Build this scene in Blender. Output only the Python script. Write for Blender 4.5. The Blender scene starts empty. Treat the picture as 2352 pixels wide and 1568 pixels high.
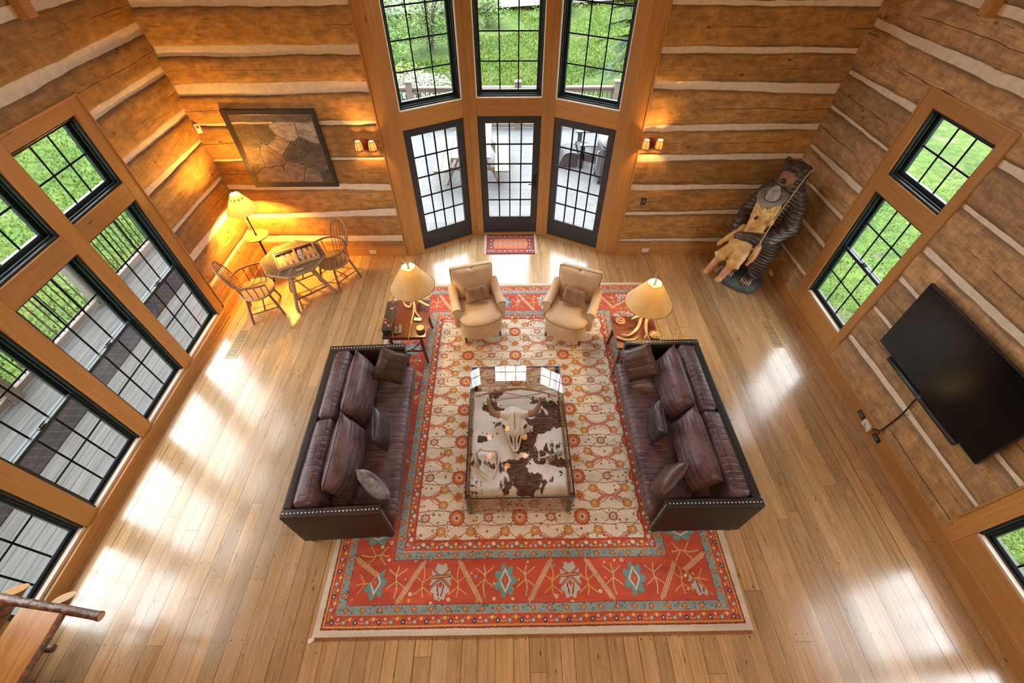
import bpy, bmesh, math, random
from mathutils import Vector, Matrix, noise as mnoise

SC = bpy.context.scene
COL = SC.collection
rnd = random.Random(7)
PI = math.pi

# ---------------------------------------------------------------- camera
HC = 4.7
F_PX, PITCH, YAW, ROLL = 983.984, 0.849362579, 0.00977958968, -0.000834398
fw = Vector((math.sin(YAW)*math.cos(PITCH), math.cos(YAW)*math.cos(PITCH), -math.sin(PITCH)))
rt = Vector((math.cos(YAW), -math.sin(YAW), 0.0))
up = rt.cross(fw)
rt2 = rt*math.cos(ROLL) + up*math.sin(ROLL)
up2 = up*math.cos(ROLL) - rt*math.sin(ROLL)
cam = bpy.data.cameras.new('camera')
cam.sensor_width = 36.0
cam.lens = F_PX/2352*36.0
cam.clip_start, cam.clip_end = 0.05, 400
cam_ob = bpy.data.objects.new('camera', cam)
COL.objects.link(cam_ob)
cam_ob.matrix_world = Matrix(((rt2.x, up2.x, -fw.x, 0.0), (rt2.y, up2.y, -fw.y, 0.0),
                              (rt2.z, up2.z, -fw.z, HC), (0, 0, 0, 1)))
SC.camera = cam_ob

# ---------------------------------------------------------------- sky (bright overcast) and view
SKY = 11.5
w = bpy.data.worlds.new('overcast_sky')
SC.world = w
w.use_nodes = True
nt = w.node_tree
bg = nt.nodes['Background']
tc = nt.nodes.new('ShaderNodeTexCoord')
sx = nt.nodes.new('ShaderNodeSeparateXYZ')
cr = nt.nodes.new('ShaderNodeValToRGB')
nt.links.new(tc.outputs['Generated'], sx.inputs[0])
nt.links.new(sx.outputs['Z'], cr.inputs[0])
cr.color_ramp.elements[0].position = 0.0
cr.color_ramp.elements[0].color = (0.80, 0.86, 0.93, 1)
cr.color_ramp.elements[1].position = 0.6
cr.color_ramp.elements[1].color = (0.93, 0.97, 1.0, 1)
nt.links.new(cr.outputs[0], bg.inputs['Color'])
bg.inputs['Strength'].default_value = SKY

vs = SC.view_settings
SC.display_settings.display_device = 'sRGB'
vs.view_transform = 'Standard'
vs.look = 'None'
vs.gamma = 1.0
vs.use_curve_mapping = False
vs.exposure = 0.0
cy = SC.cycles
cy.use_denoising = True
cy.max_bounces = 8
cy.diffuse_bounces = 4
cy.glossy_bounces = 4
cy.transmission_bounces = 8
cy.transparent_max_bounces = 16
cy.caustics_reflective = False
cy.caustics_refractive = False
cy.sample_clamp_indirect = 6.0
cy.use_adaptive_sampling = True
cy.adaptive_threshold = 0.02

XL, XR, YB = -4.352, 4.398, 6.214          # inner faces of the side walls and the back wall

def light(name, kind, loc, energy, color, size=0.1, rot=None):
    d = bpy.data.lights.new(name, kind)
    d.energy = energy
    d.color = color
    if kind == 'AREA':
        d.shape = 'RECTANGLE'
        d.size, d.size_y = size
    else:
        d.shadow_soft_size = size
    o = bpy.data.objects.new(name, d)
    COL.objects.link(o)
    o.location = loc
    if rot:
        o.rotation_euler = rot
    return o

# added fill lights, unseen, above the loft, to lift the room's brightness
for i, (x_, y_, z_) in enumerate(((-1.3, -1.0, 6.2), (1.3, -1.0, 6.2), (-2.6, -2.0, 5.2), (2.6, -2.0, 5.2))):
    light('room_fill_light', 'POINT', (x_, y_, z_), 112, (1.0, 0.80, 0.56), 0.12)

# ================================================================ helpers
def rad(a): return math.radians(a)

class MB:
    """collects shapes into one bmesh; build() links them as ONE mesh object"""
    def __init__(s):
        s.bm = bmesh.new()
        s.uv = s.bm.loops.layers.uv.new('UVMap')
        s.tone = s.bm.faces.layers.float.new('tone')
    def face(s, vs, mi=0, uvs=None, tone=0.5):
        try:
            f = s.bm.faces.new(vs)
        except ValueError:
            return None
        f.material_index = mi
        f[s.tone] = tone
        if uvs:
            for l, q in zip(f.loops, uvs):
                l[s.uv].uv = q
        return f
    def box(s, lo, hi, M=None, mi=0, tone=None):
        lo, hi = list(lo), list(hi)
        for i in range(3):
            if lo[i] > hi[i]: lo[i], hi[i] = hi[i], lo[i]
        d = [hi[i]-lo[i] for i in range(3)]
        ax = d.index(max(d))
        o1, o2 = rnd.random()*9, rnd.random()*9
        t = rnd.random() if tone is None else tone
        P = [Vector((x, y, z)) for x in (lo[0], hi[0]) for y in (lo[1], hi[1]) for z in (lo[2], hi[2])]
        V = [s.bm.verts.new(M @ p if M else p) for p in P]
        for q in ((0,1,3,2), (4,6,7,5), (0,4,5,1), (2,3,7,6), (0,2,6,4), (1,5,7,3)):
            pts = [P[i] for i in q]
            ot = [a for a in range(3) if a != ax]
            rng = [max(p[a] for p in pts)-min(p[a] for p in pts) for a in ot]
            if max(p[ax] for p in pts)-min(p[ax] for p in pts) < 1e-9:
                uvs = [(p[ot[0]]+o1, p[ot[1]]+o2) for p in pts]
            else:
                b = ot[0] if rng[0] > rng[1] else ot[1]
                k = q[0]*0.37
                uvs = [(p[ax]+o1, p[b]+o2+k) for p in pts]
            s.face([V[i] for i in q], mi, uvs, t)
        return V
    def tube(s, pts, r, seg=8, mi=0, cap=True, closed=False, tone=0.5, flat=None):
        pts = [Vector(p) for p in pts]
        n = len(pts)
        rr = r if isinstance(r, (list, tuple)) else [r]*n
        T = []
        for i in range(n):
            if closed:
                t = pts[(i+1) % n]-pts[i-1]
            else:
                t = pts[min(i+1, n-1)]-pts[max(i-1, 0)]
            T.append(t.normalized() if t.length > 1e-9 else Vector((0, 0, 1)))
        a = Vector((0, 0, 1)) if abs(T[0].z) < 0.9 else Vector((1, 0, 0))
        N = (a-T[0]*a.dot(T[0])).normalized()
        rings, L, o = [], 0.0, rnd.random()*5
        Ls = []
        for i in range(n):
            if i:
                N = (N-T[i]*N.dot(T[i]))
                N = N.normalized() if N.length > 1e-6 else T[i].orthogonal().normalized()
                L += (pts[i]-pts[i-1]).length
            Ls.append(L)
            B = T[i].cross(N)
            kx, ky = (1, 1) if flat is None else flat
            rings.append([s.bm.verts.new(pts[i]+(N*math.cos(2*PI*k/seg)*kx+B*math.sin(2*PI*k/seg)*ky)*rr[i]) for k in range(seg)])
        m = n if closed else n-1
        for i in range(m):
            j = (i+1) % n
            for k in range(seg):
                k2 = (k+1) % seg
                c = 2*PI*max(rr[i], 1e-3)
                u0, u1 = Ls[i]+o, (Ls[j] if j > i else Ls[i]+0.05)+o
                s.face([rings[i][k], rings[i][k2], rings[j][k2], rings[j][k]], mi,
                       [(u0, k/seg*c), (u0, (k+1)/seg*c), (u1, (k+1)/seg*c), (u1, k/seg*c)], tone)
        if cap and not closed:
            s.face(list(reversed(rings[0])), mi, [(0.01*k, 0) for k in range(seg)], tone)
            s.face(rings[-1], mi, [(0.01*k, 0) for k in range(seg)], tone)
    def lathe(s, prof, seg=24, M=None, mi=0, cap=True, tone=0.5):
        rings = []
        for (r, z) in prof:
            rings.append([s.bm.verts.new((M @ Vector((r*math.cos(2*PI*k/seg), r*math.sin(2*PI*k/seg), z))) if M else
                          Vector((r*math.cos(2*PI*k/seg), r*math.sin(2*PI*k/seg), z))) for k in range(seg)])
        L = 0
        for i in range(len(prof)-1):
            d = math.hypot(prof[i+1][0]-prof[i][0], prof[i+1][1]-prof[i][1])
            for k in range(seg):
                k2 = (k+1) % seg
                s.face([rings[i][k], rings[i][k2], rings[i+1][k2], rings[i+1][k]], mi,
                       [(k/seg, L), ((k+1)/seg, L), ((k+1)/seg, L+d), (k/seg, L+d)], tone)
            L += d
        if cap:
            for ring, rev in ((rings[0], True), (rings[-1], False)):
                rr = list(reversed(ring)) if rev else ring
                pr = prof[0] if rev else prof[-1]
                uv = [(pr[0]*math.cos(2*PI*k/seg), pr[0]*math.sin(2*PI*k/seg)) for k in range(seg)]
                s.face(rr, mi, list(reversed(uv)) if rev else uv, tone)
    def ell(s, c, r, M=None, seg=16, rings=10, mi=0, tone=0.5):
        c = Vector(c)
        if not isinstance(r, (tuple, list)): r = (r, r, r)
        def P(a, b):
            p = Vector((r[0]*math.cos(a)*math.sin(b), r[1]*math.sin(a)*math.sin(b), r[2]*math.cos(b)))
            return (M @ p if M else p)+c
        top, bot = s.bm.verts.new(P(0, 0)), s.bm.verts.new(P(0, PI))
        R = [[s.bm.verts.new(P(2*PI*k/seg, PI*j/rings)) for k in range(seg)] for j in range(1, rings)]
        for k in range(seg):
            k2 = (k+1) % seg
            s.face([top, R[0][k], R[0][k2]], mi, [(k/seg, 0)]*3, tone)
            s.face([bot, R[-1][k2], R[-1][k]], mi, [(k/seg, 1)]*3, tone)
            for j in range(len(R)-1):
                s.face([R[j][k], R[j+1][k], R[j+1][k2], R[j][k2]], mi,
                       [(k/seg, j/rings), (k/seg, (j+1)/rings), ((k+1)/seg, (j+1)/rings), ((k+1)/seg, j/rings)], tone)
    def prism(s, poly, z0, z1, M=None, mi=0, mi_top=None, tone=0.5):
        f = (lambda p: M @ Vector(p)) if M else Vector
        a = [s.bm.verts.new(f((x, y, z0))) for x, y in poly]
        b = [s.bm.verts.new(f((x, y, z1))) for x, y in poly]
        n = len(poly)
        s.face(list(reversed(a)), mi, [(p[0], p[1]) for p in reversed(poly)], tone)
        s.face(b, mi if mi_top is None else mi_top, [(p[0], p[1]) for p in poly], tone)
        L = 0
        for i in range(n):
            j = (i+1) % n
            d = math.hypot(poly[j][0]-poly[i][0], poly[j][1]-poly[i][1])
            s.face([a[i], a[j], b[j], b[i]], mi, [(L, z0), (L+d, z0), (L+d, z1), (L, z1)], tone)
            L += d
    def grid(s, nu, nv, fn, mi=0, cu=False, cv=False, tone=0.5, uvs=(1, 1)):
        V = [[s.bm.verts.new(Vector(fn(i/nu, j/nv))) for j in range(nv if cv else nv+1)] for i in range(nu if cu else nu+1)]
        for i in range(nu):
            for j in range(nv):
                i2, j2 = (i+1) % len(V), (j+1) % len(V[0])
                s.face([V[i][j], V[i2][j], V[i2][j2], V[i][j2]], mi,
                       [(i/nu*uvs[0], j/nv*uvs[1]), ((i+1)/nu*uvs[0], j/nv*uvs[1]), ((i+1)/nu*uvs[0], (j+1)/nv*uvs[1]), (i/nu*uvs[0], (j+1)/nv*uvs[1])], tone)
        return V
    def rbox(s, size, r, M=None, puff=(0, 0, 0), n=6, mi=0, wr=0.0, seed=0, tone=0.5):
        """rounded, optionally puffed box about the origin"""
        h = [a/2 for a in size]
        def axis(hh):
            k = 3
            e = [hh-r+r*math.sin(PI/2*i/k) for i in range(k+1)]
            mid = [-(hh-r)+2*(hh-r)*i/n for i in range(1, n)]
            return [-x for x in reversed(e)]+mid+e
        A = [axis(hh) for hh in h]
        cache = {}
        def vert(p):
            key = tuple(round(c, 5) for c in p)
            if key in cache: return cache[key]
            q = Vector([max(-(h[i]-r), min(h[i]-r, p[i])) for i in range(3)])
            d = Vector(p)-q
            if d.length > 1e-9:
                on = [i for i in range(3) if abs(abs(p[i])-h[i]) < 1e-6]
                d = d.normalized()*r
            q = q+d
            un = [p[i]/h[i] for i in range(3)]
            for i in range(3):
                if puff[i]:
                    o = [a for a in range(3) if a != i]
                    q[i] += puff[i]*un[i]*(1-un[o[0]]**2)*(1-un[o[1]]**2)
            if wr:
                q += mnoise.noise_vector(q*7+Vector((seed*3.1, seed, 0)))*wr
            v = s.bm.verts.new(M @ q if M else q)
            cache[key] = v
            return v
        for ax in range(3):
            o = [a for a in range(3) if a != ax]
            for sg in (-1, 1):
                U, W = A[o[0]], A[o[1]]
                for i in range(len(U)-1):
                    for j in range(len(W)-1):
                        c = []
                        for (a, b) in ((i, j), (i+1, j), (i+1, j+1), (i, j+1)):
                            p = [0, 0, 0]
                            p[ax] = sg*h[ax]; p[o[0]] = U[a]; p[o[1]] = W[b]
                            c.append(p)
                        flip = (sg > 0) != (ax == 1)
                        cc = c if flip else list(reversed(c))
                        s.face([vert(p) for p in cc], mi, [(p[o[0]], p[o[1]]) for p in cc], tone)
    def pillow(s, w, h, t, M=None, n=14, mi=0, wr=0.0, seed=0, pinch=0.07):
        def P(u, v, sg):
            x, y = 2*u-1, 2*v-1
            x = math.sin(x*PI/2)*0.5+x*0.5
            y = math.sin(y*PI/2)*0.5+y*0.5
            px = x*(1-pinch*(1-y*y))*w/2
            py = y*(1-pinch*(1-x*x))*h/2
            pz = sg*t/2*(max(0, (1-x**4)*(1-y**4)))**0.62
            p = Vector((px, py, pz))
            if wr:
                k = (1-x*x)*(1-y*y)
                p += mnoise.noise_vector(Vector((px*9+seed*7.7, py*9, sg)))*wr*(0.3+0.7*k)
                p.z += wr*1.2*math.sin(14*px/w*3+4*y+seed)*(x*x)*(1-y*y)*0.6
            return M @ p if M else p
        n2 = max(6, int(n*h/w)) if h < w else n
        V = {}
        for sg in (1, -1):
            for i in range(n+1):
                for j in range(n2+1):
                    e = i in (0, n) or j in (0, n2)
                    if e and sg == -1:
                        V[(i, j, -1)] = V[(i, j, 1)]
                    else:
                        V[(i, j, sg)] = s.bm.verts.new(P(i/n, j/n2, sg))
        for sg in (1, -1):
            for i in range(n):
                for j in range(n2):
                    q = [(i, j), (i+1, j), (i+1, j+1), (i, j+1)]
                    if sg < 0: q.reverse()
                    s.face([V[(a, b, sg)] for a, b in q], mi, [(a/n*w, b/n2*h) for a, b in q])
    def build(s, name, mats, parent=None, smooth=None, bevel=0.0, sub=0, loc=None, rot=None, bseg=2):
        me = bpy.data.meshes.new(name)
        bmesh.ops.recalc_face_normals(s.bm, faces=s.bm.faces) if getattr(s, 'fixn', False) else None
        s.bm.to_mesh(me)
        s.bm.free()
        if not isinstance(mats, (list, tuple)): mats = [mats]
        for m in mats: me.materials.append(m)
        if smooth is not None:
            me.polygons.foreach_set('use_smooth', [True]*len(me.polygons))
            me.set_sharp_from_angle(angle=rad(smooth))
        o = bpy.data.objects.new(name, me)
        COL.objects.link(o)
        if parent is not None: o.parent = parent
        if loc is not None: o.location = loc
        if rot is not None: o.rotation_euler = rot
        if bevel:
            b = o.modifiers.new('bevel', 'BEVEL')
            b.width, b.segments, b.limit_method, b.angle_limit = bevel, bseg, 'ANGLE', rad(40)
            b.harden_normals = False
        if sub:
            m = o.modifiers.new('subsurf', 'SUBSURF')
            m.levels = m.render_levels = sub
        return o

def tag(o, label=None, cat=None, group=None, kind=None):
    if label: o['label'] = label
    if cat: o['category'] = cat
    if group: o['group'] = group
    if kind: o['kind'] = kind
    return o
def thing(name, label, cat, loc=(0, 0, 0), rz=0.0, group=None, kind=None):
    o = bpy.data.objects.new(name, None)
    o.empty_display_size = 0.1
    COL.objects.link(o)
    o.location = loc
    o.rotation_euler = (0, 0, rz)
    return tag(o, label, cat, group, kind)
def dup(root, loc=None, rz=None, label=None, group=None):
    r = root.copy(); COL.objects.link(r)
    if loc is not None: r.location = loc
    if rz is not None: r.rotation_euler = (0, 0, rz)
    if label: r['label'] = label
    if group: r['group'] = group
    for ch in list(root.children):
        c = ch.copy(); COL.objects.link(c); c.parent = r
        for g in list(ch.children):
            d = g.copy(); COL.objects.link(d); d.parent = c
    return r
def struct(mb, name, mats, parent=None, **k):
    o = mb.build(name, mats, parent, **k)
    if parent is None: o['kind'] = 'structure'
    return o
def TR(loc, rx=0, ry=0, rz=0):
    return Matrix.Translation(Vector(loc)) @ Matrix.Rotation(rz, 4, 'Z') @ Matrix.Rotation(ry, 4, 'Y') @ Matrix.Rotation(rx, 4, 'X')
def bez(pts, n=6):
    """Catmull-Rom through points"""
    P = [Vector(p) for p in pts]
    P = [P[0]*2-P[1]]+P+[P[-1]*2-P[-2]]
    out = []
    for i in range(1, len(P)-2):
        for k in range(n):
            t = k/n
            a, b, c, d = P[i-1], P[i], P[i+1], P[i+2]
            out.append(0.5*((2*b)+(c-a)*t+(2*a-5*b+4*c-d)*t*t+(3*b-a-3*c+d)*t**3))
    out.append(P[-2])
    return out
def lerp(a, b, t): return a+(b-a)*t
def rads(vals, n):
    """interpolate radii to n samples"""
    m = len(vals)-1
    return [lerp(vals[min(int(i/(n-1)*m), m-1)], vals[min(int(i/(n-1)*m), m-1)+1], i/(n-1)*m-min(int(i/(n-1)*m), m-1)) for i in range(n)]
def blob(name, parts, mats, parent=None, voxel=0.012, smooth=4, facemat=None):
    """capsules ('c',p0,r0,p1,r1) and ellipsoids ('e',c,(rx,ry,rz),euler) melted into ONE continuous surface"""
    mb = MB()
    for p in parts:
        if p[0] == 'c':
            a, b = Vector(p[1]), Vector(p[3])
            n = max(3, int((b-a).length/0.02))
            pts, rr = [], []
            d = (b-a).normalized() if (b-a).length > 1e-6 else Vector((0, 0, 1))
            for k in range(5):
                t = -math.cos(PI/2*k/5)
                pts.append(a+d*p[2]*t); rr.append(max(1e-3, p[2]*math.sqrt(max(0, 1-t*t))))
            for k in range(n+1):
                pts.append(a.lerp(b, k/n)); rr.append(lerp(p[2], p[4], k/n))
            for k in range(1, 6):
                t = math.sin(PI/2*k/5)
                pts.append(b+d*p[4]*t); rr.append(max(1e-3, p[4]*math.sqrt(max(0, 1-t*t))))
            mb.tube(pts, rr, 16)
        else:
            M = Matrix.Rotation(p[3][2], 4, 'Z') @ Matrix.Rotation(p[3][1], 4, 'Y') @ Matrix.Rotation(p[3][0], 4, 'X') if len(p) > 3 else None
            mb.ell(p[1], p[2], M, 20, 14)
    bmesh.ops.recalc_face_normals(mb.bm, faces=mb.bm.faces)
    o = mb.build(name, mats, parent)
    m = o.modifiers.new('remesh', 'REMESH'); m.mode = 'VOXEL'; m.voxel_size = voxel; m.use_smooth_shade = True
    if smooth:
        m = o.modifiers.new('smooth', 'SMOOTH'); m.factor = 0.5; m.iterations = smooth
    dg = bpy.context.evaluated_depsgraph_get()
    me = bpy.data.meshes.new_from_object(o.evaluated_get(dg))
    o.modifiers.clear()
    old = o.data; o.data = me; bpy.data.meshes.remove(old)
    me.name = name
    if not me.materials:
        for mm in (mats if isinstance(mats, (list, tuple)) else [mats]): me.materials.append(mm)
    if facemat:
        for f in me.polygons: f.material_index = facemat(f.center)
    return o
# ================================================================ node maths: a small expression layer for procedural materials
class S:
    __slots__ = ('g', 's')
    def __init__(self, g, s): self.g, self.s = g, s
    def __add__(a, b): return a.g.m('ADD', a, b)
    def __radd__(a, b): return a.g.m('ADD', b, a)
    def __sub__(a, b): return a.g.m('SUBTRACT', a, b)
    def __rsub__(a, b): return a.g.m('SUBTRACT', b, a)
    def __mul__(a, b): return a.g.m('MULTIPLY', a, b)
    def __rmul__(a, b): return a.g.m('MULTIPLY', b, a)
    def __truediv__(a, b): return a.g.m('DIVIDE', a, b)
    def __neg__(a): return a.g.m('MULTIPLY', a, -1.0)
class G:
    def __init__(self, name):
        self.mat = bpy.data.materials.new(name)
        self.mat.use_nodes = True
        self.nt = self.mat.node_tree
        self.bsdf = self.nt.nodes['Principled BSDF']
        self.outn = self.nt.nodes['Material Output']
    def n(self, t): return self.nt.nodes.new(t)
    def put(self, inp, v):
        if isinstance(v, S): self.nt.links.new(v.s, inp)
        elif isinstance(v, (tuple, list)):
            inp.default_value = tuple(v)+(1.0,) if len(v) == 3 and inp.type == 'RGBA' else v
        else: inp.default_value = v
    def m(self, op, a, b=None, c=None, clamp=False):
        nd = self.n('ShaderNodeMath'); nd.operation = op; nd.use_clamp = clamp
        self.put(nd.inputs[0], a)
        if b is not None: self.put(nd.inputs[1], b)
        if c is not None: self.put(nd.inputs[2], c)
        return S(self, nd.outputs[0])
    def sin(self, a): return self.m('SINE', a)
    def cos(self, a): return self.m('COSINE', a)
    def abs(self, a): return self.m('ABSOLUTE', a)
    def floor(self, a): return self.m('FLOOR', a)
    def fract(self, a): return self.m('FRACT', a)
    def min(self, a, b): return self.m('MINIMUM', a, b)
    def max(self, a, b): return self.m('MAXIMUM', a, b)
    def pow(self, a, b): return self.m('POWER', a, b)
    def atan2(self, a, b): return self.m('ARCTAN2', a, b)
    def gt(self, a, b): return self.m('GREATER_THAN', a, b)
    def lt(self, a, b): return self.m('LESS_THAN', a, b)
    def hyp(self, a, b): return self.m('SQRT', a*a+b*b)
    def mod(self, a, p): return self.m('FLOORED_MODULO', a, p)
    def cen(self, a, p, o=0.0): return self.mod(a-o+p/2, p)-p/2          # distance to the nearest of a row p apart
    def st(self, v, a, b, lo=0.0, hi=1.0, smooth=True):
        nd = self.n('ShaderNodeMapRange')
        nd.interpolation_type = 'SMOOTHSTEP' if smooth else 'LINEAR'
        for i, x in enumerate((v, a, b, lo, hi)): self.put(nd.inputs[i], x)
        return S(self, nd.outputs[0])
    def band(self, v, a, b):  return self.gt(v, a)*self.lt(v, b)
    def xyz(self, kind='Object'):
        nd = self.n('ShaderNodeTexCoord')
        return self.sep(S(self, nd.outputs[kind]))
    def coord(self, kind='Object'):
        return S(self, self.n('ShaderNodeTexCoord').outputs[kind])
    def sep(self, v):
        nd = self.n('ShaderNodeSeparateXYZ'); self.put(nd.inputs[0], v)
        return [S(self, o) for o in nd.outputs]
    def vec(self, x, y, z=0.0):
        nd = self.n('ShaderNodeCombineXYZ')
        for i, v in enumerate((x, y, z)): self.put(nd.inputs[i], v)
        return S(self, nd.outputs[0])
    def attr(self, name):
        nd = self.n('ShaderNodeAttribute'); nd.attribute_name = name
        return S(self, nd.outputs['Fac'])
    def noise(self, v, scale=5.0, detail=2.0, rough=0.5, dist=0.0):
        nd = self.n('ShaderNodeTexNoise')
        self.put(nd.inputs['Vector'], v); nd.inputs['Scale'].default_value = scale
        nd.inputs['Detail'].default_value = detail; nd.inputs['Roughness'].default_value = rough
        nd.inputs['Distortion'].default_value = dist
        return S(self, nd.outputs[0])
    def voro(self, v, scale=5.0, feature='F1', rand=1.0, col=False):
        nd = self.n('ShaderNodeTexVoronoi'); nd.feature = feature
        self.put(nd.inputs['Vector'], v); nd.inputs['Scale'].default_value = scale
        nd.inputs['Randomness'].default_value = rand
        if col: return S(self, nd.outputs['Distance']), S(self, nd.outputs['Color'])
        return S(self, nd.outputs['Distance'])
    def white(self, v):
        nd = self.n('ShaderNodeTexWhiteNoise')
        nd.noise_dimensions = '3D'
        self.put(nd.inputs['Vector'], v)
        return S(self, nd.outputs['Value'])
    def mix(self, f, a, b, mode='MIX'):
        nd = self.n('ShaderNodeMix'); nd.data_type = 'RGBA'; nd.blend_type = mode
        self.put(nd.inputs[0], f); self.put(nd.inputs[6], a); self.put(nd.inputs[7], b)
        return S(self, nd.outputs[2])
    def ramp(self, f, stops, const=False):
        nd = self.n('ShaderNodeValToRGB'); e = nd.color_ramp.elements
        nd.color_ramp.interpolation = 'CONSTANT' if const else 'LINEAR'
        while len(e) < len(stops): e.new(0.5)
        for k, (p, c) in enumerate(stops):
            e[k].position = p; e[k].color = tuple(c)+(1,)
        self.put(nd.inputs[0], f)
        return S(self, nd.outputs[0])
    def scale(self, c, f):
        """brightness of a colour by a value"""
        return self.mix(1.0, c, self.vec(f, f, f), 'MULTIPLY')
    def done(self, color=None, rough=0.5, bump=None, bstr=0.3, bdist=0.01, spec=0.5, metal=0.0, coat=0.0, coatr=0.1, sheen=0.0, ior=1.5, emis=None, estr=0.0, sss=0.0, trans=0.0, aniso=0.0):
        b = self.bsdf.inputs
        if color is not None: self.put(b['Base Color'], color)
        self.put(b['Roughness'], rough); self.put(b['Metallic'], metal)
        b['IOR'].default_value = ior
        self.put(b['Specular IOR Level'], spec)
        self.put(b['Coat Weight'], coat); b['Coat Roughness'].default_value = coatr
        b['Sheen Weight'].default_value = sheen
        b['Transmission Weight'].default_value = trans
        if sss:
            b['Subsurface Weight'].default_value = sss; b['Subsurface Scale'].default_value = 0.02
        if emis is not None:
            self.put(b['Emission Color'], emis); self.put(b['Emission Strength'], estr)
        if bump is not None:
            nd = self.n('ShaderNodeBump'); nd.inputs['Strength'].default_value = bstr
            nd.inputs['Distance'].default_value = bdist
            self.put(nd.inputs['Height'], bump)
            self.nt.links.new(nd.outputs[0], b['Normal'])
            if coat: self.nt.links.new(nd.outputs[0], b['Coat Normal'])
        return self.mat
def plain(name, col, rough=0.5, var=0.12, scale=30.0, metal=0.0, spec=0.5, bstr=0.0, coat=0.0, sheen=0.0):
    g = G(name)
    p = g.coord('Object')
    n = g.noise(p, scale, 3)
    c = g.scale(col, g.st(n, 0.3, 0.7, 1-var, 1+var))
    return g.done(c, rough, n if bstr else None, bstr, 0.003, spec, metal, coat, 0.1, sheen)

def m_trim(name='fir_trim', c0=(0.385, 0.182, 0.050), c1=(0.51, 0.262, 0.080), rough=0.42, gs=1.0):
    g = G(name)
    u, v, _ = g.xyz('UV')
    t = g.attr('tone')
    gr = g.noise(g.vec(u*1.6, v*38*gs), 1.0, 4, 0.6, 0.6)
    fine = g.noise(g.vec(u*8, v*260*gs), 1.0, 2)
    f = g.st(gr*0.75+fine*0.25, 0.25, 0.75)
    c = g.mix(f, c0, c1)
    c = g.scale(c, g.st(t, 0, 1, 0.86, 1.1, False))
    kn = g.voro(g.vec(u*1.1, v*3.5), 1.0)
    c = g.mix(g.st(kn, 0.02, 0.06, 0.75, 0.0), c, (0.12, 0.045, 0.015))
    return g.done(c, rough, fine, 0.08, 0.002)
M_TRIM = m_trim()

def m_log(name, lo=(0.315, 0.172, 0.058), hi=(0.490, 0.290, 0.112), bigc=(0.48, 0.25, 0.066), sawk=0.06):
    g = G(name)
    p = g.coord('Object')
    x, y, z = g.sep(p)
    t = g.attr('tone')
    uu, vv, _ = g.xyz('UV')                # v runs 0..1 over one log's height
    big = g.noise(g.vec(x*0.9, z*2.2, t*31), 1.0, 4, 0.6)
    gr = g.noise(g.vec(x*1.3+t*17, z*34), 1.0, 5, 0.6, 1.2)
    fine = g.noise(g.vec(x*9, z*170), 1.0, 3)
    saw = g.noise(g.vec(x*55+z*6, z*2.5), 1.0, 2)       # adze and saw marks across the grain
    c = g.mix(g.st(gr, 0.15, 0.85), lo, hi)
    c = g.mix(g.st(big, 0.38, 0.70, 0.0, 0.75), c, bigc)
    mot = g.noise(g.vec(x*6+t*11, z*11), 1.0, 5, 0.7)
    c = g.scale(c, g.st(mot, 0.28, 0.72, 0.62, 1.30))
    c = g.scale(c, g.st(t, 0, 1, 0.72, 1.14, False))
    c = g.scale(c, g.st(saw, 0.25, 0.75, 1.0-sawk, 1.0+sawk))
    c = g.scale(c, g.st(fine, 0.3, 0.7, 0.93, 1.06))
    # weathered grey stain that hugs the arrises of each hewn log
    ed = g.min(vv, 1.0-vv)
    en = g.noise(g.vec(x*2.3, z*7, t*9), 1.0, 4, 0.65)
    stain = g.st(ed+en*0.34, 0.15, 0.30, 0.85, 0.0)
    c = g.mix(stain, c, (0.17, 0.115, 0.07))
    bl = g.noise(g.vec(x*0.7, z*1.5, t*5+3), 1.0, 5, 0.7)
    c = g.mix(g.st(bl, 0.54, 0.70, 0.0, 0.5), c, (0.155, 0.10, 0.062))
    # knots and short checks
    kd = g.voro(g.vec(x*2.7+t*7, z*5.6), 1.0)
    kn = g.st(kd+gr*0.08, 0.06, 0.17, 0.9, 0.0)
    c = g.mix(kn, c, (0.085, 0.036, 0.016))
    ck = g.noise(g.vec(x*2.2+t*3, z*60), 1.0, 3, 0.55, 0.5)
    c = g.mix(g.st(ck, 0.64, 0.72, 0.0, 0.85), c, (0.06, 0.03, 0.014))
    # one long drying crack near mid height
    cr_ = g.abs(vv-0.5+(g.noise(g.vec(x*1.2, t*40), 1.0, 3)-0.5)*0.22)
    crk = g.st(cr_, 0.004, 0.016, 0.8, 0.0)*g.st(g.noise(g.vec(x*0.6, t*23), 1.0), 0.5, 0.56)
    c = g.mix(crk, c, (0.04, 0.02, 0.01))
    h = gr*0.4+saw*0.35+mot*0.5+fine*0.2-crk*1.5-kn*0.3
    return g.done(c, 0.62, h, 0.5, 0.012, 0.35)
M_LOG = m_log('hewn_log')
M_LOGP = m_log('daylit_hewn_log', (0.37, 0.225, 0.108), (0.55, 0.365, 0.195), (0.50, 0.30, 0.125), 0.13)  # right wall's daylight put into a paler copy of the log colour
def m_chink():
    g = G('chinking')
    p = g.coord('Object')
    n = g.noise(p, 14, 4)
    f = g.noise(p, 220, 2)
    c = g.mix(g.st(n, 0.3, 0.7), (0.70, 0.605, 0.475), (0.80, 0.715, 0.59))
    return g.done(c, 0.9, n*0.6+f*0.4, 0.35, 0.01, 0.2)
M_CHINK = m_chink()

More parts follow.
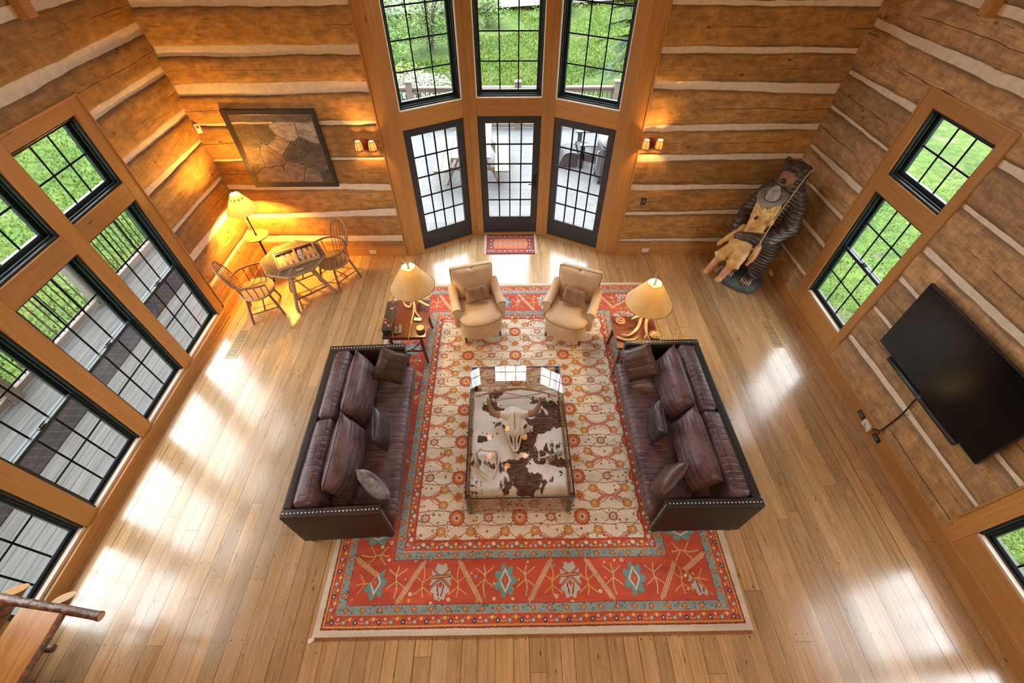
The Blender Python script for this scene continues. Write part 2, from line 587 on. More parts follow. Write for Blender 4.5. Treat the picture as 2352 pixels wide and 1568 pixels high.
def m_floor():
    g = G('plank_floor')
    x, y, z = g.xyz('Object')
    xw = x+(g.noise(g.vec(x*2.4, 0.3), 1.0, 1)-0.5)*0.16           # planks of unequal width
    b = g.floor(xw/0.142)
    fx = g.fract(xw/0.142)
    r1 = g.white(g.vec(b, 1.7, 0.2))
    r2 = g.white(g.vec(b, 4.1, 0.9))
    L = 3.9
    yy = y/L+r2*3.0
    k = g.floor(yy)
    fy = g.fract(yy)
    r3 = g.white(g.vec(b, k, 0.5))
    e = g.min(fx, 1.0-fx)*0.142
    wav = g.noise(g.vec(y*1.5, b), 1.0, 2)
    gap = g.st(e, 0.0020, 0.0052, 1.0, 0.0)
    gapd = g.st(g.white(g.vec(b, 8.8, 0.1)), 0.1, 0.9, 0.35, 1.0)
    joint = g.st(g.min(fy, 1.0-fy)*L, 0.001, 0.004, 1.0, 0.0)
    gr = g.noise(g.vec(x*42+b*3.1, y*1.2+r3*40), 1.0, 5, 0.6, 1.0)
    fine = g.noise(g.vec(x*240, y*7), 1.0, 3)
    blot = g.noise(g.vec(x*2.2, y*0.8, b*0.7), 1.0, 4, 0.6)
    c = g.mix(g.st(gr, 0.2, 0.8), (0.340, 0.200, 0.086), (0.545, 0.360, 0.178))
    c = g.scale(c, g.st(r3, 0, 1, 0.80, 1.17, False))
    c = g.mix(g.st(r1, 0.55, 1.0, 0.0, 0.4), c, (0.47, 0.33, 0.19))
    c = g.scale(c, g.st(blot, 0.3, 0.7, 0.84, 1.1))
    c = g.scale(c, g.st(fine, 0.3, 0.7, 0.92, 1.06))
    # dark streaks, nail holes and worm marks
    sk = g.noise(g.vec(x*26+b, y*2.6+r3*9), 1.0, 3, 0.5)
    c = g.mix(g.st(sk, 0.64, 0.76, 0.0, 0.75), c, (0.10, 0.055, 0.028))
    vd = g.voro(g.vec(x*7.5, y*2.6), 1.0)
    c = g.mix(g.st(vd+fine*0.06, 0.060, 0.105, 0.92, 0.0), c, (0.045, 0.026, 0.016))
    # nail heads either side of the joints and along the joists, with scattered black dents
    nx_ = g.min(g.abs(fx-0.2), g.abs(fx-0.8))*0.142
    yj = y+r2*0.09+(fine-0.5)*0.01
    ny_ = g.abs(g.cen(yj, 0.61))
    nl = g.lt(g.hyp(nx_, ny_*0.6), 0.0048)*g.gt(g.white(g.vec(b, g.floor(yj/0.61+0.5), 6.0)), 0.45)
    v5, v5c = g.voro(g.vec(x*10+3, y*5.5), 1.0, 'F1', 1.0, True); k1, k2, k3 = g.sep(v5c)
    dent = g.lt(v5+(fine-0.5)*0.10, 0.02+k2*0.06)*g.gt(k1, 0.55)
    c = g.mix(g.max(nl, dent)*0.9, c, (0.040, 0.025, 0.018))
    sc = g.noise(g.vec(x*34, y*5+r3*20), 1.0, 4, 0.7)
    c = g.mix(g.st(sc, 0.60, 0.75, 0.0, 0.45), c, (0.16, 0.115, 0.075))
    c = g.mix(g.max(gap*gapd, joint*0.7), c, (0.07, 0.036, 0.016))
    h = gr*0.2-gap*1.2-joint*0.8+g.noise(g.vec(x*3.0, y*1.1), 1.0, 3)*0.9
    rr = g.st(g.noise(g.vec(x*4, y*1.0), 1.0, 4), 0.3, 0.7, 0.20, 0.32)
    return g.done(c, rr, h, 0.10, 0.012, 0.6, coat=0.8, coatr=0.17, ior=1.55)
M_FLOOR = m_floor()

def m_glass(name='window_glass', tint=(0.96, 0.98, 0.97), gl=(1, 1, 1), fmul=1.0, rough=0.0):
    g = G(name)
    nt = g.nt
    tr = g.n('ShaderNodeBsdfTransparent'); tr.inputs[0].default_value = tuple(tint)+(1,)
    go = g.n('ShaderNodeBsdfGlossy'); go.inputs['Color'].default_value = tuple(gl)+(1,); go.inputs['Roughness'].default_value = rough
    ge = g.n('ShaderNodeNewGeometry'); dt = g.n('ShaderNodeVectorMath'); dt.operation = 'DOT_PRODUCT'
    nt.links.new(ge.outputs['Normal'], dt.inputs[0]); nt.links.new(ge.outputs['Incoming'], dt.inputs[1])
    cs = g.m('ABSOLUTE', S(g, dt.outputs['Value']))
    fq = g.pow(1.0-cs, 5.0)*0.93+0.07                  # two faces of a thin pane, the same from either side
    f = g.m('MULTIPLY', fq, fmul, clamp=True)
    mx = g.n('ShaderNodeMixShader')
    nt.links.new(f.s, mx.inputs[0]); nt.links.new(tr.outputs[0], mx.inputs[1]); nt.links.new(go.outputs[0], mx.inputs[2])
    nt.links.new(mx.outputs[0], g.outn.inputs[0])
    return g.mat
M_GLASS = m_glass()
M_SASH = plain('black_green_paint', (0.010, 0.019, 0.019), 0.36, 0.1, 60, spec=0.4)
M_DOORP = plain('charcoal_paint', (0.024, 0.028, 0.038), 0.45, 0.12, 40)
M_MUNT = plain('black_muntin', (0.006, 0.007, 0.008), 0.7, 0.1, 60, spec=0.1)
M_BLACKM = plain('black_metal', (0.014, 0.013, 0.013), 0.4, 0.2, 40, metal=0.6)
M_CREAM = plain('cream_plastic', (0.72, 0.72, 0.74), 0.4, 0.03)
M_BLACKP = plain('black_plastic', (0.012, 0.012, 0.013), 0.35, 0.05)
M_BRASS = plain('aged_brass', (0.45, 0.26, 0.09), 0.35, 0.15, 40, metal=1.0)
# ================================================================ the room shell
def log_wall(name, u0, u1, zmax, bands, holes, loc, rz, seed, logm=None):
    """bands: (zlo at u0, zlo at u1, zhi at u0, zhi at u1) of the chinking, bottom to top; local x along, y outward"""
    r = random.Random(seed)
    mb = MB(); bm = mb.bm
    us = set([u0, u1])
    for h in holes: us.update([max(u0, h[0]), min(u1, h[1])])
    n = int((u1-u0)/0.055)
    for i in range(n+1): us.add(u0+(u1-u0)*i/n)
    us = sorted(us)
    uu = [us[0]]
    for a in us[1:]:
        if a-uu[-1] > 0.004 or any(abs(a-x) < 1e-6 for h in holes for x in h[:2]) or a == u1: uu.append(a)
    lines = []
    for k, b in enumerate(bands):
        for lo in (0, 1):
            lines.append((b[2*lo], b[2*lo+1], seed*13.7+k*5.1+lo*2.3))
    def zl(i, u):
        if i < 0: return 0.0
        if i >= len(lines): return zmax
        a, b, s = lines[i]
        z = lerp(a, b, (u-u0)/(u1-u0))
        z += 0.022*mnoise.noise(Vector((u*0.9, s, 0)))+0.010*mnoise.noise(Vector((u*4.3, s, 3)))+0.004*mnoise.noise(Vector((u*16, s, 7)))
        return z
    def rng(ua, ub):
        m = (ua+ub)/2
        cut = sorted((h[2], h[3]) for h in holes if h[0] < m < h[1])
        out, z = [], 0.0
        for a, b in cut:
            if a > z+1e-6: out.append((z, a))
            z = max(z, b)
        if z < zmax-1e-6: out.append((z, zmax))
        return out
    cache = {}
    def V(p):
        k = (round(p[0], 4), round(p[1], 4), round(p[2], 4))
        if k not in cache: cache[k] = bm.verts.new(p)
        return cache[k]
    LT = [(0, 0.004), (0.03, -0.008), (0.08, -0.016), (0.3, -0.019), (0.5, -0.020), (0.7, -0.019), (0.92, -0.016), (0.97, -0.008), (1, 0.004)]
    CT = [(0, 0.004), (0.25, 0.004), (0.5, 0.002), (0.75, 0.003), (1, 0.004)]
    for s in range(len(lines)+1):
        chink = s % 2 == 1
        tone = r.random()
        prof = CT if chink else LT
        for c in range(len(uu)-1):
            ua, ub = uu[c], uu[c+1]
            za0, za1, zb0, zb1 = zl(s-1, ua), zl(s, ua), zl(s-1, ub), zl(s, ub)
            for (r0, r1) in rng(ua, ub):
                for j in range(len(prof)-1):
                    (t0, d0), (t1, d1) = prof[j], prof[j+1]
                    q = []
                    for (u, z0, z1, t, d) in ((ua, za0, za1, t0, d0), (ub, zb0, zb1, t0, d0), (ub, zb0, zb1, t1, d1), (ua, za0, za1, t1, d1)):
                        z = z0+(z1-z0)*t
                        zc = max(r0, min(r1, z))
                        tt = (zc-z0)/max(1e-4, z1-z0)
                        dd = d
                        if not chink:
                            dd = d+0.006*mnoise.noise(Vector((u*2.6, zc*5, seed)))
                        q.append(((u, dd, zc), (u, tt)))
                    if max(p[0][2] for p in q)-min(p[0][2] for p in q) < 1e-4: continue
                    if q[3][0][2]-q[0][0][2] < 1e-5 and q[2][0][2]-q[1][0][2] < 1e-5: continue
                    vs, uvs = [], []
                    for p, uv in q:
                        v = V(p)
                        if v not in vs: vs.append(v); uvs.append(uv)
                    if len(vs) >= 3: mb.face(vs, 1 if chink else 0, uvs, tone)
    hs = sorted(set([u0, u1]+[x for h in holes for x in h[:2] if u0 < x < u1]))
    for a, b in zip(hs[:-1], hs[1:]):
        for (r0, r1) in rng(a, b):
            mb.box((a, 0.012, r0), (b, 0.26, r1))
    o = mb.build(name, [logm or M_LOG, M_CHINK], smooth=50)
    o.location = loc; o.rotation_euler = (0, 0, rz)
    o['kind'] = 'structure'
    return o

EAVE, RIDGE = 4.35, 7.3
# ---- chinking bands measured on each wall
BL = [(0.30,0.28,0.43,0.40), (0.74,0.79,0.81,0.91), (1.26,1.24,1.34,1.33), (1.69,1.73,1.73,1.77), (2.20,2.23,2.24,2.28), (2.59,2.63,2.72,2.77), (3.04,3.06,3.16,3.16), (3.53,3.55,3.62,3.60)]
BR = [(0.26,0.24,0.30,0.30), (0.76,0.78,0.82,0.87), (1.21,1.22,1.30,1.30), (1.67,1.71,1.78,1.78), (2.11,2.12,2.19,2.21), (2.66,2.58,2.75,2.70), (3.06,3.04,3.13,3.10), (3.54,3.52,3.60,3.57)]
UP = [(z, z, z+0.09, z+0.08) for z in (4.02, 4.5, 4.95, 5.45, 5.95, 6.45, 6.9)]
log_wall('wall_back_left', XL-0.26, -1.72, 7.4, BL+UP, [], (0, YB, 0), 0, 3)
log_wall('wall_back_right', 1.82, XR+0.26, 7.4, BR+UP, [], (0, YB, 0), 0, 5)
log_wall('wall_back_header', -1.72, 1.82, 7.4, UP[3:], [(-1.72, 1.82, -1, 6.0)], (0, YB, 0), 0, 6)
# left wall: u = y, from the loft side (-3.2) to the back corner; window group 0.5..4.75
LW = [(0.50,0.50,0.59,0.57), (1.00,0.98,1.12,1.08), (1.44,1.44,1.50,1.50), (1.93,1.99,2.08,2.04), (2.35,2.36,2.47,2.43), (2.78,2.86,2.90,2.94), (3.20,3.28,3.32,3.39), (3.73,3.74,3.85,3.83)]
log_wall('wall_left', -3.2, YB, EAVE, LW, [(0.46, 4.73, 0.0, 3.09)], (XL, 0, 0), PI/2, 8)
# right wall: u = -y
def sw(b): return (b[1], b[0], b[3], b[2])
RW = [(0.53,0.68,0.58,0.74), (1.05,1.11,1.11,1.15), (1.48,1.62,1.54,1.66), (1.88,1.97,1.95,2.04), (2.42,2.44,2.45,2.54), (2.83,2.90,2.89,2.97), (3.33,3.30,3.41,3.44), (3.75,3.73,3.82,3.83)]
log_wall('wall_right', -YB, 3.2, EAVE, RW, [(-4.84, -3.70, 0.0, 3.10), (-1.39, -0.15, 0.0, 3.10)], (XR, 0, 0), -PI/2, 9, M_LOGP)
BW = [(z, z+0.02, z+0.09, z+0.1) for z in (0.3, 0.8, 1.3, 1.75, 2.2, 2.7, 3.15, 3.6)]
log_wall('wall_front', -XR-0.26, -XL+0.26, 7.4, BW+UP, [], (0, -3.2, 0), PI, 11)

# ---- floor: room plus bay
mb = MB()
poly = [(XL-0.05, -3.2), (XR+0.05, -3.2), (XR+0.05, YB+0.05), (1.74, YB+0.0), (0.66, 6.86), (-0.60, 6.86), (-1.68, YB+0.0), (XL-0.05, YB+0.05)]
mb.prism(poly, -0.06, 0.0)
fl = struct(mb, 'floor', M_FLOOR)

def m_ceil():
    g = G('ceiling_boards')
    x, y, z = g.xyz('Object')
    b = g.floor(y/0.14); fy = g.fract(y/0.14)
    gr = g.noise(g.vec(x*2, y*40, b), 1.0, 4)
    c = g.mix(g.st(gr, 0.3, 0.7), (0.34, 0.17, 0.06), (0.50, 0.28, 0.11))
    c = g.scale(c, g.st(g.white(g.vec(b, 2.0, 1.0)), 0, 1, 0.8, 1.1))
    c = g.mix(g.st(g.min(fy, 1.0-fy), 0.01, 0.03, 0.8, 0.0), c, (0.08, 0.04, 0.02))
    return g.done(c, 0.5)
M_CEIL = m_ceil()
for sgn, nm in ((-1, 'ceiling_left'), (1, 'ceiling_right')):
    mb = MB()
    xw = XL-0.3 if sgn < 0 else XR+0.3
    sl = (RIDGE-EAVE)/4.4
    ze = RIDGE-sl*abs(xw)
    V = [(xw, -3.5, ze), (0, -3.5, RIDGE), (0, YB+0.3, RIDGE), (xw, YB+0.3, ze)]
    a = [mb.bm.verts.new(v) for v in V]; b = [mb.bm.verts.new((v[0], v[1], v[2]+0.2)) for v in V]
    mb.face(a); mb.face(b)
    for i in range(4): mb.face([a[i], a[(i+1) % 4], b[(i+1) % 4], b[i]])
    mb.fixn = True
    struct(mb, nm, M_CEIL)
mb = MB(); mb.prism([(-1.72, YB-0.02), (1.82, YB-0.02), (0.75, 6.98), (-0.70, 6.98)], 6.0, 6.15)
struct(mb, 'ceiling_bay', M_CEIL)
# rafter feet that come down the side walls at the top of the picture
for nm, x, s in (('trim_1', XL, 1), ('trim_2', XR, -1)):
    mb = MB()
    y0, y1 = (4.74, 4.85) if s > 0 else (4.70, 4.80)
    mb.box((x-0.02*s, y0, 3.73), (x+0.10*s, y1, 4.36))
    mb.box((x-0.02*s, y0-0.004, 3.715), (x+0.02*s, y1+0.004, 3.735))
    struct(mb, nm, M_TRIM, bevel=0.008)

# ---- windows and doors, built in a local frame: x along the wall, y outward, z up
def fmat(loc, rz): return Matrix.Translation(Vector(loc)) @ Matrix.Rotation(rz, 4, 'Z')
ML, MRt = fmat((XL, 0, 0), PI/2), fmat((XR, 0, 0), -PI/2)
def ring(mb, u0, u1, z0, z1, w, y0, y1, M=None, mi=0, wb=None, wt=None, tone=None):
    wb = w if wb is None else wb
    wt = w if wt is None else wt
    mb.box((u0, y0, z0), (u0+w, y1, z1), M, mi, tone); mb.box((u1-w, y0, z0), (u1, y1, z1), M, mi, tone)
    mb.box((u0+w, y0, z0), (u1-w, y1, z0+wb), M, mi, tone); mb.box((u0+w, y0, z1-wt), (u1-w, y1, z1), M, mi, tone)
def bars(mb, u0, u1, z0, z1, cols, rows, y, M=None, w=0.017, d=0.012, mi=1):
    for i in range(1, cols):
        u = lerp(u0, u1, i/cols); mb.box((u-w/2, y-d/2, z0), (u+w/2, y+d/2, z1), M, mi)
    for j in range(1, rows):
        z = lerp(z0, z1, j/rows); mb.box((u0, y-d/2, z-w/2), (u1, y+d/2, z+w/2), M, mi)
NW = [0]
M_SILL = m_trim('sky_glare_sill', (0.55, 0.42, 0.32), (0.68, 0.55, 0.44), 0.18)  # wood paled to paint in sky glare off the varnish
M_LINE = plain('lit_edge_bead', (0.82, 0.78, 0.70), 0.5, 0.05)  # bright line painted in for daylight catching the wood edges
def pane(u0, u1, z0, z1, y, root):
    mb = MB()
    v = [mb.bm.verts.new(p) for p in ((u0, y, z0), (u1, y, z0), (u1, y, z1), (u0, y, z1))]
    mb.face(v)
    mb.build('window_pane', M_GLASS, root)
def window(M, u0, u1, z0, z1, cols, rows, double=False, sill=False, thin=False, y_in=0.0):
    NW[0] += 1
    root = thing('window_%d' % NW[0], None, None, kind='structure')
    root.matrix_world = M
    fr = MB()
    d = 0.135
    fw_ = 0.022
    ring(fr, u0, u1, z0, z1, fw_, y_in, y_in+d, tone=0.5)
    ring(fr, u0+fw_, u1-fw_, z0+fw_, z1-fw_, 0.016, y_in+0.035, y_in+0.05, tone=0.5)
    fr.build('window_frame', M_SASH, root, bevel=0.004)
    a, b, c, e = u0+fw_, u1-fw_, z0+fw_, z1-fw_
    if double:
        m = (c+e)/2
        for (q0, q1, y, lower) in ((c, m+0.02, y_in+0.075, True), (m-0.02, e, y_in+0.115, False)):
            sb = MB()
            ring(sb, a, b, q0, q1, 0.038, y-0.018, y+0.018, wb=0.06 if lower else 0.04, wt=0.04, tone=0.5)
            bars(sb, a+0.038, b-0.038, q0+(0.06 if lower else 0.04), q1-0.04, 3, 2, y)
            sb.build('window_sash', [M_SASH, M_MUNT], root, bevel=0.003)
            pane(a+0.03, b-0.03, q0+0.03, q1-0.03, y, root)
        lk = MB()
        lk.box(((a+b)/2-0.035, y_in+0.06, m+0.02), ((a+b)/2+0.035, y_in+0.10, m+0.032))
        lk.tube([((a+b)/2-0.02, y_in+0.075, m+0.04), ((a+b)/2+0.05, y_in+0.066, m+0.045)], 0.007, 6)
        lk.build('window_lock', M_BLACKM, root)
    else:
        y = y_in+0.10
        sb = MB()
        w_ = 0.03 if thin else 0.05
        ring(sb, a, b, c, e, w_, y-0.02, y+0.02, tone=0.5)
        bars(sb, a+w_, b-w_, c+w_, e-w_, cols, rows, y)
        sb.build('window_sash', [M_SASH, M_MUNT], root, bevel=0.003)
        pane(a+w_*0.7, b-w_*0.7, c+w_*0.7, e-w_*0.7, y, root)
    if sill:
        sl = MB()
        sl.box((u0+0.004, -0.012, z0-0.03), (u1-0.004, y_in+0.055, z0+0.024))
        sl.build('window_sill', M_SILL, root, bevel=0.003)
    return root

# left wall: four double-hung windows with a fixed light over each
LWIN = [(3.735, 4.58), (2.722, 3.555), (1.70, 2.535), (0.675, 1.515)]
for (a, b) in LWIN:
    window(ML, a, b, 0.160, 2.052, 3, 2, double=True, sill=True)
    window(ML, a, b, 2.257, 2.98, 3, 2)
tb = MB()
T0, T1 = -0.022, 0.02
edges = [0.50]+[x for ab in reversed(LWIN) for x in ab]+[4.75]
for i in range(0, len(edges), 2):
    tb.box((edges[i], T0, 0.150), (edges[i+1], T1, 3.114))
for (a, b) in LWIN:
    tb.box((a, T0, 2.98), (b, T1, 3.114)); tb.box((a, T0, 2.052), (b, T1, 2.257))
for (z0, z1) in ((2.98, 3.0), (2.23, 2.257), (2.03, 2.052)): pass
tb.box((4.738, T0-0.012, 0.2), (4.756, T1, 3.126)); tb.box((0.49, T0-0.012, 0.2), (0.508, T1, 3.126)); tb.box((0.49, T0-0.012, 3.108), (4.756, T1, 3.126))
o = struct(tb, 'trim_3', M_TRIM, bevel=0.004); o.matrix_world = ML
# solid wall behind the casing, around the openings
fb = MB()
for i in range(0, len(edges), 2): fb.box((edges[i]-(0.06 if i == 0 else 0), T1, 0.0), (edges[i+1], 0.15, 3.1))
for (a, b) in LWIN:
    for (z0, z1) in ((0.0, 0.160), (2.052, 2.257), (2.98, 3.1)): fb.box((a, T1, z0), (b, 0.15, z1))
o = struct(fb, 'wall_left_framing', M_SASH); o.matrix_world = ML
ap = MB()
ap.box((0.5, -0.048, 0.0), (4.70, T1, 0.150)); ap.box((0.5, -0.058, 0.0), (4.70, -0.04, 0.035))
o = struct(ap, 'baseboard_left_window', M_TRIM, bevel=0.005); o.matrix_world = ML

# right wall: two groups, a double-hung under a fixed light
tb = MB(); fb = MB()
for (ya, yb, za) in ((3.81, 4.675, 0.47), (0.40, 1.265, 0.47)):
    a, b = -yb, -ya
    window(MRt, a, b, za, 2.052, 3, 2, double=True, sill=True)
    window(MRt, a, b, 2.257, 2.972, 3, 2)
    o0, o1 = a-0.175, b+0.125
    tb.box((o0, T0, 0.2), (a, T1, 3.114)); tb.box((b, T0, 0.2), (o1, T1, 3.114))
    tb.box((a, T0, 2.972), (b, T1, 3.114)); tb.box((a, T0, 2.052), (b, T1, 2.257)); tb.box((a, T0, 0.2), (b, T1, za-0.004))
    tb.box((o0-0.006, T0-0.012, 0.42), (o0+0.014, T1, 3.126)); tb.box((o1-0.014, T0-0.012, 0.42), (o1+0.006, T1, 3.126)); tb.box((o0, T0-0.012, 3.106), (o1, T1, 3.126))
    fb.box((o0, T1, 0), (a, 0.15, 3.1)); fb.box((b, T1, 0), (o1, 0.15, 3.1))
    for (z0, z1) in ((0, za), (2.052, 2.257), (2.972, 3.1)): fb.box((a, T1, z0), (b, 0.15, z1))
o = struct(tb, 'trim_4', M_TRIM, bevel=0.004); o.matrix_world = MRt
o = struct(fb, 'wall_right_framing', M_SASH); o.matrix_world = MRt

# baseboards
def base(name, M, u0, u1):
    b = MB()
    b.box((u0, -0.030, 0.0), (u1, 0.01, 0.165)); b.box((u0, -0.022, 0.165), (u1, 0.01, 0.2))
    b.box((u0, -0.012, 0.2), (u1, 0.01, 0.212), mi=1)
    o = struct(b, name, [M_TRIM, M_CHINK], bevel=0.004); o.matrix_world = M
MBk = fmat((0, YB, 0), 0)
base('baseboard_left', ML, 4.70, YB)
base('baseboard_right', MRt, -YB, 3.2)
base('baseboard_back_left', MBk, XL, -1.80)
base('baseboard_back_right', MBk, 1.90, XR)

# ---- the bay: three faces of glazed door, tall window and clerestory
cl, crr = Vector((-0.565, 6.80, 0)), Vector((0.620, 6.80, 0))
el, er = Vector((-1.635, 6.209, 0)), Vector((1.695, 6.209, 0))
def panel(p0, p1, s0, s1, n):
    """p0->p1 left to right seen from the room; s0, s1 stile widths"""
    d = p1-p0
    L = d.length
    M = fmat(p0, math.atan2(d.y, d.x))
    a, b = s0, L-s1
    tb = MB()
    for (u0, u1) in ((0, a), (b, L)): tb.box((u0, 0, 0), (u1, 0.13, 6.0))
    for (z0, z1) in ((2.10, 2.347), (4.63, 4.80), (5.80, 6.0)): tb.box((a, 0, z0), (b, 0.13, z1))
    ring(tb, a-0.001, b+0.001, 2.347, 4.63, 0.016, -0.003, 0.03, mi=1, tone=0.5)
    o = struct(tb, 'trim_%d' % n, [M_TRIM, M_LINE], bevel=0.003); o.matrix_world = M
    window(M, a+0.014, b-0.014, 2.362, 4.616, 3, 6, y_in=0.02)
    window(M, a, b, 4.80, 5.80, 3, 2, y_in=0.02)
    return M, a, b
def door(M, a, b, n, handle=False):
    root = thing('door_%d' % n, None, None, kind='structure'); root.matrix_world = M
    y = 0.03
    t = MB()
    t.box((a, 0.0, 0.0), (b, 0.13, 0.035)); t.box((a, -0.02, 0.0), (b, 0.02, 0.018))
    t.build('threshold', M_TRIM, root, bevel=0.004)
    f = MB()
    ring(f, a+0.002, b-0.002, 0.04, 2.098, 0.112, y, y+0.045, wb=0.325, wt=0.115, tone=0.5)
    f.build('door_leaf', M_DOORP, root, bevel=0.005)
    g0, g1, h0, h1 = a+0.114, b-0.114, 0.365, 1.983
    mu = MB(); bars(mu, g0, g1, h0, h1, 4, 5, y+0.022, w=0.02, d=0.016, mi=0)
    mu.build('muntin_grid', M_MUNT, root)
    pane(g0-0.01, g1+0.01, h0-0.01, h1+0.01, y+0.03, root)
    if handle:
        h = MB()
        u = b-0.06
        h.box((u-0.022, y-0.012, 0.93), (u+0.022, y, 1.16))
        h.tube([(u, y-0.012, 1.02), (u, y-0.055, 1.02), (u-0.11, y-0.058, 1.015)], 0.009, 8)
        h.tube([(u, y-0.012, 1.12), (u, y-0.035, 1.12)], 0.016, 10)
        h.build('door_handle', M_BLACKM, root, smooth=40)
    return root
P = panel(el, cl, 0.165, 0.105, 5); door(*P, 1)
P = panel(cl, crr, 0.110, 0.105, 6); door(*P, 2, True)
P = panel(crr, er, 0.095, 0.160, 7); door(*P, 3)
tb = MB()
for (x0, x1) in ((-1.80, -1.625), (1.685, 1.905)):
    tb.box((x0, -0.028, 0), (x1, 0.02, 6.1))
for x0, x1 in ((-1.812, -1.788), (1.893, 1.917)): tb.box((x0, -0.042, 0), (x1, 0.02, 6.1))
tb.box((-1.80, -0.028, 5.92), (1.90, 0.0, 6.1))
o = struct(tb, 'trim_8', M_TRIM, bevel=0.004); o.matrix_world = MBk
fb = MB()   # solid cheeks behind the casing where the bay leaves the wall
fb.box((-1.76, 0.02, 0), (-1.64, 0.26, 6.0)); fb.box((1.70, 0.02, 0), (1.86, 0.26, 6.0))
o = struct(fb, 'wall_bay_cheeks', M_TRIM); o.matrix_world = MBk

tb = MB()   # mullion posts that close the two bay corners and the two shoulders
for p, q in ((cl, (0.02, 0.075)), (crr, (-0.02, 0.075))):
    tb.tube([(p.x+q[0]*0-0.0, p.y+0.055, 0), (p.x, p.y+0.055, 6.0)], 0.052, 10)
struct(tb, 'trim_9', M_TRIM, smooth=60)
# ================================================================ rug, mat and floor fittings
def flower(g, dx, dy, R, n, depth=0.18):
    """0 at the centre, 1 at the scalloped rim"""
    r = g.hyp(dx, dy)
    a = g.atan2(dy, dx)
    return r/(R*(1.0-depth+depth*g.abs(g.cos(a*(n/2.0)))))
CREAM, RED, DRED, ORG, GOLD = (0.68, 0.61, 0.49), (0.50, 0.095, 0.055), (0.19, 0.035, 0.04), (0.62, 0.20, 0.055), (0.60, 0.33, 0.08)
BLUE, TEAL, NAVY, BRN, PINK, WHT = (0.27, 0.34, 0.35), (0.19, 0.31, 0.31), (0.055, 0.075, 0.14), (0.17, 0.075, 0.055), (0.55, 0.20, 0.14), (0.66, 0.62, 0.54)
def m_rug(W, L):
    g = G('persian_rug')
    x, y, z = g.xyz('Object')
    wob = (g.noise(g.vec(x*1.7, y*1.7), 1.0, 2)-0.5)*0.022
    jit = (g.noise(g.vec(x*46, y*46), 1.0, 2)-0.5)*0.012
    x1, y1 = x+wob+jit, y+wob*0.7+jit
    ex, ey = W/2-g.abs(x1), L/2-g.abs(y1)
    d = g.min(ex, ey)
    horiz = g.lt(ey, ex)                         # 1 along the end borders
    # running coordinate along each border, symmetric about the middle
    s = y1*(1.0-horiz)+x1*horiz
    # ---------------- field: flower lattice on cream
    PX, PY = 0.672, 0.45
    fx, fy = g.cen(x1, PX, -0.105), g.cen(y1, PY, -0.02)       # about big rosettes
    hx, hy = g.cen(x1, PX, -0.105), g.cen(y1, PY, -0.02+PY/2)  # small orange diamonds between
    mx, my = g.cen(x1, PX, -0.105+PX/2), g.cen(y1, PY, -0.02+PY/2)
    nx, ny = g.cen(x1, PX, -0.105+PX/2), g.cen(y1, PY, -0.02)
    c = g.mix(g.st(g.noise(g.vec(x*30, y*90), 1.0, 2), 0.3, 0.7), CREAM, (0.74, 0.68, 0.57))
    # vines: zig-zag lattice lines, curling
    zz = g.abs(g.abs(fx)/(PX/2)-g.abs(fy)/(PY/2)+g.sin(fy*28)*0.03)
    zz2 = g.abs(g.abs(fx)/(PX/2)+g.abs(fy)/(PY/2)-1.0+g.sin(fx*30)*0.04)
    vine = g.max(g.lt(zz, 0.018), g.lt(zz2, 0.018))
    hst = g.lt(g.abs(g.abs(ny)-0.075+g.sin(x1*20)*0.008), 0.004)
    c = g.mix(g.max(vine, hst), c, (0.27, 0.12, 0.10))
    v3, v3c = g.voro(g.vec(x1*33+7, y1*33), 1.0, 'F1', 0.8, True); q1, q2, q3 = g.sep(v3c)
    c = g.mix(g.lt(v3, 0.20)*g.gt(q1, 0.55), c, g.ramp(q2, [(0, ORG), (0.35, (0.30, 0.14, 0.12)), (0.6, GOLD), (0.8, PINK)], True))
    # tiny scattered blossoms
    vd, vc = g.voro(g.vec(x1*19, y1*19), 1.0, 'F1', 0.7, True)
    cr_, cg_, cb_ = g.sep(vc)
    tiny = g.lt(vd, 0.24)*g.gt(cr_, 0.25)
    tcol = g.ramp(cg_, [(0, GOLD), (0.3, RED), (0.55, ORG), (0.75, TEAL), (0.9, BRN)], True)
    c = g.mix(tiny, c, g.mix(g.lt(vd, 0.10), tcol, WHT))
    c = g.mix(g.band(vd, 0.21, 0.27)*g.gt(cr_, 0.25), c, BRN)
    # red crescent leaves midway between columns
    rr = g.hyp(mx/1.5, g.abs(my)-0.10)
    cup = g.band(rr+g.sin(g.atan2(mx, g.abs(my)-0.10)*22)*0.006, 0.086, 0.108)*g.lt(g.abs(my)-0.10, 0.02)
    c = g.mix(cup, c, (0.56, 0.17, 0.10))
    c = g.mix(g.band(rr, 0.108, 0.113)*g.lt(g.abs(my)-0.10, 0.02), c, BRN)
    # gold palmettes on the horizontal stems
    gx = g.abs(hx)-0.155
    f1 = flower(g, gx, g.abs(hy)-0.085, 0.050, 10)
    for lim, col in ((1.0, BRN), (0.86, GOLD), (0.45, ORG), (0.25, WHT)): c = g.mix(g.lt(f1, lim), c, col)
    # rosettes
    f2 = flower(g, fx, fy, 0.092, 14)
    for lim, col in ((1.0, BRN), (0.93, RED), (0.70, GOLD), (0.60, ORG), (0.42, WHT), (0.27, PINK), (0.12, BRN)): c = g.mix(g.lt(f2, lim), c, col)
    # diamonds
    dm = (g.abs(hx)+g.abs(hy)*1.1)/0.068
    for lim, col in ((1.0, ORG), (0.66, GOLD), (0.48, BRN), (0.34, RED), (0.16, WHT)): c = g.mix(g.lt(dm, lim), c, col)
    f3 = flower(g, nx, ny, 0.052, 8)
    for lim, col in ((1.0, BRN), (0.85, PINK), (0.5, CREAM), (0.25, TEAL)): c = g.mix(g.lt(f3, lim), c, col)
    field = c
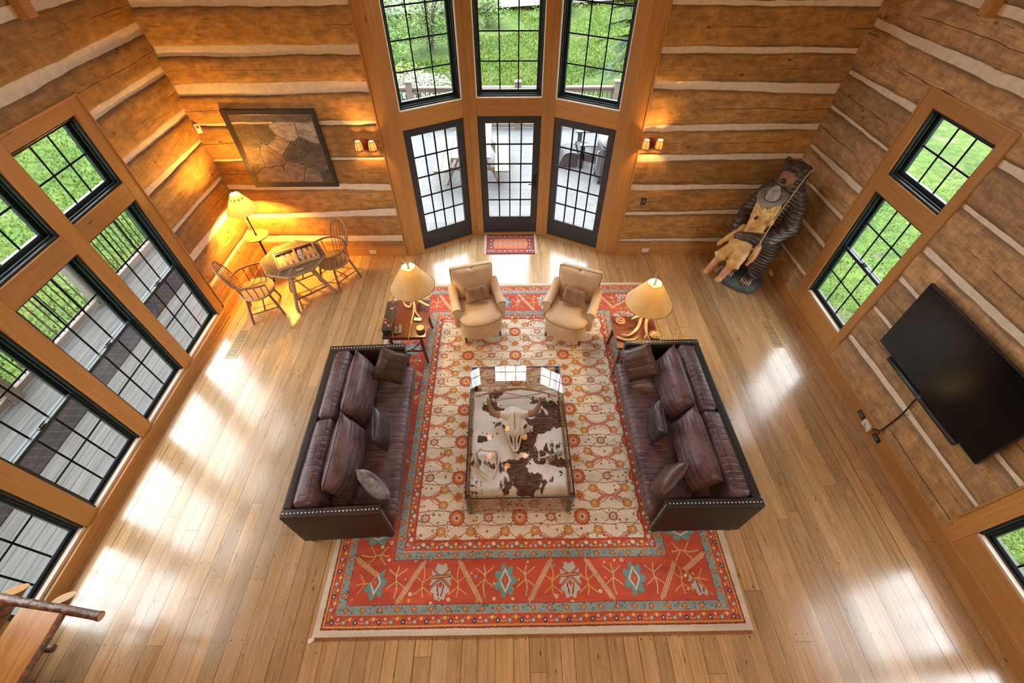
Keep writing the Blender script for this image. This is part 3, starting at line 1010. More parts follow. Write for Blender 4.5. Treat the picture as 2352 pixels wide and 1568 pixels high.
    # ---------------- guard band with flowers
    def guard(base, lo, hi, per, cols, off=0.0):
        mid, h = (lo+hi)/2, (hi-lo)/2
        t = d-mid
        cc = g.mix(g.st(g.noise(g.vec(x*60, y*60), 1.0, 1), 0.4, 0.6), base, tuple(b*0.85 for b in base))
        vine = g.lt(g.abs(t-g.sin(s*(2*PI/per))*h*0.45), 0.0045)
        cc = g.mix(vine, cc, GOLD)
        for k, col in enumerate(cols):
            ss = g.cen(s, per, off+per*k/len(cols))
            ff = flower(g, ss, t-(h*0.28 if k % 2 else -h*0.28), h*0.56, 6, 0.3)
            cc = g.mix(g.lt(ff, 1.0), cc, DRED); cc = g.mix(g.lt(ff, 0.85), cc, col); cc = g.mix(g.lt(ff, 0.34), cc, CREAM)
        return cc
    g_out = guard(RED, 0.08, 0.168, 0.22, [BLUE, GOLD, NAVY, PINK])
    g_in = guard(RED, 0.72, 0.815, 0.24, [BLUE, WHT, TEAL, GOLD, PINK], 0.05)
    def blue(lo, hi, per, off):
        mid, h = (lo+hi)/2, (hi-lo)/2
        t = d-mid
        cc = g.mix(g.st(g.noise(g.vec(x*22, y*22), 1.0, 3), 0.35, 0.65), BLUE, TEAL)
        v, vcc = g.voro(g.vec(x1*46, y1*46), 1.0, 'F1', 1.0, True); w1_, w2_, w3_ = g.sep(vcc)
        cc = g.mix(g.lt(v, 0.36)*g.gt(w1_, 0.35), cc, g.ramp(w2_, [(0, (0.16, 0.09, 0.16)), (0.35, PINK), (0.6, NAVY), (0.8, GOLD)], True))
        ss = g.cen(s, per, off)
        dd = (g.abs(ss)+g.abs(t))/(h*0.8)
        cc = g.mix(g.lt(dd, 1.0), cc, BRN); cc = g.mix(g.lt(dd, 0.8), cc, ORG); cc = g.mix(g.lt(dd, 0.4), cc, GOLD)
        return cc
    b_out, b_in = blue(0.172, 0.245, 0.16, 0.0), blue(0.64, 0.715, 0.16, 0.03)
    # ---------------- main red border
    P = 1.265
    OFF = -0.26
    t = d-0.4425                                    # -.195 .. .195, + towards the field
    m = g.mix(g.st(g.noise(g.vec(x*3, y*14), 1.0, 3), 0.35, 0.65), (0.54, 0.105, 0.055), (0.44, 0.08, 0.052))
    sb = g.cen(s, P, OFF)                           # about the blue medallions
    sw_ = g.cen(s, P, OFF+P/2)                      # about the white ones
    # slanting double bars between them
    bar = g.abs(g.abs(sb)-(0.345+t*0.62))
    m = g.mix(g.lt(bar, 0.026)*g.lt(g.abs(t), 0.175), m, (0.60, 0.38, 0.20)); m = g.mix(g.lt(bar, 0.011), m, (0.42, 0.12, 0.08)); m = g.mix(g.lt(bar, 0.004), m, CREAM)
    # branching sprays
    for (q, col, k0, k1) in ((g.abs(sb), (0.58, 0.42, 0.24), 0.205, 1.0), (g.abs(sw_), (0.58, 0.36, 0.11), 0.17, -1.0)):
        a = g.abs(q-k0+g.sin(t*30)*0.008)
        m = g.mix(g.lt(a, 0.006)*g.lt(g.abs(t), 0.14), m, col)
        b = g.abs(g.abs(t-0.03*k1)-g.abs(q-k0)*0.75-0.02)
        m = g.mix(g.lt(b, 0.006)*g.lt(g.abs(q-k0), 0.09), m, col)
    vd2, vc2 = g.voro(g.vec(x1*11.5, y1*11.5), 1.0, 'F1', 0.85, True)
    r2, g2, b2 = g.sep(vc2)
    fl2 = g.lt(vd2, 0.21)*g.gt(r2, 0.25)
    m = g.mix(fl2, m, g.ramp(g2, [(0, WHT), (0.35, GOLD), (0.6, WHT), (0.85, BLUE)], True)); m = g.mix(g.lt(vd2, 0.09)*g.gt(r2, 0.25), m, DRED)
    # teal leafy medallion with a cream diamond
    fm = flower(g, sb, t*0.72, 0.112, 7, 0.42)
    m = g.mix(g.lt(fm, 1.0), m, (0.15, 0.33, 0.34))
    dm2 = g.abs(sb)/0.058+g.abs(t)/0.112
    for lim, col in ((1.0, WHT), (0.74, TEAL), (0.55, RED), (0.22, ORG)): m = g.mix(g.lt(dm2, lim), m, col)
    # white palmette with crossed dark strokes
    wm = g.hyp(sw_/0.10, t/0.155)*(1.0+0.09*g.cos(g.atan2(t, sw_)*12))
    m = g.mix(g.lt(wm, 1.0), m, (0.46, 0.46, 0.43))
    for sl, o in ((0.9, 0.03), (-0.9, 0.03), (0.08, 0.04)):
        ln = g.abs(t-o-sw_*sl)
        m = g.mix(g.lt(ln, 0.016)*g.lt(wm, 0.98)*g.gt(t, -0.06), m, NAVY); m = g.mix(g.lt(ln, 0.009)*g.lt(wm, 0.92)*g.gt(t, -0.05), m, ORG)
    dm3 = (g.abs(sw_)+g.abs(t+0.03)*0.8)/0.026
    m = g.mix(g.lt(dm3, 1.0), m, RED)
    m = g.mix(g.lt(g.abs(g.abs(sw_)-0.03-(t+0.05)*0.2), 0.006)*g.band(t, -0.13, -0.03), m, DRED)
    # ---------------- put the bands together
    out = field
    tri = g.abs(g.cen(s, 0.022))*1.2
    def lay(o, lim, col): return g.mix(g.lt(d, lim), o, col)
    out = lay(out, 0.822, DRED); out = lay(out, 0.816, g_in); out = lay(out, 0.722, GOLD); out = lay(out, 0.716, b_in)
    out = lay(out, 0.642, DRED); out = lay(out, 0.637, m); out = lay(out, 0.250, DRED); out = lay(out, 0.245, b_out)
    out = lay(out, 0.172, GOLD); out = lay(out, 0.167, g_out); out = lay(out, 0.083, GOLD)
    out = g.mix(g.lt(d, 0.062+tri), out, DRED)
    out = lay(out, 0.054, (0.60, 0.54, 0.44))
    # wool: abrash and pile
    ab = g.noise(g.vec(x*1.2, y*7), 1.0, 3)
    out = g.scale(out, g.st(ab, 0.3, 0.7, 0.88, 1.12))
    pile = g.noise(g.vec(x*150, y*150), 1.0, 2)
    out = g.scale(out, g.st(pile, 0.25, 0.75, 0.80, 1.14))
    return g.done(out, 0.95, pile, 0.3, 0.006, 0.1, sheen=0.15)
RX0, RX1, RY0, RY1 = -1.82, 2.21, 0.575, 5.40
RW_, RL_ = RX1-RX0, RY1-RY0
def rug_z(x, y):
    e = min(RW_/2-abs(x), RL_/2-abs(y))
    return 0.010+0.004*max(0, mnoise.noise(Vector((x*1.6, y*1.3, 4))))*(1 if e > 0 else 0)
mb = MB()
def rg(u, v):
    x, y = (u-0.5)*RW_, (v-0.5)*RL_
    wx = 0.016*mnoise.noise(Vector((y*0.9, 3, 1)))*abs(2*u-1)**6
    wy = 0.020*mnoise.noise(Vector((x*1.1, 8, 1)))*abs(2*v-1)**6
    return (x+wx, y+wy, rug_z(x, y))
V = mb.grid(80, 96, rg)
n = len(V); m = len(V[0])
edge = [V[i][0] for i in range(n)]+[V[n-1][j] for j in range(1, m)]+[V[i][m-1] for i in range(n-2, -1, -1)]+[V[0][j] for j in range(m-2, 0, -1)]
low = [mb.bm.verts.new((v.co.x, v.co.y, 0.001)) for v in edge]
for i in range(len(edge)):
    j = (i+1) % len(edge)
    mb.face([edge[i], low[i], low[j], edge[j]])
mb.face(list(reversed(low)))
rug_root = mb.build('area_rug', m_rug(RW_, RL_), smooth=60)
rug_root.location = ((RX0+RX1)/2, (RY0+RY1)/2, 0)
rug_root.rotation_euler = (0, 0, 0.004)
tag(rug_root, 'large cream and red floral carpet under the two leather sofas and glass table', 'rug')
fr = MB()
M_FRINGE = plain('rug_fringe', (0.34, 0.16, 0.07), 0.95, 0.35, 120)
M_FRINGEW = plain('white_fringe', (0.72, 0.70, 0.66), 0.95, 0.1, 120)
for k in range(620):
    x = -RW_/2+0.02+(RW_-0.04)*k/619
    y = -RL_/2+0.020*mnoise.noise(Vector((x*1.1, 8, 1)))
    fr.tube([(x, y+0.004, 0.008), (x+rnd.uniform(-.006, .006), y-0.010, 0.006), (x+rnd.uniform(-.012, .012), y-0.024-rnd.random()*0.008, 0.002)], [0.0035, 0.003, 0.0015], 4)
fo = fr.build('rug_fringe', M_FRINGE, rug_root)
tb = MB(); tb.box((-0.03, -0.02, 0.001), (0.03, 0.015, 0.004))
tg = tb.build('rug_tag', M_FRINGEW, rug_root); tg.location = (-RW_/2-0.004, -RL_/2-0.012, 0.0); tg.rotation_euler = (0, 0, 0.5)

def m_mat(W, L):
    g = G('door_mat_rug')
    x, y, z = g.xyz('Object')
    j = (g.noise(g.vec(x*70, y*70), 1.0, 1)-0.5)*0.008
    x1, y1 = x+j, y+j
    d = g.min(W/2-g.abs(x1), L/2-g.abs(y1))
    c = g.mix(g.st(g.noise(g.vec(x*90, y*90), 1.0, 2), 0.4, 0.6), (0.36, 0.09, 0.075), (0.24, 0.07, 0.07))
    inn = g.gt(d, 0.145)
    bx = g.cen(x1, 0.092, 0.0)
    c = g.mix(inn, c, (0.50, 0.17, 0.09))
    o = g.hyp(bx/0.040, y1/0.105)
    for lim, col in ((1.0, (0.60, 0.24, 0.12)), (0.62, (0.42, 0.11, 0.07)), (0.42, WHT), (0.3, NAVY), (0.12, WHT)): c = g.mix(g.lt(o, lim)*g.gt(d, 0.12), c, col)
    for (q, sgn) in ((g.cen(x1, 0.10, 0.0), 0), (g.cen(x1, 0.10, 0.05), 1)):
        f = (g.abs(q)+g.abs(L/2-g.abs(y1)-0.075))/0.032
        c = g.mix(g.lt(f, 1.0), c, (0.42, 0.06, 0.06) if sgn else (0.10, 0.10, 0.12)); c = g.mix(g.lt(f, 0.6), c, WHT if not sgn else (0.5, 0.12, 0.10))
    f = (g.abs(g.cen(y1, 0.10, 0.0))+g.abs(W/2-g.abs(x1)-0.085))/0.034
    c = g.mix(g.lt(f, 1.0), c, (0.10, 0.10, 0.12)); c = g.mix(g.lt(f, 0.55), c, WHT)
    c = g.mix(g.lt(d, 0.022), c, (0.25, 0.05, 0.055))
    return g.done(c, 0.95, g.noise(g.vec(x*150, y*150), 1.0, 1), 0.3, 0.004, 0.1)
mw, ml = 0.87, 0.585
mb = MB(); mb.rbox((mw, ml, 0.012), 0.004, TR((0, 0, 0.007)), n=10)
mat_o = mb.build('door_mat', m_mat(mw, ml), smooth=60)
mat_o.location = (0.036, 6.497, 0.0)
tag(mat_o, 'small red patterned rug lying in front of the middle glass door', 'rug')
for sx_ in (-1, 1):
    mb = MB()
    for k in range(70):
        y = -ml/2+0.01+(ml-0.02)*k/69
        mb.tube([(sx_*mw/2, y, 0.008), (sx_*(mw/2+0.022), y+rnd.uniform(-.005, .005), 0.006), (sx_*(mw/2+0.045+rnd.random()*0.01), y+rnd.uniform(-.01, .01), 0.003)], [0.004, 0.0035, 0.002], 4)
    mb.build('mat_fringe', M_FRINGEW, mat_o)

# floor registers: wooden slatted vents let into the floor
M_VENT = m_trim('vent_wood', (0.50, 0.31, 0.14), (0.62, 0.42, 0.21), 0.35)
def vent(loc, label):
    t = thing('floor_vent', label, 'vent', loc, group='floor vents')
    f = MB(); ring(f, -0.085, 0.085, 0, 0, 0, 0, 0) if False else None
    f = MB()
    for (a, b) in (((-0.09, -0.275), (-0.072, 0.275)), ((0.072, -0.275), (0.09, 0.275)), ((-0.072, -0.275), (0.072, -0.255)), ((-0.072, 0.255), (0.072, 0.275))):
        f.box((a[0], a[1], 0.0005), (b[0], b[1], 0.005))
    f.build('vent_frame', M_VENT, t)
    b = MB(); b.box((-0.072, -0.255, 0.0003), (0.072, 0.255, 0.0012)); b.build('vent_opening', M_BLACKP, t)
    for k in range(18):
        s = MB(); y = -0.255+0.51*(k+0.5)/18
        s.box((-0.072, y-0.008, 0.001), (0.072, y+0.008, 0.0048))
        s.build('vent_slat', M_VENT, t)
    return t
vent((-3.945, 4.14, 0), 'slatted wooden floor vent beside the tall windows, in front of the wicker chair')
vent((3.895, 4.25, 0), 'slatted wooden floor vent near the wall with the television')

# ================================================================ sofas
def m_leather(name='plum_leather', c0=(0.056, 0.028, 0.033), c1=(0.150, 0.088, 0.098), rough=0.38, wr=1.0):
    g = G(name)
    x, y, z = g.xyz('Object')
    n = g.noise(g.vec(x, y, z), 4.5, 4, 0.6)
    n2 = g.noise(g.vec(x, y, z), 38, 3)
    f = g.noise(g.vec(x, y, z), 260, 2)
    c = g.mix(g.st(n*0.7+n2*0.3, 0.34, 0.66), c0, c1)
    # soft creases across the cushion
    cw = g.sin(y*95+g.noise(g.vec(x*2.2, y*2.2, z*2), 1.0, 3)*9)
    cw = g.st(cw, 0.1, 1.0)*g.st(g.noise(g.vec(x*2.4, y*5, z*3+2), 1.0, 2), 0.36, 0.58)
    c = g.mix(cw*0.25*wr, c, tuple(a*0.45 for a in c0))
    return g.done(c, g.st(n, 0.3, 0.7, rough-0.05, rough+0.1), n*0.35-cw*1.3*wr+n2*0.16+f*0.04, 0.5, 0.014, 0.5)
M_LEATH = m_leather()
M_LEATH2 = m_leather('plum_leather_smooth', wr=0.45)
def m_hide(name, base, base2, patch, th, rough=0.55, sc=3.2):
    g = G(name)
    p = g.coord('Object'); x, y, z = g.sep(p)
    n = g.noise(p, sc, 5, 0.62)
    st_ = g.noise(g.vec(x*18, y*4, z*18), 1.0, 4, 0.6)
    c = g.mix(g.st(st_, 0.32, 0.68), base, base2)
    c = g.mix(g.st(n, th, th+0.06), c, patch)
    h = g.noise(g.vec(x*160, y*60, z*160), 1.0, 2)
    c = g.scale(c, g.st(h, 0.3, 0.7, 0.8, 1.15))
    return g.done(c, rough, h, 0.25, 0.004, 0.45)
M_BRIN = m_hide('brindle_hide', (0.014, 0.009, 0.007), (0.046, 0.022, 0.013), (0.42, 0.27, 0.14), 0.70)
M_BLKH = m_hide('black_hide', (0.008, 0.008, 0.009), (0.020, 0.014, 0.012), (0.42, 0.24, 0.11), 0.74)
M_NAIL = plain('nickel_nail', (0.62, 0.60, 0.57), 0.25, 0.05, metal=1.0)
M_DARKW = m_trim('dark_walnut', (0.035, 0.014, 0.008), (0.075, 0.030, 0.016), 0.35)
AH, AD, SL, AT = 0.76, 0.90, 2.05, 0.088
def make_sofa(label, loc, rz, hide):
    t = thing('leather_sofa', label, 'sofa', (loc[0], loc[1], 0.0145), rz, 'facing leather sofas')
    h = SL/2
    b = MB(); b.rbox((0.09, SL-2*AT, AH-0.125), 0.018, TR((0.045, 0, 0.12+(AH-0.125)/2)), n=3)
    b.build('back_panel', hide, t, smooth=50)
    bs = MB(); bs.rbox((AD-0.10, SL-2*AT-0.004, 0.15), 0.02, TR((0.09+(AD-0.10)/2, 0, 0.19)), n=3)
    bs.build('seat_base', hide, t, smooth=50)
    for s in (-1, 1):
        a = MB(); a.rbox((AD, AT, AH-0.11), 0.016, TR((AD/2, s*(h-AT/2), 0.11+(AH-0.11)/2)), n=3)
        ao = a.build('arm', hide, t, smooth=50)
        nl = MB()
        for k in range(26):
            nl.ell((0.03+(AD-0.06)*k/25, s*(h-AT/2), AH-0.001), (0.0095, 0.0095, 0.006), None, 6, 4)
        nl.build('nailhead_row', M_NAIL, ao, smooth=60)
        nl = MB()
        for k in range(18):
            nl.ell((AD-0.002, s*(h-AT/2), 0.15+(AH-0.19)*k/17), (0.006, 0.0095, 0.0095), None, 6, 4)
        nl.build('nailhead_row', M_NAIL, ao, smooth=60)
    c = MB(); c.rbox((0.87, SL-2*AT-0.012, 0.19), 0.045, TR((0.105+0.435, 0, 0.262+0.095)), puff=(0, 0, 0.022), n=14, wr=0.004)
    c.build('seat_cushion', M_LEATH, t, smooth=70)
    cl_ = (SL-2*AT-0.02)/2
    for s in (-1, 1):
        c = MB(); c.rbox((0.19, cl_-0.008, 0.37), 0.05, TR((0.205, s*(cl_/2+0.002), 0.61), ry=-0.16), puff=(0.025, 0, 0.02), n=9, wr=0.004, seed=s)
        bc = c.build('back_cushion', M_LEATH2, t, smooth=70)
        sm = MB()
        Mx = TR((0.205, s*(cl_/2+0.002), 0.61), ry=-0.16)
        sm.tube([Mx @ Vector((0.050, (-0.5+k/16)*(cl_-0.12), 0.187+0.02*(1-(k/8-1)**2))) for k in range(17)], 0.004, 5)
        sm.build('seam', M_LEATH2, bc)
    for x in (0.06, AD-0.06):
        for s in (-1, 1):
            f = MB(); f.lathe([(0.020, 0.001 if x > 0.5 else -0.0135), (0.034, 0.02), (0.038, 0.05), (0.030, 0.085), (0.026, 0.115)], 12, TR((x, s*(h-0.055), 0)))
            f.build('foot', M_DARKW, t, smooth=40)
    return t
SO_L = make_sofa('plum leather sofa on the left, tall windows behind its back', (-2.125, 2.385, 0.0), rad(2.4), M_BRIN)
SO_R = make_sofa('plum leather sofa on the right, its back towards the television wall', (2.322, 2.45, 0.0), PI+rad(0.5), M_BLKH)
def on(root_loc, rz, p): return Matrix.Translation(Vector(root_loc)) @ Matrix.Rotation(rz, 4, 'Z') @ Matrix.Translation(Vector(p))
M_PILB = m_hide('brindle_pillow_hide', (0.030, 0.016, 0.010), (0.085, 0.040, 0.020), (0.16, 0.09, 0.05), 0.62, sc=7)
M_PILG = m_hide('spotted_grey_hide', (0.13, 0.12, 0.13), (0.26, 0.25, 0.27), (0.05, 0.022, 0.016), 0.56, 0.4, sc=6)
M_PILD = m_leather('dark_leather', (0.022, 0.016, 0.020), (0.055, 0.040, 0.046), 0.32, 0.3)
M_PILN = m_leather('brown_leather', (0.050, 0.021, 0.015), (0.105, 0.052, 0.042), 0.36, 0.4)
def pil(name, label, w_, h_, t_, base_loc, rz, p, rx, ry, rz2, matl, seed, group=None, cat='cushion', spin=0.0):
    mb = MB()
    mb.pillow(w_, h_, t_, None, 16, wr=0.012, seed=seed, pinch=0.06)
    o = mb.build(name, matl, None, smooth=180)
    o.matrix_world = on(base_loc, rz, p) @ Matrix.Rotation(rz2, 4, 'Z') @ Matrix.Rotation(ry, 4, 'Y') @ Matrix.Rotation(rx, 4, 'X') @ Matrix.Rotation(spin, 4, 'Z')
    pp = MB()
    pts = []
    n = 40
    for k in range(n):
        a = 4*k/n; sd = int(a); u = a-sd
        x, y = ((2*u-1, -1), (1, 2*u-1), (1-2*u, 1), (-1, 1-2*u))[sd]
        x = math.sin(x*PI/2)*0.5+x*0.5; y = math.sin(y*PI/2)*0.5+y*0.5
        pts.append((x*(1-0.06*(1-y*y))*w_/2, y*(1-0.06*(1-x*x))*h_/2, 0))
    pp.tube(pts, 0.005, 6, closed=True)
    pp.build('piping', matl, o, smooth=60)
    return tag(o, label, cat, group)
LL, LR, AL, AR = (-2.125, 2.385, 0), (2.322, 2.45, 0), rad(2.4), PI+rad(0.5)
# lean: local pillow x runs along the sofa (rz2 = 90 deg), rx tips it back
def lum(loc, a, y, label, seed):
    return pil('lumbar_pillow', label, 0.83, 0.42, 0.25, loc, a, (0.455, y, 0.700), rad(68), 0, rad(90), M_LEATH2, seed, 'long lumbar pillows on the sofas', 'pillow')
lum(LL, AL, 0.425, 'long plum leather pillow on the left sofa, the half nearer the armchairs', 1)
lum(LL, AL, -0.415, 'long plum leather pillow on the left sofa, the half nearer the camera', 2)
lum(LR, AR, -0.425, 'long plum leather pillow on the right sofa, the half nearer the armchairs', 3)
lum(LR, AR, 0.415, 'long plum leather pillow on the right sofa, the half nearer the camera', 4)
GS = 'small throw pillows on the sofas'
pil('throw_pillow', 'brown brindle hide throw pillow on its corner at the lamp end of the left sofa', 0.38, 0.38, 0.14, LL, AL, (0.77, 0.70, 0.735), rad(62), 0, rad(38), M_PILB, 5, GS, 'pillow', rad(45))
pil('throw_pillow', 'dark glossy leather throw pillow standing at the middle of the left sofa', 0.42, 0.30, 0.14, LL, AL, (0.735, -0.08, 0.645), rad(74), 0, rad(98), M_PILD, 6, GS, 'pillow')
pil('throw_pillow', 'spotted blue-grey hide throw pillow against the near arm of the left sofa', 0.38, 0.36, 0.14, LL, AL, (0.78, -0.72, 0.70), rad(80), 0, rad(135), M_PILG, 7, GS, 'pillow', rad(20))
pil('throw_pillow', 'mauve-brown leather throw pillow on its corner at the lamp end of the right sofa', 0.40, 0.40, 0.14, LR, AR, (0.79, -0.68, 0.745), rad(62), 0, rad(140), M_PILN, 8, GS, 'pillow', rad(45))
pil('throw_pillow', 'grey-blue leather throw pillow standing at the middle of the right sofa', 0.42, 0.30, 0.14, LR, AR, (0.735, 0.05, 0.645), rad(74), 0, rad(84), M_PILD, 9, GS, 'pillow')
pil('throw_pillow', 'dark brown leather throw pillow against the near arm of the right sofa', 0.40, 0.34, 0.15, LR, AR, (0.79, 0.71, 0.69), rad(70), 0, rad(48), M_PILN, 10, GS, 'pillow', rad(-14))
# ================================================================ armchairs
def m_fabric():
    g = G('tan_twill')
    p = g.coord('Object'); x, y, z = g.sep(p)
    n = g.noise(p, 5, 3); f = g.noise(p, 420, 2)
    c = g.mix(g.st(n, 0.3, 0.7), (0.58, 0.41, 0.25), (0.66, 0.485, 0.315))
    c = g.scale(c, g.st(f, 0.3, 0.7, 0.9, 1.07))
    return g.done(c, 0.72, n*0.5+f*0.15, 0.2, 0.01, 0.3, sheen=0.2)
M_TAN = m_fabric()
M_PIPE = plain('tan_piping', (0.30, 0.16, 0.07), 0.7)
M_MAHO = m_trim('mahogany', (0.085, 0.022, 0.013), (0.15, 0.045, 0.025), 0.28)
def smooth_out(pts, n=5): return bez(pts, n)
def make_armchair(label, loc, rz):
    t = thing('armchair', label, 'armchair', loc, rz, 'pair of tan armchairs')
    # seat outline in plan: rounded front
    def outline(s, grow=0.0):
        P = []
        for k in range(25):
            a = PI*k/24
            P.append((-(0.295+grow)*math.cos(a)*(1 if abs(math.cos(a)) < 1 else 1), -0.20-(0.185+grow)*math.sin(a)**0.8))
        return P+[(0.285+grow, 0.20), (-0.285-grow, 0.20)]
    b = MB(); b.prism(outline(1), 0.115, 0.315); b.build('seat_base', M_TAN, t, smooth=40, bevel=0.012)
    # seat cushion: domed
    o = outline(1, 0.008)
    c = MB()
    cx, cy = 0.0, -0.10
    rings = []
    for (k, z) in ((0.97, 0.318), (1.0, 0.335), (1.0, 0.385), (0.965, 0.412), (0.85, 0.430), (0.6, 0.445), (0.3, 0.452), (0.02, 0.454)):
        rings.append([c.bm.verts.new((cx+(p[0]-cx)*k, cy+(p[1]-cy)*k, z)) for p in o])
    for r0, r1 in zip(rings[:-1], rings[1:]):
        for i in range(len(o)): c.face([r0[i], r0[(i+1) % len(o)], r1[(i+1) % len(o)], r1[i]])
    c.face(list(reversed(rings[0]))); c.face(rings[-1])
    so = c.build('seat_cushion', M_TAN, t, smooth=60)
    p = MB(); p.tube([(x*1.005, y*1.005, 0.398) for x, y in o[:25]], 0.006, 6); p.build('piping', M_PIPE, so, smooth=60)
    # back: shell and loose cushion with a notched top
    Mb = TR((0, 0.225, 0.30), rx=-0.20)
    s = MB(); s.rbox((0.60, 0.085, 0.60), 0.03, Mb @ Matrix.Translation((0, 0.07, 0.27)), puff=(0, 0.015, 0), n=6)
    s.build('back_shell', M_TAN, t, smooth=60)
    def bk(u, v, sg):
        x = (2*u-1); z = v
        ww = 0.30-0.03*(1-min(1, abs(z-0.45)/0.45))*0.4
        if z < 0.35: ww -= 0.055*(1-z/0.35)
        notch = 0.028*max(0, 1-abs(x)/0.14)*(z**6)
        th = 0.075*max(0.0, (1-abs(x)**5)*(1-abs(2*z-1)**6))**0.5
        return Mb @ Vector((x*ww, -0.005-(th if sg > 0 else -th*0.3), 0.10+z*0.47-notch))
    c = MB()
    VV = {}
    N = 18
    for sg in (1, -1):
        for i in range(N+1):
            for j in range(N+1):
                if sg < 0 and (i in (0, N) or j in (0, N)): VV[(i, j, sg)] = VV[(i, j, 1)]
                else: VV[(i, j, sg)] = c.bm.verts.new(bk(i/N, j/N, sg))
    for sg in (1, -1):
        for i in range(N):
            for j in range(N):
                q = [(i, j), (i+1, j), (i+1, j+1), (i, j+1)]
                if sg < 0: q.reverse()
                c.face([VV[(a, b_, sg)] for a, b_ in q])
    co = c.build('back_cushion', M_TAN, t, smooth=70)
    p = MB(); p.tube([bk(0, k/12, 1) for k in range(1, 13)]+[bk(k/16, 1, 1) for k in range(1, 17)]+[bk(1, 1-k/12, 1) for k in range(1, 12)], 0.006, 6)
    p.build('piping', M_PIPE, co, smooth=60)
    for sx_ in (-1, 1):
        a = MB()
        N2 = 12
        prof = lambda th: (0.062*math.cos(th), 0.062*math.sin(th))
        def arm(u, v):
            th = 2*PI*v
            y = lerp(0.26, -0.155, u)
            k = 1.0 if u < 0.97 else 1.0
            bx, bz = 0.062*math.cos(th), 0.052*math.sin(th)
            if math.sin(th) < 0:
                bz = math.sin(th)*0.30          # drops to the base
                bx = (0.045 if math.cos(th) > 0 else -0.045)*min(1, abs(math.cos(th))*3+0.0) if abs(math.cos(th)) < 0.33 else 0.045*math.copysign(1, math.cos(th))
            lift = 0.10*(max(0, 1-u*1.6))**2
            out = 0.02*math.sin(PI*u*0.5)
            return (sx_*(0.298+out)+bx, y, 0.535+lift-0.035*u+bz)
        V = a.grid(14, 24, arm, cv=True)
        a.face(list(reversed(V[0]))); a.face(V[-1])
        ao = a.build('arm', M_TAN, t, smooth=50)
        pp = MB(); pp.tube([Vector(arm(1.0, k/24))+Vector((0, -0.001, 0)) for k in range(0, 13)], 0.005, 5); pp.build('piping', M_PIPE, ao)
        for y, tilt in ((-0.27, -0.02), (0.25, 0.05)):
            f = MB(); f.tube([(sx_*0.245, y, 0.12), (sx_*0.255, y+tilt, 0.006)], [0.024, 0.014], 10)
            f.build('leg', M_MAHO, t, smooth=40)
    return t
ARM = [((-0.449, 4.45, 0.0145), rad(14.9)), ((0.881, 4.388, 0.0145), rad(-23))]
make_armchair('tan upholstered armchair nearer the left end table', *ARM[0])
make_armchair('tan upholstered armchair nearer the right end table', *ARM[1])
M_SUEDE = m_hide('brown_suede', (0.23, 0.125, 0.070), (0.33, 0.20, 0.12), (0.36, 0.23, 0.14), 0.66, 0.9, 9)
for (loc, a), nm, sd in zip(ARM, ('left', 'right'), (21, 22)):
    pil('lumbar_cushion', 'small brown suede cushion on the %s tan armchair' % nm, 0.34, 0.24, 0.11, loc, a, (0.015, 0.055, 0.590), rad(66), 0, rad(4 if sd == 21 else -6), M_SUEDE, sd, 'cushions on the armchairs', 'cushion')

# ================================================================ end tables
def make_end_table(label, loc, w_, d_, rz=0):
    t = thing('end_table', label, 'end table', (loc[0], loc[1], 0.0145), rz, 'mahogany end tables')
    tp = MB(); tp.box((-w_/2, -d_/2, 0.522), (w_/2, d_/2, 0.55)); tp.build('table_top', M_MAHO, t, bevel=0.006)
    ap = MB()
    for s in (-1, 1):
        ap.box((s*(w_/2-0.075)-0.01, -d_/2+0.06, 0.45), (s*(w_/2-0.075)+0.01, d_/2-0.06, 0.522)); ap.box((-w_/2+0.065, s*(d_/2-0.06)-0.01, 0.45), (w_/2-0.065, s*(d_/2-0.06)+0.01, 0.522))
    ap.build('apron', M_MAHO, t, bevel=0.003)
    for sx_ in (-1, 1):
        for sy in (-1, 1):
            l = MB(); l.tube([(sx_*(w_/2-0.085), sy*(d_/2-0.07), 0.522), (sx_*(w_/2-0.07), sy*(d_/2-0.05), 0.25), (sx_*(w_/2-0.05), sy*(d_/2-0.02), 0.0)], [0.026, 0.024, 0.019], 10)
            l.build('leg', M_MAHO, t, smooth=40)
    for sy in (-1, 1):
        s = MB(); s.tube([(-(w_/2-0.07), sy*(d_/2-0.05), 0.22), ((w_/2-0.07), sy*(d_/2-0.05), 0.22)], 0.013, 8)
        s.tube([(-(w_/2-0.09), sy*(d_/2-0.055), 0.40), (-0.02, sy*(d_/2-0.05), 0.22)], 0.010, 8); s.tube([((w_/2-0.09), sy*(d_/2-0.055), 0.40), (0.02, sy*(d_/2-0.05), 0.22)], 0.010, 8)
        s.build('stretcher', M_MAHO, t, smooth=40)
    return t
make_end_table('mahogany end table past the lamp end of the left sofa', (-1.374, 4.07, 0.012), 0.565, 0.705, 0.02)
make_end_table('mahogany end table past the lamp end of the right sofa', (1.655, 3.795, 0.012), 0.575, 0.57)
TZ = 0.565
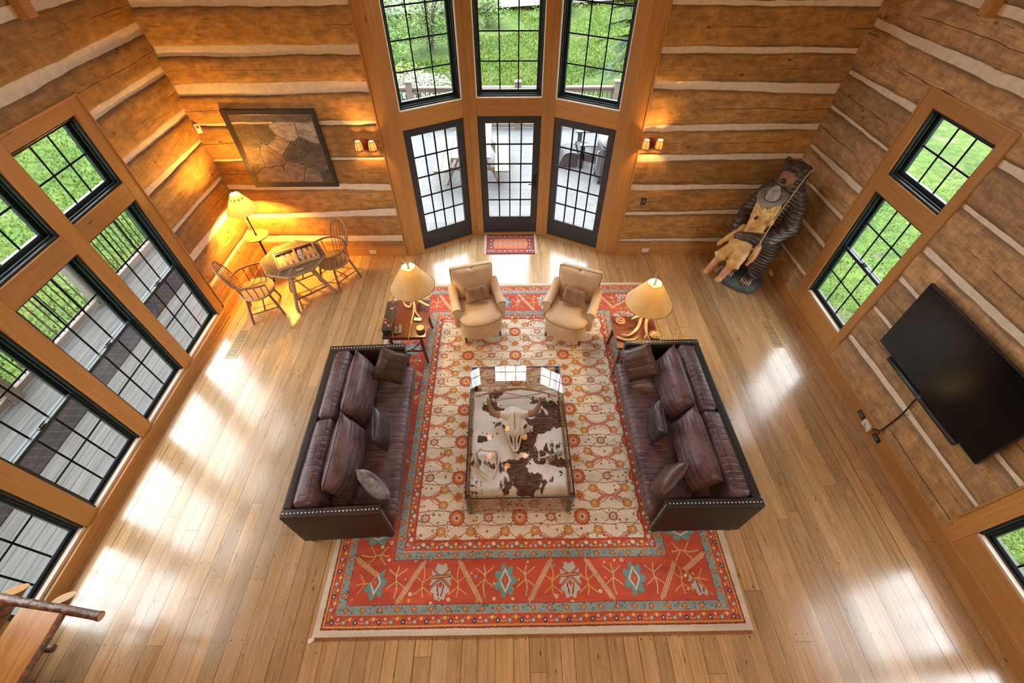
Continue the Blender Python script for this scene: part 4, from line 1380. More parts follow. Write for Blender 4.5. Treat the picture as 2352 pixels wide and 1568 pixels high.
# ================================================================ antler lamps
def m_antler():
    g = G('antler')
    p = g.coord('Object'); x, y, z = g.sep(p)
    n = g.noise(p, 12, 4); f = g.noise(g.vec(x*90, y*90, z*14), 1.0, 3)
    c = g.mix(g.st(n, 0.3, 0.7), (0.50, 0.31, 0.145), (0.66, 0.50, 0.30))
    c = g.mix(g.st(f, 0.55, 0.75, 0.0, 0.5), c, (0.24, 0.13, 0.06))
    return g.done(c, 0.45, f, 0.25, 0.004, 0.4)
M_ANT = m_antler()
def m_shade(name, col, tcol, mixf=0.5, spots=False):
    g = G(name); nt = g.nt
    p = g.coord('Object'); x, y, z = g.sep(p)
    n = g.noise(p, 7, 4)
    c = g.mix(g.st(n, 0.3, 0.7), tuple(a*0.86 for a in col), col)
    if spots:
        a = g.atan2(y, x)
        k = g.cen(a, 2*PI/11)
        f = flower(g, k*0.11, z-0.205, 0.020, 5, 0.55)
        c = g.mix(g.lt(f, 1.0), c, (0.20, 0.06, 0.01))
    df = g.n('ShaderNodeBsdfDiffuse'); tl = g.n('ShaderNodeBsdfTranslucent')
    g.put(df.inputs[0], c)
    ct = g.mix(1.0, c, tcol, 'MULTIPLY'); g.put(tl.inputs[0], ct)
    mx = g.n('ShaderNodeMixShader'); mx.inputs[0].default_value = mixf
    nt.links.new(df.outputs[0], mx.inputs[1]); nt.links.new(tl.outputs[0], mx.inputs[2]); nt.links.new(mx.outputs[0], g.outn.inputs[0])
    return g.mat
M_PARCH = m_shade('parchment_shade', (0.88, 0.80, 0.54), (1.0, 0.86, 0.45), 0.58)
M_LACE = plain('lacing', (0.06, 0.05, 0.045), 0.7)
M_BULB = None
def m_emit(name, col, st_):
    g = G(name); return g.done((0.8, 0.7, 0.5), 0.4, emis=col, estr=st_)
M_BULB = m_emit('warm_bulb', (1.0, 0.62, 0.22), 14)
def cone_shade(mb, r0, r1, z0, z1, seg=40, th=0.004):
    mb.lathe([(r0, z0), (lerp(r0, r1, 0.5), lerp(z0, z1, 0.5)), (r1, z1), (r1-th, z1), (lerp(r0, r1, 0.5)-th, lerp(z0, z1, 0.5)), (r0-th, z0), (r0, z0)], seg, cap=False)
def antler(mb, pts, r0, r1=0.006, n=7):
    q = bez(pts, n); mb.tube(q, rads([r0, r0*0.9, r0*0.75, r1], len(q)), 9)
def make_antler_lamp(label, loc, rz, r_b, antlers, finial, watt):
    t = thing('antler_lamp', label, 'table lamp', loc, rz, 'antler table lamps')
    bs = MB()
    for a in antlers: antler(bs, a[0], a[1])
    bs.build('antler_base', M_ANT, t, smooth=60)
    st_ = MB(); st_.tube([(0, 0, 0.20), (0, 0, 0.60)], 0.008, 8); st_.tube([(0, 0, 0.56), (0, 0, 0.63)], 0.016, 10)
    so = st_.build('stem', M_BRASS, t, smooth=40)
    b = MB(); b.ell((0, 0, 0.655), (0.026, 0.026, 0.034), None, 14, 10); b.build('bulb', M_BULB, so, smooth=180)
    s = MB(); cone_shade(s, r_b, 0.088, 0.41, 0.735); sh = s.build('lamp_shade', M_PARCH, t, smooth=50)
    lc = MB()
    for (r, z, n) in ((r_b, 0.412, 62), (0.088, 0.733, 22)):
        for k in range(n):
            a = 2*PI*k/n
            lc.tube([(r*1.004*math.cos(a), r*1.004*math.sin(a), z-0.006), (r*1.006*math.cos(a+0.04), r*1.006*math.sin(a+0.04), z+0.010)], 0.0028, 4)
    lc.build('lacing', M_LACE, sh)
    f = MB()
    for a in finial: antler(f, a[0], a[1], 0.003)
    f.build('finial', M_ANT, t, smooth=60)
    l = light('lamp_light', 'POINT', (0, 0, 0.62), watt*4.2, (1.0, 0.66, 0.24), 0.03); l.parent = t
    return t
ANT1 = [([(0.02, 0.03, 0.50), (0.0, 0.03, 0.36), (-0.035, 0.0, 0.22), (-0.02, -0.05, 0.12), (-0.03, -0.14, 0.06), (-0.05, -0.30, 0.016)], 0.022),
        ([(-0.03, -0.01, 0.24), (0.05, -0.02, 0.17), (0.14, -0.05, 0.13), (0.20, -0.09, 0.15)], 0.019),
        ([(-0.02, 0.01, 0.26), (0.07, 0.0, 0.19), (0.14, 0.06, 0.15), (0.21, 0.10, 0.19)], 0.017),
        ([(0.0, 0.03, 0.34), (-0.05, 0.03, 0.18), (-0.09, 0.0, 0.05), (-0.16, 0.01, 0.06), (-0.19, 0.05, 0.10)], 0.020),
        ([(-0.02, -0.05, 0.12), (0.0, -0.12, 0.05), (0.06, -0.18, 0.015)], 0.015),
        ([(0.0, 0.05, 0.3), (0.02, 0.12, 0.14), (0.0, 0.16, 0.012)], 0.018)]
ANT2 = [([(-0.02, 0.02, 0.50), (-0.02, 0.0, 0.34), (-0.05, -0.04, 0.20), (-0.09, -0.12, 0.08), (-0.20, -0.20, 0.03), (-0.30, -0.19, 0.035)], 0.026),
        ([(0.03, 0.0, 0.48), (0.02, -0.06, 0.30), (-0.01, -0.14, 0.18), (0.0, -0.24, 0.08), (0.06, -0.28, 0.012)], 0.026),
        ([(0.0, -0.24, 0.08), (-0.03, -0.28, 0.02)], 0.020),
        ([(-0.05, -0.04, 0.22), (-0.12, -0.04, 0.20), (-0.18, -0.06, 0.18)], 0.018),
        ([(0.01, 0.03, 0.32), (0.05, 0.10, 0.14), (0.06, 0.15, 0.012)], 0.020),
        ([(-0.02, 0.03, 0.36), (-0.12, 0.05, 0.32), (-0.22, 0.04, 0.34)], 0.015)]
FIN1 = [([(0, 0, 0.70), (0, 0, 0.78), (-0.02, 0.0, 0.80), (-0.08, 0.02, 0.835)], 0.014), ([(0, 0, 0.76), (0.02, 0.0, 0.80), (0.085, 0.02, 0.84)], 0.012)]
FIN2 = [([(0, 0, 0.70), (0, 0.0, 0.78), (-0.012, 0.01, 0.85), (-0.015, 0.02, 0.90)], 0.012)]
make_antler_lamp('antler lamp with forked antler finial on the left end table', (-1.255, 4.245, TZ), 0, 0.288, ANT1, FIN1, 14)
make_antler_lamp('antler lamp with single spike finial on the right end table', (1.757, 3.905, TZ), 0, 0.293, ANT2, FIN2, 17)
# loose antler tine beside the right lamp
mb = MB(); antler(mb, [(-0.14, 0.02, 0.018), (-0.05, -0.03, 0.022), (0.06, -0.03, 0.022), (0.13, 0.02, 0.02)], 0.016)
o = mb.build('antler_tine', M_ANT, None, smooth=60); o.location = (1.53, 3.66, TZ)
tag(o, 'loose pale antler tine lying flat on the right end table', 'antler')
# things on the left table
def m_floral():
    g = G('floral_lid')
    x, y, z = g.xyz('Object')
    vd, vc = g.voro(g.vec(x*17, y*17), 1.0, 'F1', 0.9, True); a, b, c_ = g.sep(vc)
    f = vd*(1.0+0.25*g.noise(g.vec(x*60, y*60), 1.0, 1))
    c = g.mix(g.st(g.noise(g.vec(x*40, y*40), 1.0, 2), 0.5, 0.6), (0.020, 0.014, 0.020), (0.05, 0.06, 0.04))
    c = g.mix(g.lt(f, 0.42)*g.gt(a, 0.3), c, (0.40, 0.09, 0.075)); c = g.mix(g.lt(f, 0.26)*g.gt(a, 0.3), c, (0.55, 0.22, 0.13)); c = g.mix(g.lt(f, 0.12), c, (0.30, 0.05, 0.05))
    return g.done(c, 0.45)
t = thing('keepsake_box', 'long floral-lidded box along the outer edge of the left end table', 'box', (-1.588, 4.02, TZ), 0.03)
b = MB(); b.box((-0.055, -0.265, 0), (0.055, 0.265, 0.085)); b.build('box_body', M_DARKW, t, bevel=0.005)
b = MB(); b.box((-0.062, -0.272, 0.086), (0.062, 0.272, 0.108)); b.build('box_lid', m_floral(), t, bevel=0.004)
M_GREYP = plain('grey_plastic', (0.10, 0.10, 0.11), 0.4)
M_BTN = plain('button_rubber', (0.35, 0.35, 0.36), 0.6)
def remote(label, loc, rz, l=0.17, w_=0.042, m_=None):
    t = thing('remote_control', label, 'remote control', loc, rz, 'remote controls on the left end table')
    b = MB(); b.rbox((w_, l, 0.016), 0.005, TR((0, 0, 0.008)), n=2); b.build('casing', m_ or M_BLACKP, t, smooth=50)
    for r in range(6):
        for c in range(3):
            k = MB(); k.box((-0.014+c*0.0105, -l*0.38+r*l*0.12, 0.0155), (-0.0065+c*0.0105, -l*0.38+r*l*0.12+0.008, 0.018)); k.build('button', M_BTN, t)
remote('black remote control beside the floral box on the left end table', (-1.487, 3.855, TZ), 0.08)
remote('grey remote control between the black remote and the lamp antlers', (-1.437, 3.865, TZ), 0.10, m_=M_GREYP)
M_LWOOD = m_trim('pale_wood', (0.50, 0.30, 0.14), (0.66, 0.45, 0.25), 0.5)
M_BARK = plain('bark', (0.10, 0.055, 0.032), 0.9, 0.5, 60, bstr=0.6)
def coaster(loc, i, label, parts=True):
    t = thing('wood_coaster', label, 'coaster', loc, i*1.3, 'wood slice coasters stacked on the left end table')
    b = MB(); b.lathe([(0.0, 0.0), (0.050, 0.0), (0.050, 0.013), (0.0, 0.013)], 20, cap=False); b.build('slice', M_LWOOD, t, smooth=40)
    b = MB(); b.lathe([(0.0505, 0.001), (0.0535, 0.003), (0.0535, 0.010), (0.0505, 0.012)], 20, cap=False); b.build('bark_rim', M_BARK, t, smooth=40)
for k, nm in enumerate(('bottom', 'second', 'third', 'top')):
    coaster((-1.168+0.004*(k % 2), 3.845, TZ+0.0135*k), k, '%s round wood coaster of the stack on the left end table' % nm)
t = thing('card_holder', 'small white box open towards the lamp on the left end table', 'box', (-1.225, 4.03, TZ), -0.12)
b = MB(); b.box((-0.06, -0.03, 0), (0.06, 0.03, 0.012)); b.build('tray', M_BLACKP, t)
b = MB(); b.box((-0.05, -0.025, 0.0125), (0.05, 0.025, 0.026)); b.build('cards', M_CREAM, t)
mb = MB(); mb.tube(bez([(-1.27, 4.10, TZ+0.01), (-1.30, 3.90, TZ+0.006), (-1.30, 3.76, TZ+0.006), (-1.305, 3.71, TZ-0.01), (-1.315, 3.70, TZ-0.16), (-1.31, 3.705, 0.26)], 6), 0.0035, 6)
o = mb.build('lamp_cord', plain('ivory_cord', (0.6, 0.45, 0.25), 0.5), None, smooth=60)
tag(o, 'thin ivory lamp cord running off the front of the left end table', 'cord')
# rope-coil trinkets on the right table
M_COIL = m_trim('coil_wood', (0.42, 0.20, 0.09), (0.62, 0.36, 0.19), 0.5)
t = thing('trinket_dish', 'round carved wooden dish nearer the armchair on the right end table', 'dish', (1.487, 3.975, TZ), 0)
b = MB(); b.lathe([(0, 0), (0.058, 0), (0.066, 0.012), (0.062, 0.030), (0.050, 0.033), (0.047, 0.020), (0, 0.018)], 24, cap=False); b.build('dish_bowl', M_COIL, t, smooth=45)
b = MB(); b.tube(bez([(-0.04, -0.01, 0.028), (-0.01, 0.025, 0.034), (0.035, 0.015, 0.03), (0.02, -0.022, 0.034), (-0.02, -0.012, 0.036)], 5), 0.011, 8); b.build('carved_coil', M_COIL, t, smooth=60)
t = thing('pine_cone_bowl', 'round bowl of carved petals beside the sofa arm on the right end table', 'bowl', (1.878, 3.70, TZ), 0)
b = MB(); b.lathe([(0, 0), (0.048, 0), (0.062, 0.016), (0.066, 0.044), (0.060, 0.044), (0.054, 0.018), (0, 0.012)], 24, cap=False); b.build('bowl_shell', M_COIL, t, smooth=45)
for k in range(12):
    a = 2*PI*k/7; r = 0.034 if k < 7 else 0.016
    b = MB(); b.ell((r*math.cos(a), r*math.sin(a), 0.046 if k < 7 else 0.058), (0.018, 0.012, 0.010), Matrix.Rotation(a, 3, 'Z'), 8, 6); b.build('petal', M_LWOOD, t, smooth=60)
# ================================================================ glass coffee table and what lies in it
def m_cowhide():
    g = G('cowhide')
    x, y, z = g.xyz('Object')
    w1 = g.noise(g.vec(x*26, y*9), 1.0, 3, 0.6)
    n = g.noise(g.vec(x*2.3+5.3, y*2.9+1.7), 1.0, 3, 0.5, 0.4)+(w1-0.5)*0.20
    n2 = g.noise(g.vec(x*8, y*8), 1.0, 2)+(w1-0.5)*0.16
    f = g.max(g.st(n, 0.525, 0.55), g.st(n2, 0.68, 0.70))
    br = g.mix(g.st(g.noise(g.vec(x*14, y*40), 1.0, 3), 0.35, 0.65), (0.030, 0.016, 0.015), (0.15, 0.080, 0.055))
    wt = g.mix(g.st(g.noise(g.vec(x*5, y*5), 1.0, 3), 0.3, 0.7), (0.76, 0.78, 0.80), (0.88, 0.88, 0.88))
    c = g.mix(f, wt, br)
    h = g.noise(g.vec(x*120, y*40), 1.0, 2)
    c = g.scale(c, g.st(h, 0.3, 0.7, 0.86, 1.1))
    return g.done(c, 0.7, h, 0.3, 0.005, 0.3)
CT, CTZ = (0.087, 2.485, 0.0145), rad(0.6)
CW, CL_, CH = 1.11, 1.675, 0.438
M_SMOKE = m_glass('smoked_glass', (0.72, 0.62, 0.54), (1, 1, 1), 1.0)
M_TOPG = m_glass('table_glass', (0.985, 0.995, 0.995), (1, 1, 1), 1.15)
M_STEEL = plain('dark_steel', (0.06, 0.075, 0.09), 0.25, 0.1, 40, metal=0.8)
t = thing('glass_coffee_table', 'large rectangular glass display coffee table in the middle of the carpet', 'coffee table', CT, CTZ)
gz = CH-0.012
for nm, M_, sz in (('side_glass', M_SMOKE, None),):
    for (a, b, c, d) in ((-CW/2, -CL_/2, CW/2, -CL_/2), (CW/2, -CL_/2, CW/2, CL_/2), (CW/2, CL_/2, -CW/2, CL_/2), (-CW/2, CL_/2, -CW/2, -CL_/2)):
        mb = MB(); v = [mb.bm.verts.new(p) for p in ((a*.99, b*.992, 0.0), (c*.99, d*.992, 0.0), (c*.99, d*.992, gz), (a*.99, b*.992, gz))]
        mb.face(v); mb.build('side_glass', M_SMOKE, t)
mb = MB(); v = [mb.bm.verts.new(p) for p in ((-CW/2, -CL_/2, CH), (CW/2, -CL_/2, CH), (CW/2, CL_/2, CH), (-CW/2, CL_/2, CH))]
mb.face(v); mb.build('glass_top', M_TOPG, t)
mb = MB(); ring(mb, -CW/2, CW/2, 0, 0, 0, 0, 0) if False else None
mb = MB()
for (lo, hi) in (((-CW/2, -CL_/2, CH-0.014), (CW/2, -CL_/2+0.016, CH-0.002)), ((-CW/2, CL_/2-0.016, CH-0.014), (CW/2, CL_/2, CH-0.002)), ((-CW/2, -CL_/2+0.016, CH-0.014), (-CW/2+0.016, CL_/2-0.016, CH-0.002)), ((CW/2-0.016, -CL_/2+0.016, CH-0.014), (CW/2, CL_/2-0.016, CH-0.002))):
    mb.box(lo, hi)
mb.build('top_frame', M_STEEL, t, bevel=0.002)
mb = MB(); mb.box((-CW/2-0.001, -CL_/2-0.003, CH-0.003), (CW/2+0.001, -CL_/2, CH+0.002)); mb.build('glass_edge', M_NAIL, t)
for sx_ in (-1, 1):
    for sy in (-1, 1):
        mb = MB(); mb.box((sx_*(CW/2-0.036)-0.022, sy*(CL_/2-0.038)-0.022, 0), (sx_*(CW/2-0.036)+0.022, sy*(CL_/2-0.038)+0.022, CH-0.014)); mb.build('corner_post', M_DARKW, t)
PB = (-0.525, -0.64, 0.525, 0.68)
mb = MB(); mb.box((PB[0]+0.02, PB[1]+0.03, 0.0), (PB[2]-0.02, PB[3]-0.03, 0.12)); mb.build('plinth', M_DARKW, t, bevel=0.004)
# cowhide draped over the plinth
mb = MB()
def hide(u, v):
    x, y = lerp(PB[0]-0.01, PB[2]+0.01, u), lerp(PB[1]-0.04, PB[3]+0.04, v)
    e = min((v)/0.06, (1-v)/0.06, 1)
    z = 0.124+0.012*e+0.010*max(0, mnoise.noise(Vector((x*5, y*5, 2))))
    if e < 1: z -= 0.055*(1-e)**2
    return (x+0.012*mnoise.noise(Vector((y*6, 1, 0))), y+0.03*mnoise.noise(Vector((x*7, 5, 0)))*(abs(2*v-1)**8), z)
mb.grid(44, 56, hide)
o = mb.build('cowhide', m_cowhide(), None, smooth=180)
o.matrix_world = Matrix.Translation(Vector(CT)) @ Matrix.Rotation(CTZ, 4, 'Z')
sm = o.modifiers.new('thick', 'SOLIDIFY'); sm.thickness = 0.004; sm.offset = -1
tag(o, 'brown and white cowhide spread inside the glass coffee table', 'hide')
HZ = 0.165
def m_bone(name, c0, c1, dark):
    g = G(name)
    p = g.coord('Object'); n = g.noise(p, 9, 4, 0.6); f = g.noise(p, 60, 3)
    c = g.mix(g.st(n, 0.3, 0.7), c0, c1)
    c = g.mix(g.st(f, 0.6, 0.75, 0, 0.5), c, dark)
    return g.done(c, 0.6, f*0.5+n*0.5, 0.3, 0.006, 0.3)
M_BONE = m_bone('bone', (0.66, 0.60, 0.52), (0.84, 0.80, 0.73), (0.20, 0.15, 0.11))
M_HORN = m_bone('horn', (0.26, 0.14, 0.085), (0.42, 0.26, 0.17), (0.10, 0.05, 0.03))
M_SOCK = plain('socket_dark', (0.035, 0.025, 0.02), 0.9)
# bison skull, nose towards the camera; local y- is the nose
t = thing('bison_skull', 'horned bison skull resting on the cowhide inside the glass table', 'skull', (0.055, 2.60, HZ+0.018), 0.01)
sk = blob('skull_bone', [('e', (0, 0.12, 0.085), (0.155, 0.105, 0.075)), ('e', (0, 0.17, 0.10), (0.12, 0.06, 0.06)), ('c', (0, 0.10, 0.08), 0.10, (0, -0.10, 0.065), 0.078),
      ('c', (-0.10, 0.0, 0.07), 0.05, (-0.075, -0.10, 0.05), 0.035), ('c', (0.10, 0.0, 0.07), 0.05, (0.075, -0.10, 0.05), 0.035),
      ('c', (-0.03, -0.10, 0.06), 0.038, (-0.014, -0.315, 0.030), 0.016), ('c', (0.03, -0.10, 0.06), 0.038, (0.014, -0.315, 0.030), 0.016),
      ('c', (-0.07, -0.08, 0.045), 0.034, (-0.03, -0.30, 0.022), 0.014), ('c', (0.07, -0.08, 0.045), 0.034, (0.03, -0.30, 0.022), 0.014),
      ('c', (-0.13, 0.13, 0.09), 0.05, (-0.19, 0.13, 0.10), 0.035), ('c', (0.13, 0.13, 0.09), 0.05, (0.19, 0.13, 0.10), 0.035),
      ('c', (-0.125, 0.02, 0.085), 0.028, (-0.135, -0.04, 0.07), 0.022), ('c', (0.125, 0.02, 0.085), 0.028, (0.135, -0.04, 0.07), 0.022)], M_BONE, t, 0.010, 3)
for s in (-1, 1):
    mb = MB(); mb.ell((s*0.122, -0.035, 0.088), (0.020, 0.036, 0.024), Matrix.Rotation(-s*0.6, 3, 'Z'), 14, 10); mb.build('eye_socket', M_SOCK, t, smooth=180)
    mb = MB(); mb.tube(bez([(s*0.062, -0.11, 0.085), (s*0.042, -0.19, 0.068), (s*0.026, -0.27, 0.047)], 5), [0.010]*4+[0.011]*4+[0.006]*3, 8); mb.build('nasal_slit', M_SOCK, t, smooth=180)
    h = MB(); q = bez([(s*0.17, 0.13, 0.10), (s*0.235, 0.135, 0.11), (s*0.29, 0.20, 0.15), (s*0.318, 0.30, 0.20)], 6)
    h.tube(q, rads([0.042, 0.040, 0.030, 0.008], len(q)), 14); h.build('horn', M_HORN, t, smooth=60)
mb = MB(); mb.tube([(0, 0.10, 0.176), (0, 0.0, 0.168), (0, -0.10, 0.142)], 0.004, 6); mb.tube([(0, -0.12, 0.112), (0, -0.30, 0.045)], 0.006, 6)
mb.build('suture_crack', M_SOCK, t)
# bow with crossed arrows behind the skull
M_BOW = m_trim('bow_wood', (0.26, 0.14, 0.07), (0.42, 0.26, 0.14), 0.5)
mb = MB(); q = bez([(-0.42, 3.00, HZ+0.10), (-0.25, 3.07, HZ+0.07), (0.0, 3.13, HZ+0.06), (0.16, 3.14, HZ+0.06), (0.40, 3.08, HZ+0.07), (0.58, 2.99, HZ+0.10)], 6)
mb.tube(q, rads([0.007, 0.013, 0.015, 0.015, 0.013, 0.007], len(q)), 8)
t = thing('hunting_bow', 'long curved wooden bow lying behind the skull at the far end of the glass table', 'bow', (0.08, 3.05, HZ), 0)
o = mb.build('bow_stave', M_BOW, t, smooth=60); o.location = (-0.08, -3.05, -HZ)
mb = MB(); mb.tube([(-0.42, 3.00, HZ+0.10), (0.08, 2.99, HZ+0.06), (0.58, 2.99, HZ+0.10)], 0.002, 5)
o = mb.build('bow_string', M_LACE, t); o.location = (-0.08, -3.05, -HZ)
for nm, a, b in (('left', (-0.30, 2.95, HZ+0.04), (0.36, 3.07, HZ+0.04)), ('right', (0.46, 2.94, HZ+0.085), (-0.16, 3.06, HZ+0.12))):
    va, vb = Vector(a), Vector(b)
    t = thing('arrow', 'thin wooden arrow crossing the bow, its butt towards the %s side of the glass table' % nm, 'arrow', va, 0, 'arrows in the glass table')
    mb = MB(); mb.tube([(0, 0, 0), vb-va], 0.0045, 6); mb.build('shaft', M_BOW, t)
    d = (vb-va).normalized()
    mb = MB(); mb.tube([vb-va, vb-va+d*0.05], [0.011, 0.001], 4, flat=(1, 0.3)); mb.build('arrow_head', M_SOCK, t)
    mb = MB()
    for k in range(3):
        M_ = Matrix.Rotation(k*2.09, 4, d)
        n_ = d.orthogonal().normalized()
        vv = [d*0.01, d*0.10, d*0.09+n_*0.02, d*0.02+n_*0.022]
        mb.face([mb.bm.verts.new(M_ @ p) for p in vv])
    mb.build('fletching', M_HORN, t)
t = thing('antler_knife', 'pale curved bone tool by the far right corner inside the glass table', 'tool', (0.53, 2.99, HZ+0.012), 0)
mb = MB(); antler(mb, [(-0.05, 0.08, 0.02), (0.01, 0.02, 0.022), (0.06, -0.07, 0.018)], 0.014, 0.006); mb.build('bone_blade', M_BONE, t, smooth=60)
mb = MB(); mb.tube([(-0.035, 0.066, 0.02), (-0.02, 0.051, 0.021)], 0.017, 8); mb.build('binding', M_HORN, t)
# jawbone and club
t = thing('jaw_bone', 'v-shaped toothed jawbone at the near left corner inside the glass table', 'bone', (-0.25, 2.17, HZ), 0.1)
mb = MB()
for pts in ([(-0.135, 0.10, 0.03), (-0.13, 0.02, 0.03), (-0.08, -0.09, 0.022), (0.02, -0.20, 0.015)], [(0.10, 0.12, 0.03), (0.125, 0.03, 0.03), (0.09, -0.08, 0.022), (0.035, -0.20, 0.015)]):
    q = bez(pts, 6); mb.tube(q, rads([0.034, 0.032, 0.022, 0.010], len(q)), 10, flat=(1.0, 0.7))
mb.fixn = True
mb.build('jaw', M_BONE, t, smooth=60)
mb = MB()
for k in range(6):
    for s, x0 in ((-1, -0.125), (1, 0.115)):
        mb.box((x0-0.008+k*0.004*-s, 0.085-k*0.028, 0.045), (x0+0.010+k*0.004*-s, 0.105-k*0.028, 0.062))
te = mb.build('tooth_row', M_HORN, t); te['kind'] = 'stuff'
mb = MB(); q = bez([(-0.135, 0.10, 0.04), (-0.08, 0.155, 0.05), (-0.045, 0.14, 0.04), (0.02, 0.135, 0.035), (0.10, 0.12, 0.04)], 5); mb.tube(q, rads([0.018, 0.022, 0.012, 0.022, 0.024], len(q)), 8); mb.build('jaw_hinge', M_BONE, t, smooth=60)
t = thing('feathered_rattle', 'bone-handled rattle with a grey stone head at the right side inside the glass table', 'rattle', (0.445, 2.235, HZ), 0.22)
mb = MB(); mb.tube([(-0.13, 0, 0.02), (-0.125, 0, 0.02), (-0.11, 0, 0.02), (0.06, 0, 0.025)], [0.015, 0.017, 0.011, 0.012], 8); mb.build('handle', M_BONE, t, smooth=50)
mb = MB(); mb.ell((0.115, 0, 0.036), (0.042, 0.036, 0.034), None, 16, 12); mb.build('stone_head', plain('grey_stone', (0.34, 0.34, 0.36), 0.7, 0.2, 50), t, smooth=180)
mb = MB()
for k in range(14):
    a = rnd.uniform(0, 6.28); mb.tube([(0.02+rnd.uniform(-.03, .03), 0, 0.025), (0.0+rnd.uniform(-.06, .06), 0.05*math.sin(a), 0.025+0.02*math.cos(a)), (-0.02+rnd.uniform(-.08, .06), 0.09*math.sin(a), 0.012)], [0.004, 0.007, 0.002], 5)
fe = mb.build('feather_tuft', M_HORN, t); fe['kind'] = 'stuff'
mb = MB(); antler(mb, [(-0.05, 0.04, 0.012), (0, 0, 0.016), (0.04, -0.05, 0.010)], 0.010, 0.004)
o = mb.build('painted_bundle', M_HORN, None, smooth=60); o.location = (-0.245, 2.13, HZ); tag(o, 'small dark horn piece between the arms of the jawbone', 'horn')

# ================================================================ game corner: floor lamp, octagonal twig table, two hoop-back chairs
LP = (-3.955, 5.73)
M_LAMPSH = m_shade('painted_shade', (0.95, 0.92, 0.84), (1.0, 0.97, 0.85), 0.82, True)
t = thing('floor_lamp', 'lit floor lamp with round tray and painted shade in the wall corner', 'floor lamp', (LP[0], LP[1], 0), 0.3)
mb = MB()
for k in range(3):
    a = 2*PI*k/3+0.4
    q = bez([(0, 0, 0.34), (0.03*math.cos(a), 0.03*math.sin(a), 0.20), (0.12*math.cos(a), 0.12*math.sin(a), 0.06), (0.22*math.cos(a), 0.22*math.sin(a), 0.012)], 5)
    mb.tube(q, rads([0.012, 0.012, 0.011, 0.010], len(q)), 8)
    mb.tube([(0.22*math.cos(a), 0.22*math.sin(a), 0.012), (0.25*math.cos(a), 0.25*math.sin(a), 0.010)], 0.012, 8)
mb.build('tripod_base', M_BLACKM, t, smooth=50)
mb = MB(); mb.tube([(0, 0, 0.26), (0, 0, 0.735)], 0.017, 10)
for k in range(3):
    a = 2*PI*k/3; mb.tube([(0, 0, 0.62), (0.10*math.cos(a), 0.10*math.sin(a), 0.735)], 0.007, 6)
mb.build('lower_post', M_BLACKM, t, smooth=50)
mb = MB(); mb.lathe([(0, 0.735), (0.165, 0.735), (0.178, 0.745), (0.178, 0.757), (0, 0.757)], 36, cap=False); mb.build('tray', m_trim('tray_wood', (0.16, 0.08, 0.035), (0.24, 0.13, 0.06)), t, smooth=40)
mb = MB(); mb.tube([(0, 0, 0.757), (0, 0, 0.79), (0, 0, 0.80), (0, 0, 1.02), (0, 0, 1.03), (0, 0, 1.22)], [0.016, 0.016, 0.010, 0.010, 0.013, 0.010], 10); mb.build('upper_post', M_BLACKM, t, smooth=40)
mb = MB(); cone_shade(mb, 0.222, 0.062, 1.20, 1.465); shd = mb.build('lamp_shade', M_LAMPSH, t, smooth=50)
# give the shade its own origin so the painted band sits at its own height
for v in shd.data.vertices: v.co.z -= 1.20
shd.location = (0, 0, 1.20)
mb = MB(); mb.ell((0, 0, 1.375), (0.028, 0.028, 0.038), None, 14, 10); mb.build('bulb', M_BULB, t, smooth=180)
mb = MB(); mb.tube([(0, 0, 1.405), (0, 0, 1.485)], 0.004, 6)
for k in range(3):
    a = 2*PI*k/3; mb.tube([(0, 0, 1.455), (0.06*math.cos(a), 0.06*math.sin(a), 1.46)], 0.0025, 5)
mb.ell((0, 0, 1.49), (0.010, 0.010, 0.014), None, 8, 6); mb.build('shade_spider', M_BLACKM, t)
l = light('floor_lamp_light', 'POINT', (0, 0, 1.375), 500, (1.0, 0.46, 0.075), 0.075); l.parent = t

def m_twigtop():
    g = G('twig_mosaic')
    x, y, z = g.xyz('Object')
    a = g.atan2(y, x)
    k = g.floor(a/(PI/4)+0.5)
    ca = k*(PI/4)
    # strips run outwards on two sides and along the edge on the others
    u = g.cos(ca)*x+g.sin(ca)*y
    v = g.cos(ca)*y-g.sin(ca)*x
    alt = g.lt(g.abs(g.mod(k, 4.0)-2.0), 0.6)
    q = u*(1.0-alt)+v*alt
    f = g.fract(q/0.0215)
    n = g.noise(g.vec(x*30, y*30), 1.0, 3)
    idn = g.white(g.vec(g.floor(q/0.0215), k, 0.3))
    c = g.mix(idn, (0.22, 0.145, 0.085), (0.44, 0.31, 0.17))
    c = g.scale(c, g.st(n, 0.3, 0.7, 0.8, 1.15))
    e = g.min(f, 1.0-f)
    c = g.mix(g.st(e, 0.08, 0.22, 0.9, 0.0), c, (0.045, 0.028, 0.018))
    return g.done(c, 0.6, g.sin(f*PI)+n*0.2, 0.8, 0.012, 0.3)
M_TWIG = plain('hickory_bark', (0.22, 0.115, 0.062), 0.8, 0.45, 45, bstr=0.5)
M_TWIGL = m_bone('grey_bark', (0.27, 0.17, 0.10), (0.42, 0.29, 0.18), (0.12, 0.075, 0.045))
GT = (-3.21, 5.175)
t = thing('game_table', 'octagonal rustic twig game table between two hoop-back chairs', 'table', (GT[0], GT[1], 0), 0)
GO = [(-3.654, 5.066), (-3.453, 4.777), (-3.092, 4.735), (-2.827, 4.966), (-2.761, 5.274), (-3.002, 5.561), (-3.33, 5.622), (-3.588, 5.434)]
R_ = 0.455; A0 = 0.20
oc = [(R_*math.cos(A0+PI/4*k), R_*math.sin(A0+PI/4*k)) for k in range(8)]
mb = MB(); mb.prism([(x*0.985, y*0.985) for x, y in oc], 0.705, 0.738); mb.build('table_top', m_twigtop(), t).rotation_euler = (0, 0, 0)
